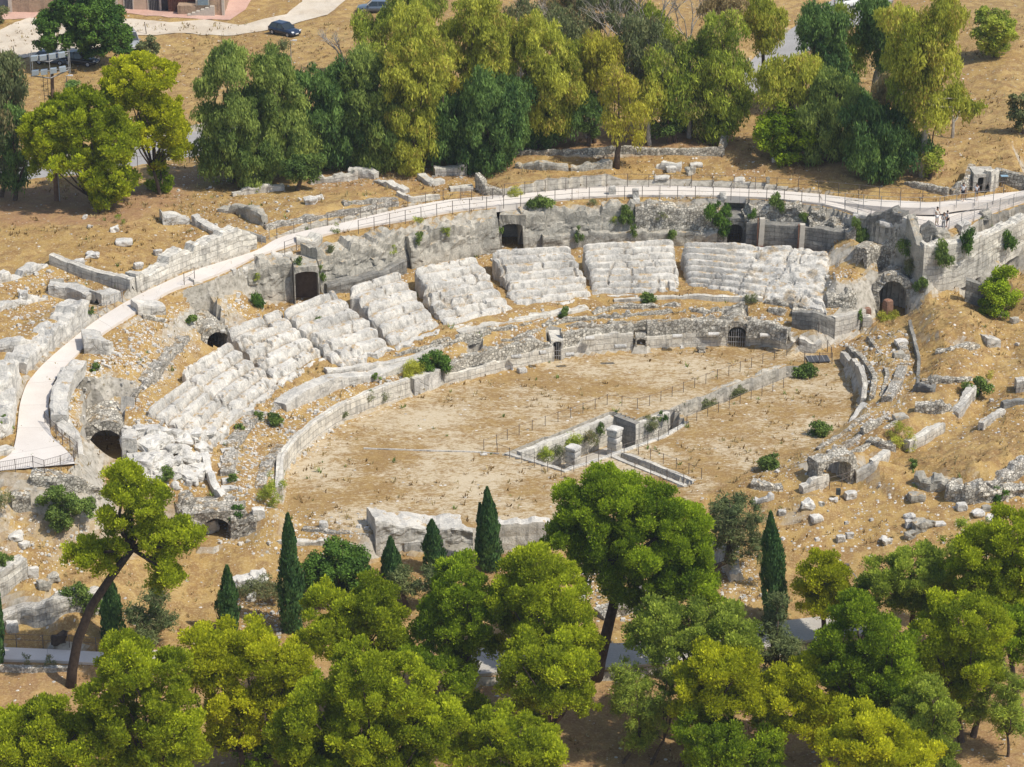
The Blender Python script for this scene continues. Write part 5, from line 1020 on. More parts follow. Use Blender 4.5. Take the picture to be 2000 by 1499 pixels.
# grate, information board, bin
e = thing('floor_grate', P(1598, 704, 0), 'dark square metal grate lying near the arena entrance', 'grate'); m_ = MB(); m_.box(P(1598, 706, 0) + (0, .3, .12), (2.0, 1.5, .07), .1); m_.build('plate', simple('dark_plate', (.07,.075,.085), .2, 3, .5, .4), e)
m_ = MB(); [m_.box(P(1598, 706, 0) + (x, .3, .17), (.05, 1.5, .03), .1) for x in (-1, -.5, 0, .5, 1)]; m_.build('frame_bars', M['metal_grey'], e)
e = thing('information_board', G(1957, 366), 'small blue topped information board on a post by the right doorway', 'sign'); b0 = np.array(e['_o']); m_ = MB(); m_.box(b0 + (0, 0, .5), (.12, .1, 1.1)); m_.build('post', M['metal'], e); m_ = MB(); m_.box(b0 + (.15, 0, 1.1), (.7, .5, .05), 0, 0); m_.build('panel', simple('blue_panel', (.25,.38,.48), .1), e)
e = thing('waste_bin', G(1640, 978), 'dark little bin on a post in front of the vaulted recess', 'bin'); b0 = np.array(e['_o']); m_ = MB(); m_.box(b0 + (0, 0, .4), (.08, .08, .9)); m_.build('post', M['metal'], e); m_ = MB(); m_.box(b0 + (-.15, 0, .75), (.34, .3, .5)); m_.build('bin_body', simple('dark_bin', (.05,.06,.06), .2), e)
sl = rough_block('flat_slab', P(945, 889, 0) + (0, 0, .05), (.6, .4, .12), .1, M['block'], j=.01, label='small flat white slab lying on the arena left of the basin', cat='stone slab')
wall('thin line of white kerb stones crossing the arena floor', [(710,878),(800,881),(905,884),(975,888)], .06, .18, 'block', zf=0, name='kerb_line', cat='kerb', jag=.03, amp=.01, sink=.2)
# ------------------------------------------------------------------ foliage
def leaf_mat(name, dark, light, trans=.35, brown=None):
    m, n, l, b = new_mat(name); k = NB(m); at = k.node('ShaderNodeVertexColor', layer_name='zone'); s = k.node('ShaderNodeSeparateColor'); l.new(at.outputs[0], s.inputs[0])
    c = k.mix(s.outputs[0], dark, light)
    if brown: c = k.mix(k.ramp(s.outputs[1], [(.72, 0), (.86, 1)]), c, brown)
    c = k.mix(1.0, c, k.ramp(s.outputs[2], [(0, .78), (1, 1.22)]), 'MULTIPLY')
    tr = k.node('ShaderNodeBsdfTranslucent'); l.new(c, tr.inputs['Color']); l.new(c, b.inputs['Base Color']); b.inputs['Roughness'].default_value = .75; b.inputs['Specular IOR Level'].default_value = .12
    mx = k.node('ShaderNodeMixShader'); mx.inputs[0].default_value = trans; l.new(b.outputs[0], mx.inputs[1]); l.new(tr.outputs[0], mx.inputs[2]); l.new(mx.outputs[0], n['Material Output'].inputs['Surface'])
    return m
LM = {
 'pine': leaf_mat('pine_needles', (.20,.26,.012), (.56,.62,.03), .4), 'pine_yellow': leaf_mat('pine_needles_yellow', (.32,.36,.012), (.70,.70,.03), .4),
 'pine_green': leaf_mat('pine_needles_green', (.13,.21,.012), (.44,.56,.03), .4), 'pine_soft': leaf_mat('pine_needles_soft', (.18,.25,.035), (.50,.58,.075), .4),
 'cypress': leaf_mat('cypress_leaves', (.035,.095,.035), (.15,.28,.075), .28), 'carob': leaf_mat('carob_leaves', (.05,.115,.02), (.16,.28,.04), .3),
 'olive': leaf_mat('olive_leaves', (.12,.155,.06), (.25,.27,.11), .3, (.30,.24,.11)), 'grey': leaf_mat('casuarina_needles', (.09,.13,.05), (.26,.30,.11), .35, (.28,.24,.12)),
 'willow': leaf_mat('pale_drooping_leaves', (.26,.30,.035), (.66,.66,.10), .42, (.50,.40,.09)), 'yellow': leaf_mat('yellowing_leaves', (.34,.32,.035), (.66,.62,.08), .42, (.55,.42,.12)),
 'pepper': leaf_mat('pepper_tree_leaves', (.13,.20,.045), (.42,.50,.11), .38), 'pepper_dark': leaf_mat('dark_evergreen_leaves', (.055,.12,.035), (.22,.34,.08), .32),
 'euc': leaf_mat('eucalyptus_leaves', (.18,.25,.035), (.52,.58,.08), .4, (.38,.33,.11)), 'bush': leaf_mat('bright_bush_leaves', (.09,.15,.035), (.24,.33,.07), .3), 'dry': leaf_mat('dry_straw_leaves', (.34,.26,.12), (.52,.42,.20), .35),
}
for v_ in LM.values(): pass
def sphere_dirs(n): 
    v = rng.normal(size=(n, 3)); return v / np.linalg.norm(v, axis=1)[:, None]
_ico = None
def ico():
    global _ico
    if _ico is None:
        bm = bmesh.new(); bmesh.ops.create_icosphere(bm, subdivisions=2, radius=1); _ico = (np.array([v.co[:] for v in bm.verts]), np.array([[v.index for v in f.verts] for f in bm.faces])); bm.free()
    return _ico
def ico1():
    global _ico1
    if _ico1 is None:
        bm = bmesh.new(); bmesh.ops.create_icosphere(bm, subdivisions=1, radius=1); _ico1 = (np.array([v.co[:] for v in bm.verts]), np.array([[v.index for v in f.verts] for f in bm.faces])); bm.free()
    return _ico1
_ico1 = None
PUFF = {'pine': (.58, .95), 'broad': (.6, .9), 'weep': (.75, 1.1), 'thin': (.6, .9)}
SHP = {'pine': (1.0, .62), 'weep': (1.5, .45), 'thin': (1.4, .3), 'broad': (1, .75)}
COV = {'pine': .85, 'weep': .8, 'thin': .35, 'broad': .9}
def crown_geo(lobes, kind='pine', leaf=.2, dens=1.0, core=True, puff_r=None):
    """lobes: (x,y,z,rx,rz). Each lobe carries rounded puffs, each puff a dark core body and many small leaf blades"""
    P_, Nn, Sz, Cc = [], [], [], []; cores = []
    lob = np.array(lobes, float)
    pr, flat = PUFF[kind]; pr = puff_r or pr
    pc, prad, pcol = [], [], []
    for li, (x, y, z, r, rz) in enumerate(lob):
        n = max(5, int(3.0 * (r / pr) ** 1.7 * (1.0 if kind != 'thin' else .8))); d = sphere_dirs(n * 2); d = d[d[:, 2] > -.72][:n]
        q = np.array([x, y, z]) + d * np.array([r, r, rz]) * rng.uniform(.55, 1.12, (len(d), 1))
        keep = np.ones(len(q), bool)
        for lj, (a, b, c, rr, rzz) in enumerate(lob):
            if lj != li: keep &= (((q - (a, b, c)) / (rr, rr, rzz)) ** 2).sum(1) > .42
        q = q[keep]; pc.append(q); prad.append(pr * rng.uniform(.6, 1.25, len(q))); pcol.append(np.clip(.5 + rng.normal(0, .22) + rng.normal(0, .2, len(q)), 0, 1))
        if core and r > 99: cores.append((x, y, z, r * .42, rz * .38))
    pc = np.vstack(pc); prad = np.concatenate(prad); pcol = np.concatenate(pcol)
    cen = lob[:, :3].mean(0)
    for c, r, cl in zip(pc, prad, pcol):
        n = max(10, int(dens * COV[kind] * 12.6 * r * r / (.5 * SHP[kind][0] * SHP[kind][1] * leaf * leaf))); d = sphere_dirs(n); d[:, 2] = np.abs(d[:, 2]) * np.where(rng.random(n) < .72, 1, -1)
        rr = r * (1 + .28 * fbm(d[:, 0] * 2.2 + c[0], d[:, 1] * 2.2 + c[1], d[:, 2] * 2.2, 2, 7)) * rng.uniform(.55, 1.15, n)
        P_.append(c + d * rr[:, None] * np.array([1, 1, flat if kind != 'weep' else 1.25])); Nn.append(d); Cc.append(np.stack([np.clip(cl + rng.normal(0, .16, n), 0, 1), np.full(n, rng.random()) * .6 + rng.random(n) * .4, rng.random(n)], 1))
    P_ = np.vstack(P_); D = np.vstack(Nn); Cc = np.vstack(Cc); n = len(P_)
    if kind == 'weep': ax_ = np.array([0, 0, -1.]) + rng.normal(0, .35, (n, 3)); L_, Wd = leaf * 1.5, leaf * .45
    elif kind == 'pine': ax_ = D * .8 + np.array([0, 0, .7]) + rng.normal(0, .35, (n, 3)); L_, Wd = leaf * 1.0, leaf * .62
    elif kind == 'thin': ax_ = D * .5 + rng.normal(0, .6, (n, 3)); L_, Wd = leaf * 1.4, leaf * .3
    else: ax_ = rng.normal(0, 1, (n, 3)) + D * .3; L_, Wd = leaf, leaf * .75
    ax_ /= np.linalg.norm(ax_, axis=1)[:, None]
    nm = D + rng.normal(0, .55, (n, 3)); sd2 = np.cross(ax_, nm); sd2 /= np.linalg.norm(sd2, axis=1)[:, None] + 1e-6
    sc = rng.uniform(.6, 1.35, (n, 1)); a = ax_ * L_ * sc; b = sd2 * Wd * sc
    V = np.stack([P_ - a * .5, P_ + b * .5, P_ + a * .5, P_ - b * .5], 1).reshape(-1, 3); Fq = np.arange(4 * n).reshape(-1, 4); col = np.repeat(np.c_[Cc, np.ones(n)], 4, 0)
    if core:
        iv, iF = ico1(); vs = []; fs = []; k = len(V)
        for (x, y, z, r, rz) in cores:
            w_ = iv * (1 + .25 * fbm(iv[:, 0] * 1.7 + x, iv[:, 1] * 1.7 + y, iv[:, 2] * 1.7 + z, 3, 8))[:, None] * (r, r, rz) + (x, y, z); vs.append(w_); fs.append(iF + k); k += len(iv)
        for c, r in zip(pc, prad):
            w_ = iv * r * .48 * (1 + .3 * fbm(iv[:, 0] * 2 + c[0], iv[:, 1] * 2 + c[1], iv[:, 2] * 2 + c[2], 2, 9))[:, None] * (1, 1, flat) + c; vs.append(w_); fs.append(iF + k); k += len(iv)
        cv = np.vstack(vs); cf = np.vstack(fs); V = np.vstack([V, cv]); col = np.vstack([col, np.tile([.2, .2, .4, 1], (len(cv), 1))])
        Ft = np.c_[cf, cf[:, 2]]
        return V, Fq, cf, col
    return V, Fq, None, col
def quadtri_mesh(name, V, Fq, Ft, mat, parent, origin, col):
    me = bpy.data.meshes.new(name); o0 = np.array(origin, float); V = V - o0
    nq = len(Fq); ntr = 0 if Ft is None else len(Ft)
    me.vertices.add(len(V)); me.vertices.foreach_set('co', V.astype(np.float32).ravel())
    li = Fq.ravel() if Ft is None else np.r_[Fq.ravel(), Ft.ravel()]
    me.loops.add(len(li)); me.loops.foreach_set('vertex_index', li.astype(np.int32))
    st_ = np.arange(nq) * 4 if Ft is None else np.r_[np.arange(nq) * 4, nq * 4 + np.arange(ntr) * 3]
    me.polygons.add(nq + ntr); me.polygons.foreach_set('loop_start', st_.astype(np.int32)); me.update(calc_edges=True)
    ca = me.color_attributes.new('zone', 'FLOAT_COLOR', 'POINT'); ca.data.foreach_set('color', col.astype(np.float32).ravel())
    me.materials.append(mat); o = bpy.data.objects.new(name, me); C.objects.link(o)
    if parent is not None: o.parent = parent; o.location = o0 - np.array(parent['_o'])
    else: o.location = o0
    return o
def limb(a, b, r0, r1, m_, bend=.12, n=6, seg=5):
    a = np.array(a, float); b = np.array(b, float); L_ = np.linalg.norm(b - a); k = rng.normal(0, bend * L_, 3) * (1, 1, .4)
    pts = [a + (b - a) * t + k * math.sin(math.pi * t) for t in np.linspace(0, 1, seg)]; m_.tube(pts, list(np.linspace(r0, r1, seg)), n)
def tree(label, base, lobes, pal, kind='pine', leaf=.19, dens=1.0, name='pine_tree', cat='pine tree', trunk=None, bark='wood', group=None, tr=.22, depth=True, core=True, rz=.8, bz=None, puff=None):
    """base: photo point of the trunk foot; lobes: photo circles (x, y, r) of the crown, standing over the base"""
    b = G(*base) if bz is None else P(*base, bz)
    s_ = ppm(b + (0, 0, 3)); lo = []
    for i, l_ in enumerate(lobes):
        px, py, rp = l_[:3]; rp = rp * (1.16 if group == BG else .98); c = at_y(px, py, b[1] - (l_[3] if len(l_) > 3 else 0)); r = rp / s_
        lo.append((*c, r, r * rz))
        if depth and rp >= 24:
            lo.append((c[0] + rng.normal(0, .15) * r, c[1] + r * .95, c[2] - r * .05, r * .85, r * .85 * rz)); lo.append((c[0] + rng.normal(0, .15) * r, c[1] - r * .75, c[2] - r * .3, r * .8, r * .8 * rz))
    e = thing(name, b, label, cat, group)
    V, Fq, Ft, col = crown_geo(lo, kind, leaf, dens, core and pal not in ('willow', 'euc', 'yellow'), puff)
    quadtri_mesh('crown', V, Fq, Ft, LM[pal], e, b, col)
    m_ = MB(); la = np.array(lo); top = la[:, :3].mean(0); fork = np.array([top[0], top[1], b[2] + max(.5, (la[:, 2].min() - b[2]) * .75)])
    if trunk:
        pts = [b - (0, 0, .4)] + [at_y(x, y, b[1]) for x, y in trunk]; fork = pts[-1]; m_.tube(pts, list(np.linspace(tr * 1.3, tr * .75, len(pts))), 8)
    else: 
        fork = b + (fork - b) * 1.0; limb(b - (0, 0, .4), fork, tr * 1.25, tr * .8, m_, .04, 8, 6)
    for (x, y, z, r, q) in lo[::2 if len(lo) > 14 else 1]: limb(fork, (x, y, z + q * .3), tr * .5, .04, m_, .08, 5, 4)
    m_.build('trunk', M[bark], e, sm=True)
    return e
def bare_tree(label, base, h, spread, group=None, name='bare_tree', tr=.2, lean=0, mat='bark_grey', leaves=None):
    b = G(*base); e = thing(name, b, label, 'bare tree', group); m_ = MB(); tips = []
    def grow(p, d, L_, r, lv):
        q = p + d * L_; mid = (p + q) / 2 + rng.normal(0, .05 * L_, 3); m_.tube([p, mid, q], [r, r * .85, r * .68], 5 if lv < 2 else 3)
        if lv >= 5: tips.append(q); return
        for i in range(3 if lv in (1, 2, 3) else 2):
            nd = d + rng.normal(0, .42 * spread, 3); nd[2] = nd[2] * .6 + .35; nd /= np.linalg.norm(nd); grow(q, nd, L_ * rng.uniform(.62, .85), r * .62, lv + 1)
    grow(b - (0, 0, .3), np.array([lean, 0, 1.]) / math.hypot(lean, 1), h * .28, tr, 0); m_.build('branches', M[mat], e)
    if leaves:
        lo = [(*t, .55, .5) for t in tips[::leaves[1]]]; V, Fq, Ft, col = crown_geo(lo, 'weep', .3, .5, False, .55); quadtri_mesh('crown', V, Fq, Ft, LM[leaves[0]], e, b, col)
    return e
def cypress(label, base, top_px, wpx, twin=None, bz=None):
    b = G(*base) if bz is None else P(*base, bz); e = thing('cypress_tree', b, label, 'cypress', 'slender cypress trees'); t = at_y(top_px[0], top_px[1], b[1]); H = t[2] - b[2]; r = wpx / ppm(b + (0, 0, H / 2)) / 2
    n = int(5200 * r * H / 6); f = rng.random(n) ** .85; a = rng.uniform(0, 6.283, n); prof = np.sin(np.pi * np.clip(f * .92 + .08, 0, 1) ** .62) ** .8
    rr = r * prof * (1 + .75 * fbm(np.cos(a) * 1.4, np.sin(a) * 1.4, f * 8 + base[0], 3, 4)) * rng.uniform(.8, 1.2, n) + .03
    ctr = b + (t - b) * f[:, None]; D = np.stack([np.cos(a), np.sin(a), np.full(n, .35)], 1); P_ = ctr + D * rr[:, None] * (1, 1, 0) ; P_[:, 2] += .05
    ax_ = np.array([0, 0, 1.]) + rng.normal(0, .18, (n, 3)) + D * .25; sd2 = np.cross(ax_, D + rng.normal(0, .4, (n, 3))); sd2 /= np.linalg.norm(sd2, axis=1)[:, None]
    A_ = ax_ * .26; B_ = sd2 * .075; V = np.stack([P_ - A_ * .5, P_ + B_, P_ + A_ * .6, P_ - B_], 1).reshape(-1, 3); Fq = np.arange(4 * n).reshape(-1, 4); cl = np.clip(.5 + .6 * fbm(a * 2.5, f * 14, 0, 2, 3) + rng.normal(0, .15, n), 0, 1); col = np.repeat(np.stack([cl, rng.random(n), rng.random(n), np.ones(n)], 1), 4, 0)
    fr_ = np.linspace(0, 1, 26); k = 14; cv = []
    for q in fr_:
        pr_ = math.sin(math.pi * min(1, max(0, q * .92 + .08)) ** .62) ** .8
        for j in range(k): aa = 2 * math.pi * j / k; cv.append(b + (t - b) * q + np.array([math.cos(aa), math.sin(aa), 0]) * (r * .6 * pr_ * (1 + .15 * math.sin(aa * 3 + q * 9)) + .01))
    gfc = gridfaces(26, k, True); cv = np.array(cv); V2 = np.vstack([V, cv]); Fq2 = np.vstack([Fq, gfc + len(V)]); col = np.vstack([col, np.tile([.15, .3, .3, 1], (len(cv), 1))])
    quadtri_mesh('crown', V2, Fq2, None, LM['cypress'], e, b, col); m_ = MB(); m_.tube([b - (0, 0, .5), b + (0, 0, 1.0)], [.14, .1], 7); m_.build('trunk', M['wood'], e); return e
def hit(px, py):
    dg = bpy.context.evaluated_depsgraph_get(); d = Vector(ray(px, py)).normalized()
    ok, loc, nrm, *_ = S.ray_cast(dg, Vector((0, 0, HC)), d)
    return np.array(loc) if ok else G(px, py)
def shrub(label, px, py, rx, ry, pal='bush', kind='broad', leaf=.16, z=None, dens=1.0, name='shrub', cat='shrub', hang=False, group=None):
    """px,py: photo centre; stands on the ground below it, or at height z when given (on a wall face)"""
    if z is None: b = G(px, py + ry * .8)
    else: b = HITS[(px, py)]
    s_ = ppm(b); r = rx / s_; q = ry / s_ / .92; lo = []
    c = at_y(px, py, b[1] - (.25 if hang else 0)); nl = 1 if r < .5 else 4
    for i in range(nl):
        o_ = rng.normal(0, .35, 3) * (r, r * .5, q * .8) if nl > 1 else 0; lo.append((*(c + o_), r * (.75 if nl > 1 else 1) * (1 if not hang else .8), q * (.7 if nl > 1 else 1)))
    V, Fq, Ft, col = crown_geo(lo, 'weep' if hang else kind, leaf, dens, kind != 'thin', min(.45, r * .5 + .05))
    o = quadtri_mesh(name, V, Fq, Ft, LM[pal], None, b, col); tag(o, label, cat, group); return o
hg = [(583,515,9,14,8.0,'bush','green plant hanging left over the brown doorway'),(627,545,8,20,6.8,'bush','green creeper hanging right of the brown doorway'),(502,595,14,20,5.0,'carob','dark creeper low on the leftmost cliff'),(500,545,6,12,7.0,'euc','thin creeper on the leftmost cliff'),(1222,425,12,18,7.2,'bush','green plants hanging on the middle back cliff, left of the rubble wall'),(1240,455,10,14,6.0,'bush','lower part creeper of the middle back cliff'),(1195,435,8,10,7,'euc','small tuft at the middle back cliff'),
 (1131,460,9,14,6.0,'bush','green tuft on the projecting rock course'),(1405,420,24,22,7.4,'carob','large dark creeper left of the arched barred door'),(1412,450,10,12,6.2,'carob','creeper tail beside the arched barred door'),(1470,415,8,20,7.6,'carob','creeper left of the taller brick pier'),(1521,400,12,14,8.6,'bush','green tuft on the rubble eave'),(1568,425,8,6,7.8,'bush','grass tuft over the shorter pier'),(1315,463,10,8,6.0,'bush','round tuft above the shaded seat gap'),(975,450,8,8,6.4,'bush','green tuft left of the black square door'),(1290,425,8,8,7.2,'olive','dry tuft on the rubble back wall'),(1155,400,8,8,8.2,'olive','dry shrub on the coursed cliff'),
 (870,455,8,10,6.5,'euc','weed on the cliff left of the black door'),(820,465,8,12,6.2,'bush','green weed on the notched cliff'),(765,490,8,14,6,'euc','yellow green weed in the cliff notch'),(645,490,8,10,7,'olive','dry weeds on the two tiered cliff'),(1670,440,9,12,8.1,'bush','green tuft at the pale broken buttress'),(1682,462,14,14,7.0,'bush','creeper on the shaded grey block wall'),(1770,490,18,22,6.3,'bush','bright creeper mass in the dark cleft'),(1842,495,16,28,6.6,'bush','long bright creeper on the tall pale wall, left'),(1888,470,12,30,7.0,'carob','dark creeper on the tall pale wall, middle'),(1970,465,14,20,6.8,'carob','dark creeper on the tall pale wall, right'),(1780,520,10,18,5,'olive','dry brown growth in the dark cleft'),(1800,555,12,10,3.6,'bush','green plants at the foot of the cleft'),
 (1735,620,14,10,1.6,'willow','yellow green weeds at the foot of the brick pier'),(1680,620,6,18,2.2,'carob','creeper beside the small brick cap'),(1150,852,17,11,-1.4,'olive','tangled grey green growth along the middle of the basin wall'),(1115,866,16,10,-1.4,'euc','low green growth beside the shorter basin pillar'),(1172,838,8,12,-1.4,'bush','green growth in the deepest corner of the basin wall'),(1055,885,14,12,-1.7,'euc','bright green bush at the left end of the basin'),(1085,882,14,9,-1.8,'olive','brownish scrub in the basin, left part'),(1268,832,13,16,-1.2,'olive','tall grey green weeds in the basin, right of the shaded corner'),(1295,815,8,12,-.8,'carob','dark creeper at the far end of the basin'),(1440,766,14,8,-1,'olive','weeds in the narrow channel, left'),(1380,795,14,12,-1,'olive','weeds in the narrow channel, near the basin'),
 (1925,372,7,16,10.4,'carob','dark creeper in the shaded stone doorway')]
bpy.context.view_layer.update(); HITS = {(h_[0], h_[1]): hit(h_[0], h_[1]) for h_ in hg}
BG = 'trees along the road behind the monument'
PG = 'umbrella topped pines in the foreground'
tree('leaning pine at far left, its long bare trunk bending right under an airy crown', (137,1340), [(248,945,34),(228,985,36),(290,985,40),(262,1010,34),(345,1045,36),(300,1050,30),(378,1045,16),(180,1075,34),(140,1085,18),(215,1100,26),(325,1100,32),(345,1125,20),(240,1045,26),(305,1140,18)], 'pine', leaf=.19, dens=.8, trunk=[(141,1310),(152,1250),(178,1185),(215,1130),(258,1072)], tr=.33, bark='bark_dark', group=PG, depth=True)
tree('very large round pine crown filling the lower left, right of the leaning trunk', (260,1620), [(250,1290,50),(320,1330,52),(205,1335,48),(270,1390,70),(350,1410,48),(215,1450,55),(330,1470,55),(270,1500,60),(180,1400,30),(370,1460,30)], 'pine', group=PG)
tree('pine crown cut by the lower left corner of the picture', (60,1620), [(90,1405,38),(50,1440,48),(130,1440,42),(20,1485,45),(110,1490,50),(170,1425,28),(0,1430,35)], 'pine', group=PG)
tree('bright yellow green pine between the large left crown and the broad middle crown', (480,1530), [(420,1265,48),(500,1265,42),(562,1300,42),(450,1325,52),(535,1360,48),(392,1320,30),(470,1410,44),(380,1250,24),(590,1290,24),(430,1380,34),(420,1440,30)], 'pine_yellow', group=PG)
tree('light green pine directly below the round dark tree', (690,1400), [(640,1190,48),(720,1168,44),(765,1215,42),(655,1245,44),(735,1265,45),(610,1240,28),(785,1260,28),(690,1210,45)], 'pine', dens=.9, group=PG)
tree('broadest pine crown at the bottom, just left of centre', (740,1640), [(700,1320,55),(800,1335,52),(620,1390,52),(712,1400,72),(822,1415,58),(640,1465,62),(770,1475,70),(870,1395,30),(570,1440,42),(680,1500,60),(840,1480,45),(600,1500,50)], 'pine', group=PG)
tree('dark pine with drooping shaded sides left of the paired middle crowns', (905,1400), [(900,1145,52),(862,1190,44),(945,1190,52),(890,1250,50),(840,1225,30),(935,1255,35),(900,1290,26),(880,1120,30)], 'pine_green', group=PG)
tree('tall bright pine crown right of centre, below the smooth grey wall', (1070,1420), [(1035,1125,48),(1095,1150,48),(1060,1195,52),(1130,1215,35),(1000,1165,36),(1015,1235,44),(1085,1245,45),(1140,1255,28),(1050,1095,28)], 'pine', group=PG)
tree('small bright pine tuft cluster in front of the tall central crown', (1060,1500), [(1025,1285,38),(1095,1280,38),(1135,1310,28),(1012,1335,40),(1060,1345,38),(1128,1345,28),(1030,1395,32),(1150,1385,20),(1090,1310,30)], 'pine', leaf=.19, group=PG)
tree('huge dark umbrella pine covering the front rim of the arena', (1165,1322), [(1185,945,38),(1135,980,44),(1225,965,45),(1280,990,45),(1330,1020,45),(1195,1010,55),(1100,1035,34),(1150,1055,46),(1255,1050,56),(1345,1062,38),(1085,1060,20),(1310,1100,46),(1170,1105,34),(1225,1100,35),(1355,1100,25)], 'pine_green', trunk=[(1172,1290),(1190,1215),(1206,1150),(1222,1090)], tr=.38, bark='bark_dark', leaf=.19, group=PG, rz=.72)
tree('lower drooping bough cluster pine right of the thick black trunk', (1330,1330), [(1200,1150,26),(1260,1135,34),(1320,1140,38),(1375,1155,34),(1290,1170,28),(1235,1170,22)], 'pine_green', leaf=.19, dens=.9, group=PG)
tree('thin dark olive toned tree with a bent trunk, right of the umbrella pine', (1375,1132), [(1425,990,30),(1418,1025,34),(1455,1040,30),(1480,1075,26),(1440,1080,28),(1405,1060,22),(1465,1000,22)], 'grey', 'thin', trunk=[(1392,1110),(1418,1098),(1424,1060)], name='casuarina_tree', cat='tree', leaf=.24, dens=.9, tr=.22, depth=True)
tree('compact yellow pine standing alone beside the tall right cypress', (1605,1260), [(1608,1110,36),(1590,1145,30),(1632,1140,32),(1648,1175,22),(1605,1160,30),(1575,1180,22),(1640,1195,16)], 'pine_yellow', leaf=.19, group=PG)
tree('soft grey green pine below the umbrella pine, right of its trunk', (1340,1450), [(1290,1225,48),(1355,1225,48),(1425,1220,42),(1258,1252,36),(1335,1265,42),(1400,1262,44),(1455,1250,30)], 'pine_soft', dens=.8, group=PG)
tree('thin young pine on a slim pole trunk in the bottom middle clearing', (1212,1490), [(1235,1325,34),(1280,1350,36),(1228,1380,36),(1285,1400,26),(1250,1430,26),(1215,1345,26)], 'pine_soft', 'thin', dens=.8, group=PG, leaf=.19, tr=.12)
tree('second thin pine in the bottom middle clearing, slightly right', (1268,1495), [(1305,1325,24),(1310,1370,26),(1265,1430,22)], 'pine_soft', 'thin', dens=.7, group=PG, leaf=.19, tr=.1)
tree('bright tufted pine on a slanting trunk, left one of the lower right pair', (1322,1515), [(1392,1295,40),(1345,1330,28),(1440,1300,34),(1345,1370,32),(1402,1360,42),(1455,1350,30),(1390,1410,32),(1330,1400,20)], 'pine_yellow', leaf=.19, trunk=[(1340,1470),(1375,1425),(1395,1390)], group=PG, tr=.2)
tree('bright tufted pine with forked trunks, right one of the lower right pair', (1485,1515), [(1582,1318,36),(1530,1345,42),(1620,1365,36),(1480,1360,34),(1495,1412,34),(1590,1390,44),(1640,1395,22),(1545,1385,40),(1610,1430,30)], 'pine_yellow', leaf=.19, trunk=[(1510,1465),(1545,1415),(1560,1390)], group=PG, tr=.2)
tree('dark green understorey pine between the bright pair at the lower right', (1420,1560), [(1360,1440,36),(1420,1450,40),(1500,1470,38),(1370,1490,34),(1450,1500,38)], 'pine_green', group=PG, dens=.8)
tree('tall layered green pine right of the pale path patch', (1690,1500), [(1680,1215,48),(1635,1250,44),(1738,1255,44),(1700,1305,56),(1620,1300,32),(1758,1325,34),(1690,1365,44),(1650,1350,36),(1740,1380,34),(1670,1190,26)], 'pine_green', group=PG)
tree('brightest yellow pine crown at the bottom right edge', (1720,1640), [(1680,1430,50),(1738,1455,50),(1640,1465,36),(1795,1485,42),(1700,1490,50),(1760,1500,40)], 'pine_yellow', group=PG, leaf=.19)
tree('wide airy pine with a visible dark trunk at upper right of the grove', (1775,1290), [(1785,1110,46),(1725,1125,34),(1842,1110,38),(1780,1160,38),(1848,1155,32),(1700,1155,26),(1820,1190,26),(1745,1165,26)], 'pine_soft', group=PG, dens=.9, trunk=[(1777,1250),(1783,1200),(1788,1160)], tr=.2)
tree('dense pine touching the right edge, highest of the grove', (1960,1330), [(1985,1040,40),(1940,1090,46),(1995,1105,44),(1895,1120,40),(1960,1150,46),(1910,1070,34),(1975,1190,36),(1920,1165,36)], 'pine', group=PG)
tree('thin top sprigs of a pine rising into the stony field at right', (1895,1240), [(1890,1035,24),(1860,1060,18),(1925,1040,20),(1880,1075,22)], 'pine_soft', 'thin', group=PG, dens=.8, leaf=.2)
tree('round pine in the middle of the right grove', (1880,1450), [(1868,1200,42),(1930,1215,42),(1828,1240,42),(1895,1270,46),(1848,1315,38),(1935,1290,30),(1815,1295,32),(1880,1330,30)], 'pine', group=PG)
tree('shaded pine under the grove, against the right edge', (2000,1400), [(1985,1215,32),(1995,1250,34),(1960,1240,26)], 'pine_green', group=PG)
tree('soft pine in front of the right grove, above the straw clearing', (1850,1560), [(1820,1375,38),(1800,1425,44),(1845,1440,38),(1775,1390,30),(1820,1470,34)], 'pine_soft', group=PG)
tree('low light green boughs over the straw clearing at right', (1900,1440), [(1900,1385,28),(1875,1350,24),(1930,1360,24),(1945,1320,26)], 'pine_soft', 'thin', group=PG, dens=1.0, leaf=.2)
tree('young slender pine alone in the bottom right clearing', (1967,1478), [(1978,1345,20),(1965,1375,26),(1985,1400,26),(1955,1405,22),(1975,1425,22)], 'pine_soft', 'thin', group=PG, dens=1.0, leaf=.2, tr=.1, depth=True)
tree('pine crown cut by the bottom edge, right of centre', (1000,1640), [(955,1425,38),(1012,1445,44),(1070,1460,34),(920,1465,36),(980,1490,50),(1050,1500,44)], 'pine', group=PG)
tree('dark shaded pine deep between the two left foreground crowns', (600,1500), [(560,1390,30),(585,1330,30),(550,1450,34),(490,1470,34)], 'pine_green', group=PG, dens=.8)
tree('dusky understorey pine behind the broadest crown', (860,1450), [(840,1290,30),(800,1290,28),(900,1330,30),(930,1390,26)], 'pine_green', group=PG, dens=.7)
tree('round deep green tree like a dome, between cypresses in front of the arena', (665,1175), [(660,1098,34),(620,1115,28),(704,1098,28),(640,1135,30),(690,1130,30),(605,1145,18)], 'carob', 'broad', name='carob_tree', cat='tree', leaf=.19)
tree('grey green casuarina with wispy dark crown below the tall right cypress', (1520,1370), [(1520,1215,24),(1505,1250,30),(1542,1265,30),(1500,1300,26),(1545,1305,24),(1520,1180,16)], 'grey', 'thin', name='casuarina_tree', cat='tree', leaf=.26, dens=.9)
tree('wispy grey bush tree left of the lone small cypress', (300,1262), [(300,1170,22),(270,1215,22),(320,1205,24),(295,1235,26),(335,1215,14),(262,1195,14)], 'grey', 'thin', name='casuarina_tree', cat='tree', leaf=.24)
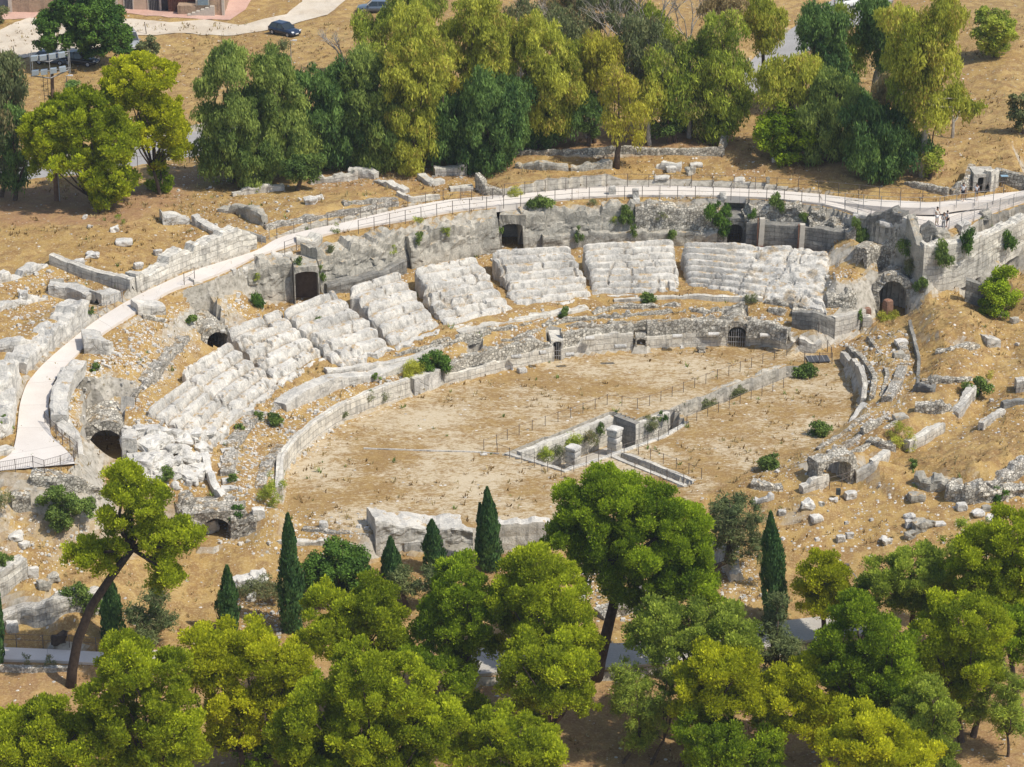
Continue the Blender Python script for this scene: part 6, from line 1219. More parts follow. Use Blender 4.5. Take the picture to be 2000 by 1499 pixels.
tree('feathery dark tree between the two middle cypresses', (790,1185), [(785,1125,18),(800,1150,20),(775,1155,16)], 'grey', 'thin', name='casuarina_tree', cat='tree', leaf=.24, depth=False)
tree('feathery dark tree under the middle cypress right of the white rock mass', (845,1190), [(842,1125,20),(830,1150,20),(860,1150,16)], 'grey', 'thin', name='casuarina_tree', cat='tree', leaf=.24, depth=False)
cypress('tallest left cypress, between the lone left cypress and the round dark tree', (572,1232), (562,1006), 42)
cypress('lone cypress rising above the bright yellow pine', (446,1240), (443,1108), 36)
cypress('shaded dark cypress right beside the leaning pine trunk', (220,1256), (215,1130), 38)
cypress('short dark cypress tip under the leaning pine crown', (303,1220), (302,1128), 18)
cypress('cypress in front of the white rock mass, right of the round dark tree', (766,1165), (762,1052), 40)
cypress('cypress standing before the right end of the white rock mass', (848,1118), (843,1018), 38)
cypress('tallest middle cypress, left of the umbrella pine', (958,1112), (951,955), 40)
cypress('thin twin cypress spire hugging the tallest middle cypress', (940,1106), (937,985), 18)
cypress('tall cypress at right of the bent olive toned tree', (1516,1212), (1505,1003), 44)
cypress('half hidden thin cypress at the left picture edge', (-6,1300), (-4,1150), 22)
# ------------------------------------------------------------------ background trees
BG = 'trees along the road behind the monument'
bl_ = 'tree'
tree('round dark green tree shading parked cars, upper left', (160,128), [(160,10,48),(115,50,42),(205,45,44),(235,78,26),(150,72,36),(90,82,20),(190,85,28),(130,20,30)], 'carob', 'broad', leaf=.3, name='carob_tree', cat='tree')
tree('greyish poplar like tree cut by the left edge', (0,385), [(5,130,24),(8,180,30),(0,230,34),(15,280,20),(0,320,34)], 'olive', 'weep', leaf=.3, name='poplar_tree', cat='tree', group=BG)
tree('dark cypress shaped tree at the left edge behind the lamp pole', (28,392), [(30,230,14),(25,270,18),(30,310,20),(30,350,20)], 'pepper_dark', 'weep', leaf=.28, name='evergreen_tree', cat='tree', group=BG)
tree('broad upper left pine in front of the floodlight mast', (190,405), [(130,215,42),(85,245,36),(185,225,44),(230,268,38),(150,285,50),(215,325,42),(95,295,32),(205,368,28),(240,355,24),(60,270,20)], 'pine', leaf=.27, group=BG)
tree('double storeyed pine right of the broad upper left pine', (312,380), [(238,148,32),(290,150,34),(230,190,26),(318,215,30),(340,250,26),(300,250,28),(340,285,24),(270,130,24),(275,190,26),(310,150,24),(310,320,14)], 'pine_yellow', leaf=.27, group=BG, tr=.18, depth=True)
tree('bushy dark young pine at the foot of the double storeyed pine', (312,372), [(312,335,20),(310,355,22)], 'pine_green', leaf=.27, group=BG, depth=False)
tree('tiny dark conifer tip beyond the broad upper left pine', (143,200), [(143,172,9),(141,184,12)], 'pepper_dark', 'broad', leaf=.19, name='conifer', cat='tree', depth=False, group=BG)
tree('silvery dark shrub tree beside the parked silver van', (288,135), [(288,95,16),(290,112,18)], 'olive', 'broad', leaf=.24, name='olive_tree', cat='tree', depth=False, group=BG)
tree('greyish green drooping tree, leftmost of the long tree row', (455,360), [(440,130,32),(420,165,26),(475,220,44),(440,255,44),(500,290,44),(430,310,38),(490,335,34),(400,220,20),(395,300,18)], 'pepper', 'weep', leaf=.28, name='pepper_tree', cat='tree', group=BG)
tree('second drooping grey green tree of the long row', (545,345), [(530,135,30),(545,180,34),(560,235,38),(580,280,34),(550,300,34)], 'pepper', 'weep', leaf=.28, name='pepper_tree', cat='tree', group=BG)
tree('bright green round bush at the foot of the long tree row', (580,372), [(575,330,26),(600,340,24),(560,345,20),(615,320,18)], 'bush', 'broad', leaf=.19, name='bush', cat='bush', group='bushes along the row', depth=False)
tree('dark brownish green tree with pointed tops behind the bright bush', (630,330), [(600,160,22),(640,170,26),(665,145,18),(620,210,30),(655,225,32),(640,280,32),(690,260,28),(660,300,28)], 'pepper_dark', 'weep', leaf=.28, name='evergreen_tree', cat='tree', group=BG)
tree('dense mid green tree in the middle of the long row', (740,325), [(700,130,28),(730,170,40),(700,210,36),(745,240,44),(720,290,36),(770,280,36),(760,190,34)], 'pepper', 'weep', leaf=.28, name='pepper_tree', cat='tree', group=BG)
tree('olive yellow tall tree with sunlit right side, centre of the long row', (800,330), [(810,60,40),(800,110,44),(830,150,40),(810,215,42),(815,270,38),(790,310,28),(780,150,36),(850,110,30)], 'willow', 'weep', leaf=.28, name='willow_tree', cat='tree', group=BG)
tree('feathery green top tree at the upper edge, above the dark parked car', (800,150), [(790,20,30),(760,45,24),(830,10,34),(720,70,22),(700,50,16)], 'euc', 'weep', leaf=.28, name='eucalyptus_tree', cat='tree', group=BG)
tree('yellow bough cluster hanging over the darkest evergreens', (885,260), [(870,165,22),(890,190,24),(905,170,16),(900,210,12)], 'yellow', 'weep', leaf=.3, name='willow_tree', cat='tree', group=BG, depth=False)
tree('darkest drooping evergreen, left half of the pair below the yellow boughs', (890,325), [(880,230,30),(870,270,32),(900,290,32),(905,240,28)], 'pepper_dark', 'weep', leaf=.28, name='pepper_tree', cat='tree', group=BG)
tree('darkest drooping evergreen, right half of the pair below the yellow boughs', (965,330), [(950,180,34),(985,200,32),(955,240,38),(995,250,34),(965,295,34),(940,210,30)], 'pepper_dark', 'weep', leaf=.28, name='pepper_tree', cat='tree', group=BG)
tree('tall pale green tree with yellow lower boughs, left of the big yellow crown', (935,300), [(930,30,40),(900,80,36),(950,70,34),(920,120,34),(960,120,30),(940,160,26)], 'willow', 'weep', leaf=.28, name='willow_tree', cat='tree', group=BG)
tree('biggest yellow green crown of the upper middle', (1060,290), [(1050,80,42),(1080,115,44),(1020,100,32),(1110,155,36),(1060,165,40),(1040,210,32),(1090,210,36)], 'willow', 'weep', leaf=.28, name='willow_tree', cat='tree', group=BG)
tree('shaded understorey tree below the biggest yellow crown', (1050,290), [(1030,250,28),(1060,255,28),(1085,250,22)], 'pepper_dark', 'weep', leaf=.3, name='evergreen_tree', cat='tree', group=BG)
tree('arching yellowish tree between the yellow crown and the lone forked tree', (1160,280), [(1170,100,24),(1190,120,22),(1150,120,18),(1165,160,20),(1190,180,20)], 'yellow', 'weep', leaf=.3, name='willow_tree', cat='tree', group=BG)
tree('lone straggly tree with a forked trunk standing on the open grass', (1204,328), [(1210,150,22),(1225,180,24),(1200,200,24),(1235,225,26),(1215,255,22),(1245,270,16),(1190,240,14)], 'yellow', 'weep', leaf=.28, trunk=[(1206,300),(1212,260)], name='willow_tree', cat='tree', tr=.28, dens=.6, core=False, bark='wood')
tree('small round green bush above the low dry stone wall', (1151,286), [(1151,258,20)], 'bush', 'broad', leaf=.19, name='bush', cat='bush', depth=False, group='bushes along the row')
tree('leafy green bush on the bank right of the lone forked tree', (1308,282), [(1305,250,26),(1310,225,20)], 'bush', 'broad', leaf=.24, name='bush', cat='bush', depth=False, group='bushes along the row')
tree('thin mixed tree behind the leafy bush on the bank', (1320,280), [(1300,130,24),(1330,160,26),(1290,170,22),(1320,200,26),(1345,215,20),(1280,120,18)], 'euc', 'weep', leaf=.3, name='eucalyptus_tree', cat='tree', group=BG, dens=.7, core=False)
tree('tall conical green tree in front of the far road', (1410,270), [(1410,60,28),(1400,100,34),(1420,140,36),(1395,170,30),(1430,190,34),(1410,225,34),(1385,240,26),(1440,70,20)], 'euc', 'weep', leaf=.3, name='eucalyptus_tree', cat='tree', group=BG)
tree('light yellow green tree top touching the far road', (1490,180), [(1480,30,26),(1510,45,24),(1500,75,22),(1470,60,20)], 'willow', 'weep', leaf=.3, name='willow_tree', cat='tree', group=BG, dens=.8)
tree('dark shaded tree at the right end of the bank', (1390,262), [(1370,200,24),(1380,230,24),(1350,240,20)], 'pepper_dark', 'weep', leaf=.3, name='evergreen_tree', cat='tree', group=BG)
tree('round yellowish tree left of the dark right clump', (1540,300), [(1520,150,26),(1570,140,24),(1500,175,22),(1545,180,26),(1585,155,18)], 'willow', 'weep', leaf=.3, name='willow_tree', cat='tree', group=BG, dens=.8)
tree('rounded bright dark green shrub tree at the left foot of the right clump', (1530,312), [(1530,235,28),(1510,260,26),(1555,255,26),(1535,285,28)], 'pine_green', 'broad', leaf=.26, name='bay_tree', cat='tree', group=BG)
tree('dark eucalyptus crossing the far road, top of the right clump', (1620,220), [(1590,40,26),(1620,60,28),(1590,75,24),(1625,110,30),(1600,140,24),(1640,160,26),(1680,210,26),(1650,205,26)], 'pepper_dark', 'weep', leaf=.3, name='eucalyptus_tree', cat='tree', group=BG)
tree('bluish dark round tree in the heart of the right clump', (1610,315), [(1620,170,30),(1640,200,34),(1600,220,28),(1650,250,36),(1610,280,32),(1660,295,30),(1590,260,24)], 'pepper', 'weep', leaf=.3, name='pepper_tree', cat='tree', group=BG)
tree('darkest lower tree of the right clump beside the pale trunk', (1720,345), [(1690,240,34),(1720,280,36),(1690,310,34),(1740,310,30),(1750,250,30),(1720,335,24),(1780,290,26)], 'pepper_dark', 'weep', leaf=.3, name='evergreen_tree', cat='tree', group=BG)
tree('pale straw coloured dying crown on the face of the right clump', (1735,300), [(1735,175,26),(1720,195,22),(1755,190,20),(1730,245,18)], 'dry', 'weep', leaf=.28, name='dying_tree', cat='tree', depth=False)
tree('tall yellow green eucalyptus with a pale trunk at the right of the clump', (1800,345), [(1760,50,36),(1800,80,40),(1830,60,34),(1770,110,34),(1830,120,34),(1850,30,30),(1800,170,34),(1820,220,28),(1870,200,24),(1895,215,20),(1790,130,28)], 'willow', 'weep', leaf=.3, trunk=[(1802,300),(1808,250),(1806,200)], name='eucalyptus_tree', cat='tree', tr=.3, bark='bark_grey', group=BG, dens=.85)
tree('dark green eucalyptus at the top of the right clump with a thick leaning trunk', (1705,200), [(1700,20,26),(1720,50,26),(1680,60,20),(1710,90,24),(1720,120,18)], 'pepper_dark', 'weep', leaf=.3, trunk=[(1712,150),(1725,110),(1735,60)], name='eucalyptus_tree', cat='tree', tr=.35, bark='bark_grey', group=BG)
tree('leafy lower shoots wrapped round the pale trunk', (1815,350), [(1812,310,22),(1820,330,20),(1835,230,16)], 'euc', 'broad', leaf=.24, name='bush', cat='bush', depth=False)
tree('solitary green bush tree on the upper right hillside', (1945,112), [(1940,40,28),(1960,60,26),(1930,75,26),(1945,92,22)], 'euc', 'broad', leaf=.26, name='fig_tree', cat='tree', group='green bushes on the right hillside')
tree('bush cut by the right picture edge on the hillside', (1998,260), [(1992,200,18),(1996,225,22),(1990,240,14)], 'olive', 'broad', leaf=.26, name='bush', cat='bush', depth=False, group='green bushes on the right hillside')
tree('tall pointed green bush in the pit before the tall pale wall', (1945,612), [(1955,535,18),(1948,560,26),(1962,590,26),(1930,600,22)], 'pine_green', 'broad', leaf=.19, name='bay_tree', cat='tree')
tree('bare brownish shrubs tree behind the far left of the row', (548,140), [(548,95,14),(540,110,14)], 'olive', 'thin', leaf=.26, name='olive_tree', cat='tree', depth=False, group=BG)
tree('white flowering bush at the top left corner', (-5,50), [(0,25,14),(-10,40,16)], 'olive', 'broad', leaf=.2, name='oleander_bush', cat='bush', depth=False)
bt = [((1040,120),8,.9,'leftmost bare grey tree behind the biggest yellow crown'),((1085,110),9,1,'second bare grey tree from the left behind the yellow crown'),((1130,150),11,1,'tall bare tree at the upper middle, its fork near the picture top'),((1165,120),10,1,'bare tree right behind the arching yellowish tree'),((1215,150),11,.9,'bare tree above the lone forked tree'),((1250,180),11,1,'slender bare tree left of the pale trunk line'),((1285,170),12,.8,'tallest bare white trunked tree at the upper middle'),((1330,150),10,1,'bare tree left of the tall conical tree'),((1365,130),9,1,'rightmost bare tree beside the tall conical tree'),((1180,230),9,1,'bare lower tree over the dry stone wall'),((1235,250),8,1,'bare brown tree on the bank, right of the lone forked tree'),((1270,270),8,1,'bare tree beside the leafy bush on the bank'),((672,140),6,.8,'small bare tree in the car park grass, left of the row'),((1860,270),7,1.1,'bare spreading tree on the slope right of the clump')]
for i, (b_, h_, sp_, lb) in enumerate(bt): bare_tree(lb, (b_[0], b_[1] + (35 if i < 9 else 0)), h_ * (1.45 if i < 12 else 1), sp_, 'bare trees of the bank', leaves=('olive', 3) if i in (9, 10, 11, 3) else (('dry', 4) if i in (1, 4, 7) else None))
fill = [((1020,200),[(1010,30,26),(1040,40,22)],'olive','thin greyish crown between the pale tree and the yellow crown'),((1110,240),[(1110,60,26),(1130,90,24),(1090,40,22)],'olive','thin grey crown behind the arching yellowish tree'),((1235,270),[(1250,110,28),(1265,150,26),(1240,70,24)],'olive','thin grey crown right of the lone forked tree'),((1290,200),[(1290,60,26),(1310,90,24),(1275,30,22)],'euc','green thin crown at the upper edge among the bare trees'),
 ((1345,270),[(1350,110,24),(1340,150,26),(1360,190,24)],'euc','feathery crown left of the tall conical tree'),((1270,285),[(1275,180,24),(1260,210,22),(1290,205,20)],'willow','thin yellowish crown on the bank'),((1160,280),[(1130,210,26),(1165,215,22),(1110,230,22)],'pepper_dark','dark low crown on the bank above the dry stone wall'),((650,330),[(600,250,24),(640,240,26),(600,290,22)],'pepper','mid green crown filling the gap behind the bright bush'),((860,300),[(850,180,26),(845,230,24),(850,280,24)],'pepper_dark','dark crown in the gap right of the olive yellow tree'),((520,330),[(520,200,24),(530,250,26)],'pepper','grey green crown between the two leftmost drooping trees'),((700,200),[(700,170,24),(680,190,22),(720,110,22)],'euc','feathery olive crown rising behind the long row'),((1660,200),[(1655,90,24),(1670,130,24),(1650,40,22)],'euc','thin green crown on the far side of the right clump'),((1760,330),[(1765,190,26),(1785,230,26),(1760,150,22)],'euc','mid green crown filling the right clump below the yellow eucalyptus')]
for b_, lo_, pl_, lb in fill: tree(lb, b_, lo_, pl_, 'weep', leaf=.27, dens=.42 if pl_ in ('olive', 'willow', 'euc') else 1, name='woodland_tree', cat='tree', group=BG, bark='bark_grey', core=False)
# ------------------------------------------------------------------ shrubs and hanging plants
sh = [
 (127,985,45,38,'bush','round green bush below the platform, beside the leaning pine'),(5,985,24,30,'olive','greyish olive bush cut by the left edge'),(166,1175,28,28,'bush','bright green bush spilling over the curved retaining wall'),(5,1110,16,24,'bush','yellowish bush at the left edge above the dry stone wall'),
 (622,640,16,20,'bush','leafy bush growing in the gap left of the fourth wedge'),(535,960,26,36,'euc','pale leafy tall bush at the lower left end of the arena'),(1606,838,17,15,'bush','round bush near the right edge of the arena floor'),(1500,905,18,16,'bush','light green bush at the lower right rim of the arena'),(1758,852,22,28,'willow','yellowish tall shrub on the outer wall'),(1908,758,18,22,'bush','round green bush on the outer wall, far right'),(1933,735,10,14,'willow','thin yellowish shrub above the round green bush'),
 (1560,728,22,9,'bush','green plants filling the far end of the channel'),(850,712,24,18,'carob','dark green plant in the podium gap'),(805,722,24,15,'willow','brownish green weeds in the podium gap, left'),(500,1160,36,20,'olive','ivy mass wrapping the rubble lump'),(318,930,14,10,'bush','ivy patch in the pale boulder heap'),(460,1010,12,26,'carob','creeper hanging beside the collapsed arch'),
 (1385,1000,0,0,None,None),(1786,905,8,12,'bush','small green shrub on the dark crumbling bank'),(1955,965,12,14,'carob','dark green plant in the long crumbling bank'),(1010,385,18,14,'willow','feathery grey green shrub on the walkway edge'),(1050,398,16,8,'bush','low bright green shrub right of the feathery one'),(815,428,8,12,'euc','tall thin weed beside the walkway'),(655,450,8,10,'euc','weed tuft on the bench blocks'),
 (236,428,8,14,'euc','small yellowish shrub alone on the brown left slope'),(100,1290,10,18,'olive','small dark sapling by the bottom left path, right one'),(52,1290,8,16,'olive','small dark sapling by the bottom left path, left one'),(505,815,10,8,'bush','round green tuft at the left seating, upper'),(540,822,14,12,'bush','leafy green tuft pair at the left seating'),(470,835,8,6,'bush','little green tuft near the kerb'),(455,935,10,6,'bush','green tuft near the narrow stair'),
 (1100,612,10,8,'bush','green weed in the paved seat row'),(1265,582,12,10,'bush','green weed at the foot of the square wedge'),(1468,585,12,8,'olive','olive green weed on the kerb stones under the widest wedge'),(735,740,8,8,'bush','green weed on the smooth ledge'),(752,772,12,10,'olive','weed tuft on the podium wall top'),(720,780,10,12,'olive','grey weed leaning over the podium wall'),(670,808,8,8,'olive','weed at the podium wall, lower'),
 (5,730,10,14,'carob','dark green plant between blocks at left edge'),(10,830,12,12,'bush','spiky green plant on the left blocks'),(175,608,8,8,'bush','green plant in the sunken gap beside the walkway'),(372,630,10,12,'bush','green tuft above the twin slabs hole'),(185,720,8,8,'bush','green tuft on the lower left rubble'),(230,1010,0,0,None,None),(1520,640,0,0,None,None),
]
for x, y, rx, ry, pal, lb in sh:
    if pal: shrub(lb, x, y, rx, ry, pal, 'thin' if pal in ('olive', 'euc', 'willow') else 'broad', leaf=.17)
for x, y, rx, ry, z, pal, lb in hg: HITS[(x, y)] = HITS.get((x, y), G(x, y))
for x, y, rx, ry, z, pal, lb in hg: shrub(lb, x, y, rx * (1 if pal in ('bush', 'carob') else 1.15), ry, pal, 'broad' if pal in ('bush', 'carob') else 'thin', leaf=.17, z=z, hang=pal in ('bush', 'carob'), name='hanging_plant', cat='plant', dens=1 if pal in ('bush', 'carob') else 1.3)
# small weeds: one mass of tufts
def tufts(name, pts, h, mat, blades=9):
    V, Cc = [], []
    for (x, y, z, s_) in pts:
        a = rng.uniform(0, 6.28, blades); r = rng.uniform(0, .28 * s_, blades)
        for q, t in zip(a, r):
            b = np.array([x + math.cos(q) * t, y + math.sin(q) * t, z]); d = np.array([math.cos(q) * .5, math.sin(q) * .5, 1]) * h * s_ * rng.uniform(.6, 1.2); s2 = np.array([-math.sin(q), math.cos(q), 0]) * .05 * s_
            V += [b - s2, b + s2, b + d + s2 * .3, b + d - s2 * .3]; Cc += [[rng.random(), rng.random(), rng.random(), 1]] * 4
    V = np.array(V); o = quadtri_mesh(name, V, np.arange(len(V)).reshape(-1, 4), None, mat, None, (0, 0, 0), np.array(Cc)); tag(o, kind='stuff'); return o
wp = []
for _ in range(70):
    x, y = rng.uniform(560, 1650), rng.uniform(700, 1020); p = G(x, y)
    if abs(p[2]) < .3 and fbm(p[0] / 6, p[1] / 6, 0, 2, 31) > -.05: wp.append((*p, rng.uniform(.3, .7)))
for _ in range(450):
    x, y = rng.uniform(60, 1980), rng.uniform(380, 1200); p = G(x, y)
    if fbm(p[0] / 5, p[1] / 5, 0, 2, 37) > .1: wp.append((*p, rng.uniform(.6, 1.3)))
tufts('weed_tufts', wp, .3, LM['bush'])
dp = []
for _ in range(20000):
    x, y = rng.uniform(-70, 70), rng.uniform(150, 300); 
    i_ = np.searchsorted(GX, x); j_ = np.searchsorted(GY, y)
    if ARENA[i_, j_] and rng.random() < .5: continue
    if fbm(x / 7, y / 7, 0, 3, 41) > -.1: dp.append((x, y, float(height(x, y)), rng.uniform(.5, 1.4)))
tufts('dry_grass', dp[::2], .24, LM['dry'], 5)
LM['stubble'] = leaf_mat('brown_stubble', (.16,.10,.04), (.30,.20,.08), .2)
tufts('dry_stubble', dp[1::2], .2, LM['stubble'], 5)
# ------------------------------------------------------------------ cars
def paint(name, col, rough=.3):
    m, n, l, b = new_mat(name); b.inputs['Base Color'].default_value = (*col, 1); b.inputs['Roughness'].default_value = rough; b.inputs['Specular IOR Level'].default_value = .5; b.inputs['Coat Weight'].default_value = .6; return m
GL = paint('car_glass', (.02,.03,.035), .08); TY = simple('tyre_rubber', (.02,.02,.02), .1); RM = paint('wheel_rim', (.45,.45,.46), .35); LT = paint('headlight_glass', (.75,.78,.8), .15); RL = paint('tail_light', (.4,.02,.02), .2); PL = simple('number_plate', (.75,.75,.72), .02)
def car(label, px, py, rot, col, L_=4.1, Wd=1.75, H=1.48, suv=False, z=None, light=False):
    """body lofted from a side profile, with a tapered greenhouse"""
    b = G(px, py) if z is None else P(px, py, z); e = thing('parked_car', b, label, 'car', 'cars parked behind the monument'); a = R(rot); ca, sa = math.cos(a), math.sin(a)
    def tf(v): v = np.array(v, float); return np.c_[v[:, 0] * ca - v[:, 1] * sa, v[:, 0] * sa + v[:, 1] * ca, v[:, 2]] + b
    hood = .92 if not suv else 1.08; xs = np.array([-.5, -.485, -.40, -.30, -.1, .12, .24, .36, .46, .495, .5]) * L_
    top = np.array([.62, .88, .98, .98, .95, .93, .90, .84, .74, .60, .50]) * hood; bot = np.array([.36, .28, .24, .22, .22, .22, .22, .22, .24, .28, .36]); hw = np.array([.40, .455, .49, .5, .5, .5, .5, .495, .47, .42, .38]) * Wd
    V = []
    for x, t, q, w_ in zip(xs, top, bot, hw):
        for y, z_ in ((-w_ * .86, q), (-w_, q + .12), (-w_, (q + t) * .55), (-w_ * .95, t * .96), (-w_ * .6, t), (w_ * .6, t), (w_ * .95, t * .96), (w_, (q + t) * .55), (w_, q + .12), (w_ * .86, q)): V.append((x, y, z_))
    Fc = [tuple(int(i) for i in r)[::-1] for r in gridfaces(len(xs), 10, True)] + [tuple(range(10)), tuple(range((len(xs) - 1) * 10, len(xs) * 10))[::-1]]
    mesh('body', tf(V), Fc, col, e, b, sm=True)
    # greenhouse: glass band and roof
    r0, r1 = (-.46 if not suv else -.48) * L_, .22 * L_; t0, t1 = -.34 * L_, .05 * L_; zb = .90 * hood; zt = H
    g = [(r0, -Wd * .46, zb), (r1, -Wd * .46, zb - .03), (r1, Wd * .46, zb - .03), (r0, Wd * .46, zb), (t0, -Wd * .37, zt - .06), (t1, -Wd * .37, zt - .05), (t1, Wd * .37, zt - .05), (t0, Wd * .37, zt - .06)]
    mesh('windows', tf(g), [(0,1,5,4),(1,2,6,5),(2,3,7,6),(3,0,4,7),(4,5,6,7)], GL, e, b)
    rf = [(t0 - .06, -Wd * .38, zt - .07), (t1 + .05, -Wd * .38, zt - .06), (t1 + .05, Wd * .38, zt - .06), (t0 - .06, Wd * .38, zt - .07), (t0 + .1, -Wd * .31, zt), (t1 - .1, -Wd * .31, zt), (t1 - .1, Wd * .31, zt), (t0 + .1, Wd * .31, zt)]
    mesh('roof', tf(rf), [(0,1,5,4),(1,2,6,5),(2,3,7,6),(3,0,4,7),(4,5,6,7),(3,2,1,0)], col, e, b)
    for s_ in (-1, 1):
        m_ = MB(); 
        for xa, xb in ((t0, r0), (t1, r1), (-.12 * L_, -.13 * L_)): m_.tube(tf([(xa, s_ * Wd * .375, zt - .05), (xb, s_ * Wd * .465, zb - .02)]), .035, 4)
        m_.build('window_pillars', col, e)
        for xw in (-.30 * L_, .31 * L_):
            k = 14; V = [(xw + math.cos(2 * math.pi * i / k) * .31, s_ * (Wd * .5 + d), .31 + math.sin(2 * math.pi * i / k) * .31) for d in (-.2, .015) for i in range(k)]
            w_ = mesh('wheel', tf(V), [tuple(int(q) for q in r) for r in gridfaces(2, k, True)] + [tuple(range(k)), tuple(range(k, 2 * k))], TY, e, b)
            V = [(xw + math.cos(2 * math.pi * i / k) * .19, s_ * (Wd * .5 + .03), .31 + math.sin(2 * math.pi * i / k) * .19) for i in range(k)]; m2 = mesh('rim', tf(V), [tuple(range(k))], RM, e, b); m2.parent = w_; m2.location = (0, 0, 0)
        V = [(.5 * L_ - .03, s_ * Wd * .26, .62), (.5 * L_ - .14, s_ * Wd * .455, .66), (.45 * L_, s_ * Wd * .455, .80), (.475 * L_, s_ * Wd * .27, .76)]; V = np.array(V); V[:, 0] += .03; mesh('headlight', tf(V), [(0,1,2,3)], LT, e, b)
        V = np.array([(-.5 * L_ - .01, s_ * Wd * .30, .70), (-.5 * L_ - .01, s_ * Wd * .40, .70), (-.49 * L_ - .01, s_ * Wd * .44, .86), (-.49 * L_ - .01, s_ * Wd * .32, .86)]); mesh('tail_light', tf(V), [(0,1,2,3)], RL, e, b)
        m_ = MB(); m_.box(tf([(.14 * L_, s_ * Wd * .55, .98)])[0], (.16, .2, .13), a); m_.build('side_mirror', col, e)
    m_ = MB(); m_.box(tf([(.5 * L_ + .01, 0, .42)])[0], (.03, .5, .11), a); m_.build('number_plate', PL, e)
    m_ = MB(); m_.box(tf([(.5 * L_ - .02, 0, .34)])[0], (.04, 1.0, .14), a); m_.build('grille', TY, e)
    return e
navy = paint('navy_paint', (.012,.022,.05)); black = paint('black_paint', (.012,.012,.015)); silver = paint('silver_paint', (.36,.37,.38)); white = paint('white_paint', (.75,.75,.74)); teal = paint('teal_paint', (.06,.13,.13)); grey = paint('grey_paint', (.10,.13,.17))
car('dark navy hatchback alone on the dry grass beside the pale track', 556, 68, -38, navy, 4.0)
car('grey blue car partly hidden by branches at the upper edge', 731, 24, 178, grey, 4.2)
car('silver van like car nosing out from under the round dark tree', 255, 92, -72, silver, 4.5, 1.9, 1.85, True)
car('black car with dark windows in the shade, right one of the two under the tree', 158, 126, -18, black, 4.2)
car('grey car in the shade behind the floodlight mast, left one of the two', 102, 124, -12, grey, 4.1)
car('white car driving on the far road at the upper edge', 1662, 12, 35, white, 4.4, 1.8, 1.7, True, z=9.7)
car('teal green car on the far road beside the mesh fence', 1628, 62, 205, teal, 4.3, z=9.7)
# ------------------------------------------------------------------ floodlight mast
b0 = G(110, 392); e = thing('floodlight_mast', b0, 'tall floodlight mast with a brown pole and two rows of lamps, upper left', 'floodlight mast')
t_ = at_y(102, 150, b0[1]); m_ = MB(); m_.tube([b0 - (0, 0, .3), t_ + (0, 0, .6)], [.24, .16], 10); m_.build('pole', simple('rusty_pole', (.20,.12,.08), .3), e)
m_ = MB(); m_.box(b0 + (.35, -.25, 3.4), (.7, .4, .9)); m_.build('switch_box', simple('green_box', (.06,.16,.16), .15), e); m_ = MB(); m_.tube([b0 + (.38, -.2, 0), b0 + (.38, -.2, 3.2)], .07, 6); m_.build('cable_duct', M['metal_grey'], e)
hh = t_ + (0, 0, .2); m_ = MB()
for dz in (0, 1.6): m_.tube([hh + (-1.9, -.4, dz), hh + (0, -.9, dz - .1), hh + (1.6, .2, dz + .4)], .06, 4); m_.tube([hh + (-1.9, .5, dz), hh + (1.6, .9, dz + .4)], .05, 4)
for x, y in ((-1.9, -.4), (0, -.9), (1.6, .2), (-1.9, .5), (1.6, .9)): m_.tube([hh + (x, y, -.1), hh + (x, y, 2.2)], .04, 4)
m_.build('lamp_frame', M['metal_grey'], e)
m_ = MB(); 
for s_ in (-.9, -.5): m_.tube([hh + (s_, .1, 0), hh + (s_, .1, -4.2)], .03, 4)
for i in range(9): m_.tube([hh + (-.9, .1, -.4 - i * .42), hh + (-.5, .1, -.4 - i * .42)], .02, 3)
m_.build('ladder', M['metal'], e)
for dz in (.35, 1.75):
    for i in range(4):
        m_ = MB(); x = -1.45 + i * .85; m_.box(hh + (x, -.65 + abs(i - 1) * .12, dz + .1 * i), (.62, .5, .45), .1 * i, .1); o = m_.build('floodlight', simple('lamp_glass', (.34,.38,.40), .1, 3, .3, .5) if i + dz < .4 else bpy.data.materials['lamp_glass'] if 'lamp_glass' in bpy.data.materials else M['metal_grey'], e)
# street lamps and little posts
def lamp(px, py, h, label, mat='metal_grey'):
    b = G(px, py); e = thing('street_lamp', b, label, 'street lamp'); m_ = MB(); m_.tube([b - (0, 0, .2), b + (0, 0, h)], [.07, .045], 6); m_.build('pole', M[mat], e); m_ = MB(); m_.tube([b + (0, 0, h), b + (.45, -.2, h + .08)], .03, 4); m_.box(b + (.5, -.2, h + .1), (.5, .22, .1)); m_.build('lamp_head', simple('lamp_housing', (.7,.7,.7), .05), e)
lamp(569, 130, 3.0, 'small white headed street lamp on the grass below the navy hatchback'); lamp(132, 190, 2.4, 'small white headed street lamp left of the yellow double pine'); lamp(1180, 40, 5.5, 'thin grey lamp pole among the bare trees')
lamp(1588, 40, 6, 'grey lamp pole on the near side of the far road')
for x, y, lb in ((30, 116, 'thin leaning iron post at the edge of the left track'), (286, 68, 'thin iron post beside the track near the silver van')):
    b = G(x, y); m_ = MB(); m_.tube([b, b + (-.15, 0, 1.5)], .05, 5); o = m_.build('iron_post', M['metal'], None, origin=b); tag(o, lb, 'post')
b = G(1640, 1199 - 40); e = thing('spot_lamp', G(1680, 1180), 'small spotlight on a curved arm above the right grove', 'spotlight'); b = np.array(e['_o']); m_ = MB(); q = at_y(1654, 1108, b[1]); q2 = at_y(1668, 1122, b[1]); m_.tube([b, at_y(1680, 1140, b[1]), q2, q], .05, 5); m_.build('arm', M['metal_grey'], e); m_ = MB(); m_.box(q, (.35, .3, .5)); m_.build('lamp_body', M['metal'], e)
# charred stump by the lower path
b = G(117, 1258); rough_block('tree_stump', b + (0, 0, .35), (1.1, .7, .8), .3, M['bark_dark'], j=.2, label='dark burnt tree stump beside the bottom left path', cat='tree stump')
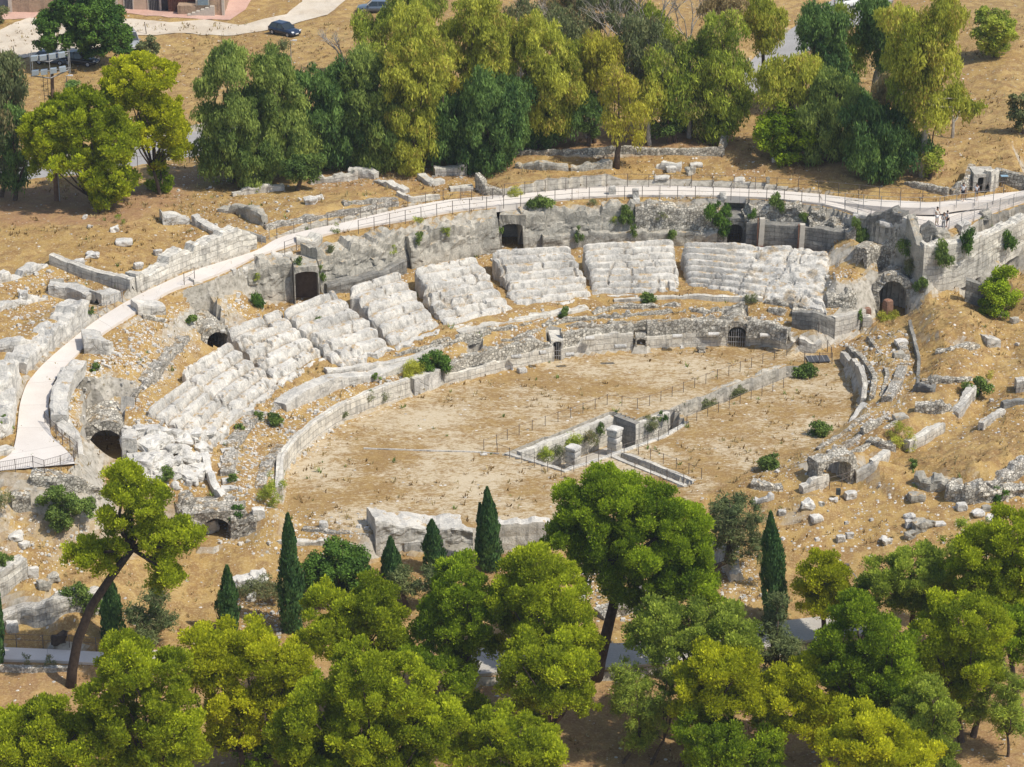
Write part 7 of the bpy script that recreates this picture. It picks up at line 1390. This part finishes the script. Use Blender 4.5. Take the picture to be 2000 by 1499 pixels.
# ------------------------------------------------------------------ farmhouse at the top left
def bbox(name, x0, x1, y0, y1, z0, z1, mat, par): m_ = MB(); m_.box(((x0 + x1) / 2, (y0 + y1) / 2, (z0 + z1) / 2), (x1 - x0, y1 - y0, z1 - z0)); return m_.build(name, mat, par)
warm = rock_mat('warm_stone_wall', light=(.50,.36,.25), grey=(.36,.27,.2), greyness=.3, och=.1, brick=(.5,.22,.015), seed=12, joint=(.42,.34,.26)); tan = simple('tan_plaster', (.50,.38,.28), .15, .8); quoin = simple('quoin_stone', (.52,.47,.40), .12); dark = simple('dark_opening', (.05,.05,.055), .2); redw = simple('red_corrugated', (.16,.07,.05), .3); tile = simple('roof_tiles', (.42,.24,.15), .25, 2)
A = G(333, 22); zg = A[2] - .3; Yb = A[1]
k = ppm(A); X = lambda px: (px - 1000) * (Yb * cp + (HC - A[2]) * sp) / F
e = thing('stone_building', (X(380), Yb + 2, zg), 'low plastered farm building with barred doors and an outside stair, top edge', 'building')
bbox('wall', X(228), X(332), Yb, Yb + 8, zg, zg + 4.5, tan, e)
bbox('corner_pillar', X(224), X(231), Yb - .08, Yb + .4, zg, zg + 4.6, quoin, e)
bbox('corrugated_screen', X(331), X(387), Yb - .9, Yb + 5, zg, zg + 4.2, redw, e)
m_ = MB(); 
for i in range(14): x = X(333) + i * (X(386) - X(333)) / 13; m_.box((x, Yb - .93, zg + 2.1), (.08, .06, 4.2))
m_.build('screen_ribs', simple('dark_ribs', (.09,.045,.035), .2), e)
bbox('porch_wall', X(352), X(440), Yb - 2.4, Yb + 4, zg - .2, zg + 1.6, warm, e); bbox('porch_parapet', X(388), X(440), Yb - 2.45, Yb - 2.2, zg + 1.6, zg + 2.5, quoin, e)
bbox('tower_wall', X(415), X(441), Yb - 2.5, Yb + 6, zg - .2, zg + 6.5, warm, e); bbox('corner_pillar', X(438), X(443), Yb - 2.6, Yb - 2.2, zg - .2, zg + 6.6, quoin, e); bbox('roof', X(222), X(446), Yb + .4, Yb + 9, zg + 6.2, zg + 6.6, tile, e)
for i in range(8): bbox('stair_step', X(354) + i * .55, X(354) + (i + 1) * .55, Yb - 3.0, Yb - 2.42, zg - .1, zg + .25 + i * .2, quoin, e)
for a_, b_, nm in ((244, 260, 'barred_door'), (291, 312, 'barred_door'), (316, 329, 'open_door')):
    d = bbox(nm, X(a_), X(b_), Yb - .05, Yb + .05, zg, zg + 2.5, dark, e)
    bbox('door_frame', X(a_) - .12, X(a_), Yb - .09, Yb + .05, zg, zg + 2.6, quoin, e); bbox('door_frame', X(b_), X(b_) + .12, Yb - .09, Yb + .05, zg, zg + 2.6, quoin, e)
    m_ = MB(); 
    for i in range(6): x = X(a_) + (i + .5) * (X(b_) - X(a_)) / 6; m_.tube([(x, Yb - .08, zg), (x, Yb - .08, zg + 2.5)], .02, 3)
    if nm == 'barred_door': m_.build('door_bars', M['metal_grey'], e)
bbox('window', X(392), X(412), Yb - 2.55, Yb - 2.46, zg + 1.7, zg + 2.4, simple('blue_grey_glass', (.2,.26,.3), .1), e)
e = thing('stone_building', (X(55), Yb - .5, zg), 'pinkish stone house wall left of the round dark tree, top edge', 'building')
bbox('wall', X(28), X(110), Yb - 1.2, Yb + 8, zg, zg + 5, warm, e); bbox('corner_pillar', X(21), X(28), Yb - 1.3, Yb - .8, zg, zg + 5.1, quoin, e); bbox('side_wall', X(-30), X(21), Yb, Yb + 8, zg, zg + 5, simple('blue_grey_wall', (.22,.24,.27), .1), e); bbox('roof', X(-32), X(112), Yb - 1.4, Yb + 8.5, zg + 5.0, zg + 5.4, tile, e); bbox('wall_base', X(28), X(110), Yb - 1.35, Yb - 1.2, zg, zg + .3, simple('pink_base', (.5,.28,.22), .1), e)
# ------------------------------------------------------------------ people on the walkway
skin = simple('skin', (.36,.21,.14), .05, 3, .6); CL_ = {'white': simple('white_cloth', (.72,.72,.72), .05), 'grey': simple('grey_cloth', (.38,.37,.36), .08), 'dark': simple('dark_cloth', (.03,.03,.04), .1), 'cream': simple('cream_cloth', (.66,.62,.54), .05), 'pale': simple('pale_top', (.6,.6,.62), .05)}; HAIR = simple('dark_hair', (.03,.022,.018), .1)
def skinmesh(name, verts, edges, rad, mat, parent, b0):
    """one continuous limbed surface grown along a skeleton, then frozen to a plain mesh"""
    me = bpy.data.meshes.new(name); me.from_pydata([tuple(np.array(v) ) for v in verts], edges, []); o = bpy.data.objects.new(name, me); C.objects.link(o)
    md = o.modifiers.new('s', 'SKIN'); sb = o.modifiers.new('u', 'SUBSURF'); sb.levels = 1
    for i, r in enumerate(rad): me.skin_vertices[0].data[i].radius = (r, r)
    me.skin_vertices[0].data[0].use_root = True
    dg = bpy.context.evaluated_depsgraph_get(); ev = o.evaluated_get(dg); nm = bpy.data.meshes.new_from_object(ev); o.modifiers.clear(); o.data = nm; nm.materials.clear(); nm.materials.append(mat); nm.polygons.foreach_set('use_smooth', [True] * len(nm.polygons)); o.name = name; o.parent = parent; return o
def person(label, px, py, z, face, shirt, legs, stride=0.12, long_=False, arm=0.0, bag=False, h=1.75, bent=.25):
    b = P(px, py, z); e = thing('person', b, label, 'person'); e.rotation_euler = (0, 0, R(face)); s = h / 1.75
    # +x is forward
    J = {'pel': (0,0,.93), 'sp': (0,0,1.15), 'ch': (.01,0,1.36), 'nk': (.01,0,1.50), 'hd': (.03,0,1.60), 'ht': (.03,0,1.70),
         'hl': (0,.09,.90), 'kl': (stride*.8+.02,.10,.49), 'al': (stride,.10,.08), 'tl': (stride+.16,.11,.035), 'hr': (0,-.09,.90), 'kr': (-stride*.4+.03,-.10,.49), 'ar': (-stride*1.3,-.10,.09), 'tr': (-stride*1.3+.16,-.11,.035),
         'sl': (0,.17,1.42), 'el': (.02-stride*.5,.25,1.13), 'wl': (.12+bent*.3-stride*.4,.22,.93+arm*.3), 'gl': (.17+bent*.4-stride*.4,.20,.87+arm*.35), 'sr': (0,-.17,1.42), 'er': (.02+stride*.5,-.25,1.13), 'wr': (.13+bent+stride*.2,-.18,.98+arm*.3), 'gr': (.2+bent+stride*.2,-.15,.98+arm*.35)}
    ks = list(J); ix = {k_: i for i, k_ in enumerate(ks)}
    E_ = [('pel','sp'),('sp','ch'),('ch','nk'),('nk','hd'),('hd','ht'),('pel','hl'),('hl','kl'),('kl','al'),('al','tl'),('pel','hr'),('hr','kr'),('kr','ar'),('ar','tr'),('ch','sl'),('sl','el'),('el','wl'),('wl','gl'),('ch','sr'),('sr','er'),('er','wr'),('wr','gr')]
    rd = dict(pel=.13, sp=.115, ch=.135, nk=.05, hd=.095, ht=.08, hl=.085, kl=.055, al=.038, tl=.035, hr=.085, kr=.055, ar=.038, tr=.035, sl=.055, el=.04, wl=.028, gl=.03, sr=.055, er=.04, wr=.028, gr=.03)
    skinmesh('body', [np.array(J[k_]) * s for k_ in ks], [(ix[a], ix[b_]) for a, b_ in E_], [rd[k_] * s for k_ in ks], skin, e, b)
    def piece(nm, names, edges, mat, grow):
        i2 = {k_: i for i, k_ in enumerate(names)}; skinmesh(nm, [np.array(J[k_]) * s for k_ in names], [(i2[a], i2[b_]) for a, b_ in edges], [(rd[k_] + grow) * s for k_ in names], mat, e, b)
    J['ml'] = tuple((np.array(J['sl']) + J['el']) / 2 * np.array([1, 1, 1])); J['mr'] = tuple((np.array(J['sr']) + J['er']) / 2); rd['ml'] = rd['mr'] = .05
    piece('shirt', ['pel','sp','ch','sl','ml','sr','mr'], [('pel','sp'),('sp','ch'),('ch','sl'),('sl','ml'),('ch','sr'),('sr','mr')], CL_[shirt], .018)
    J['ul'] = tuple((np.array(J['hl']) * .35 + np.array(J['kl']) * .65)); J['ur'] = tuple((np.array(J['hr']) * .35 + np.array(J['kr']) * .65)); rd['ul'] = rd['ur'] = .065
    if long_: piece('trousers', ['pel','hl','kl','al','hr','kr','ar'], [('pel','hl'),('hl','kl'),('kl','al'),('pel','hr'),('hr','kr'),('kr','ar')], CL_[legs], .03)
    else: piece('shorts', ['pel','hl','ul','hr','ur'], [('pel','hl'),('hl','ul'),('pel','hr'),('hr','ur')], CL_[legs], .022)
    V = sphere_dirs(60); iv, iF = ico(); hv = iv * np.array([.105, .095, .11]) * s + np.array([.012, 0, 1.665]) * s; k_ = hv[:, 2] > 1.60 * s
    hm = mesh('hair', hv + b, [tuple(int(q) for q in f) for f in iF if all(k_[f]) and not all(hv[f][:, 0] > .075 * s)], HAIR, e, b); hm.location = (0, 0, 0)
    if bag: m_ = MB(); m_.box(b + np.array([-.18, 0, 1.25]) * s, (.14, .26, .36)); o = m_.build('backpack', CL_['dark'], e)
    return e
person('person in white shirt and white shorts standing at the fence corner', 1829, 440, 8.95, -60, 'cream', 'white', .04, h=1.82, bent=.3, arm=.6)
person('person in long grey clothes standing between the two others', 1842, 448, 8.95, -100, 'grey', 'grey', .03, long_=True, h=1.68, arm=.5)
person('person in white top and dark shorts standing rightmost at the fence corner', 1849, 444, 8.95, 190, 'white', 'dark', .03, h=1.66)
person('person in white t-shirt and dark shorts with a dark bag walking on the upper walk', 1880, 392, 9.95, -110, 'white', 'dark', .12, bag=True, h=1.82)
person('person in pale sleeveless top and dark shorts walking ahead on the upper walk', 1906, 391, 9.98, -100, 'pale', 'dark', .16, h=1.68)

# ------------------------------------------------------------------ summer haze
hm = bpy.data.materials.new('haze'); hm.use_nodes = True; hn = hm.node_tree.nodes; hn.clear(); ho = hn.new('ShaderNodeOutputMaterial'); hv_ = hn.new('ShaderNodeVolumePrincipled'); hv_.inputs['Density'].default_value = .00011; hv_.inputs['Color'].default_value = (.80,.88,1,1); hm.node_tree.links.new(hv_.outputs[0], ho.inputs['Volume'])
m_ = MB(); m_.box((0, 330, 40), (900, 680, 110)); hz = m_.build('haze', hm); tag(hz, kind='stuff')
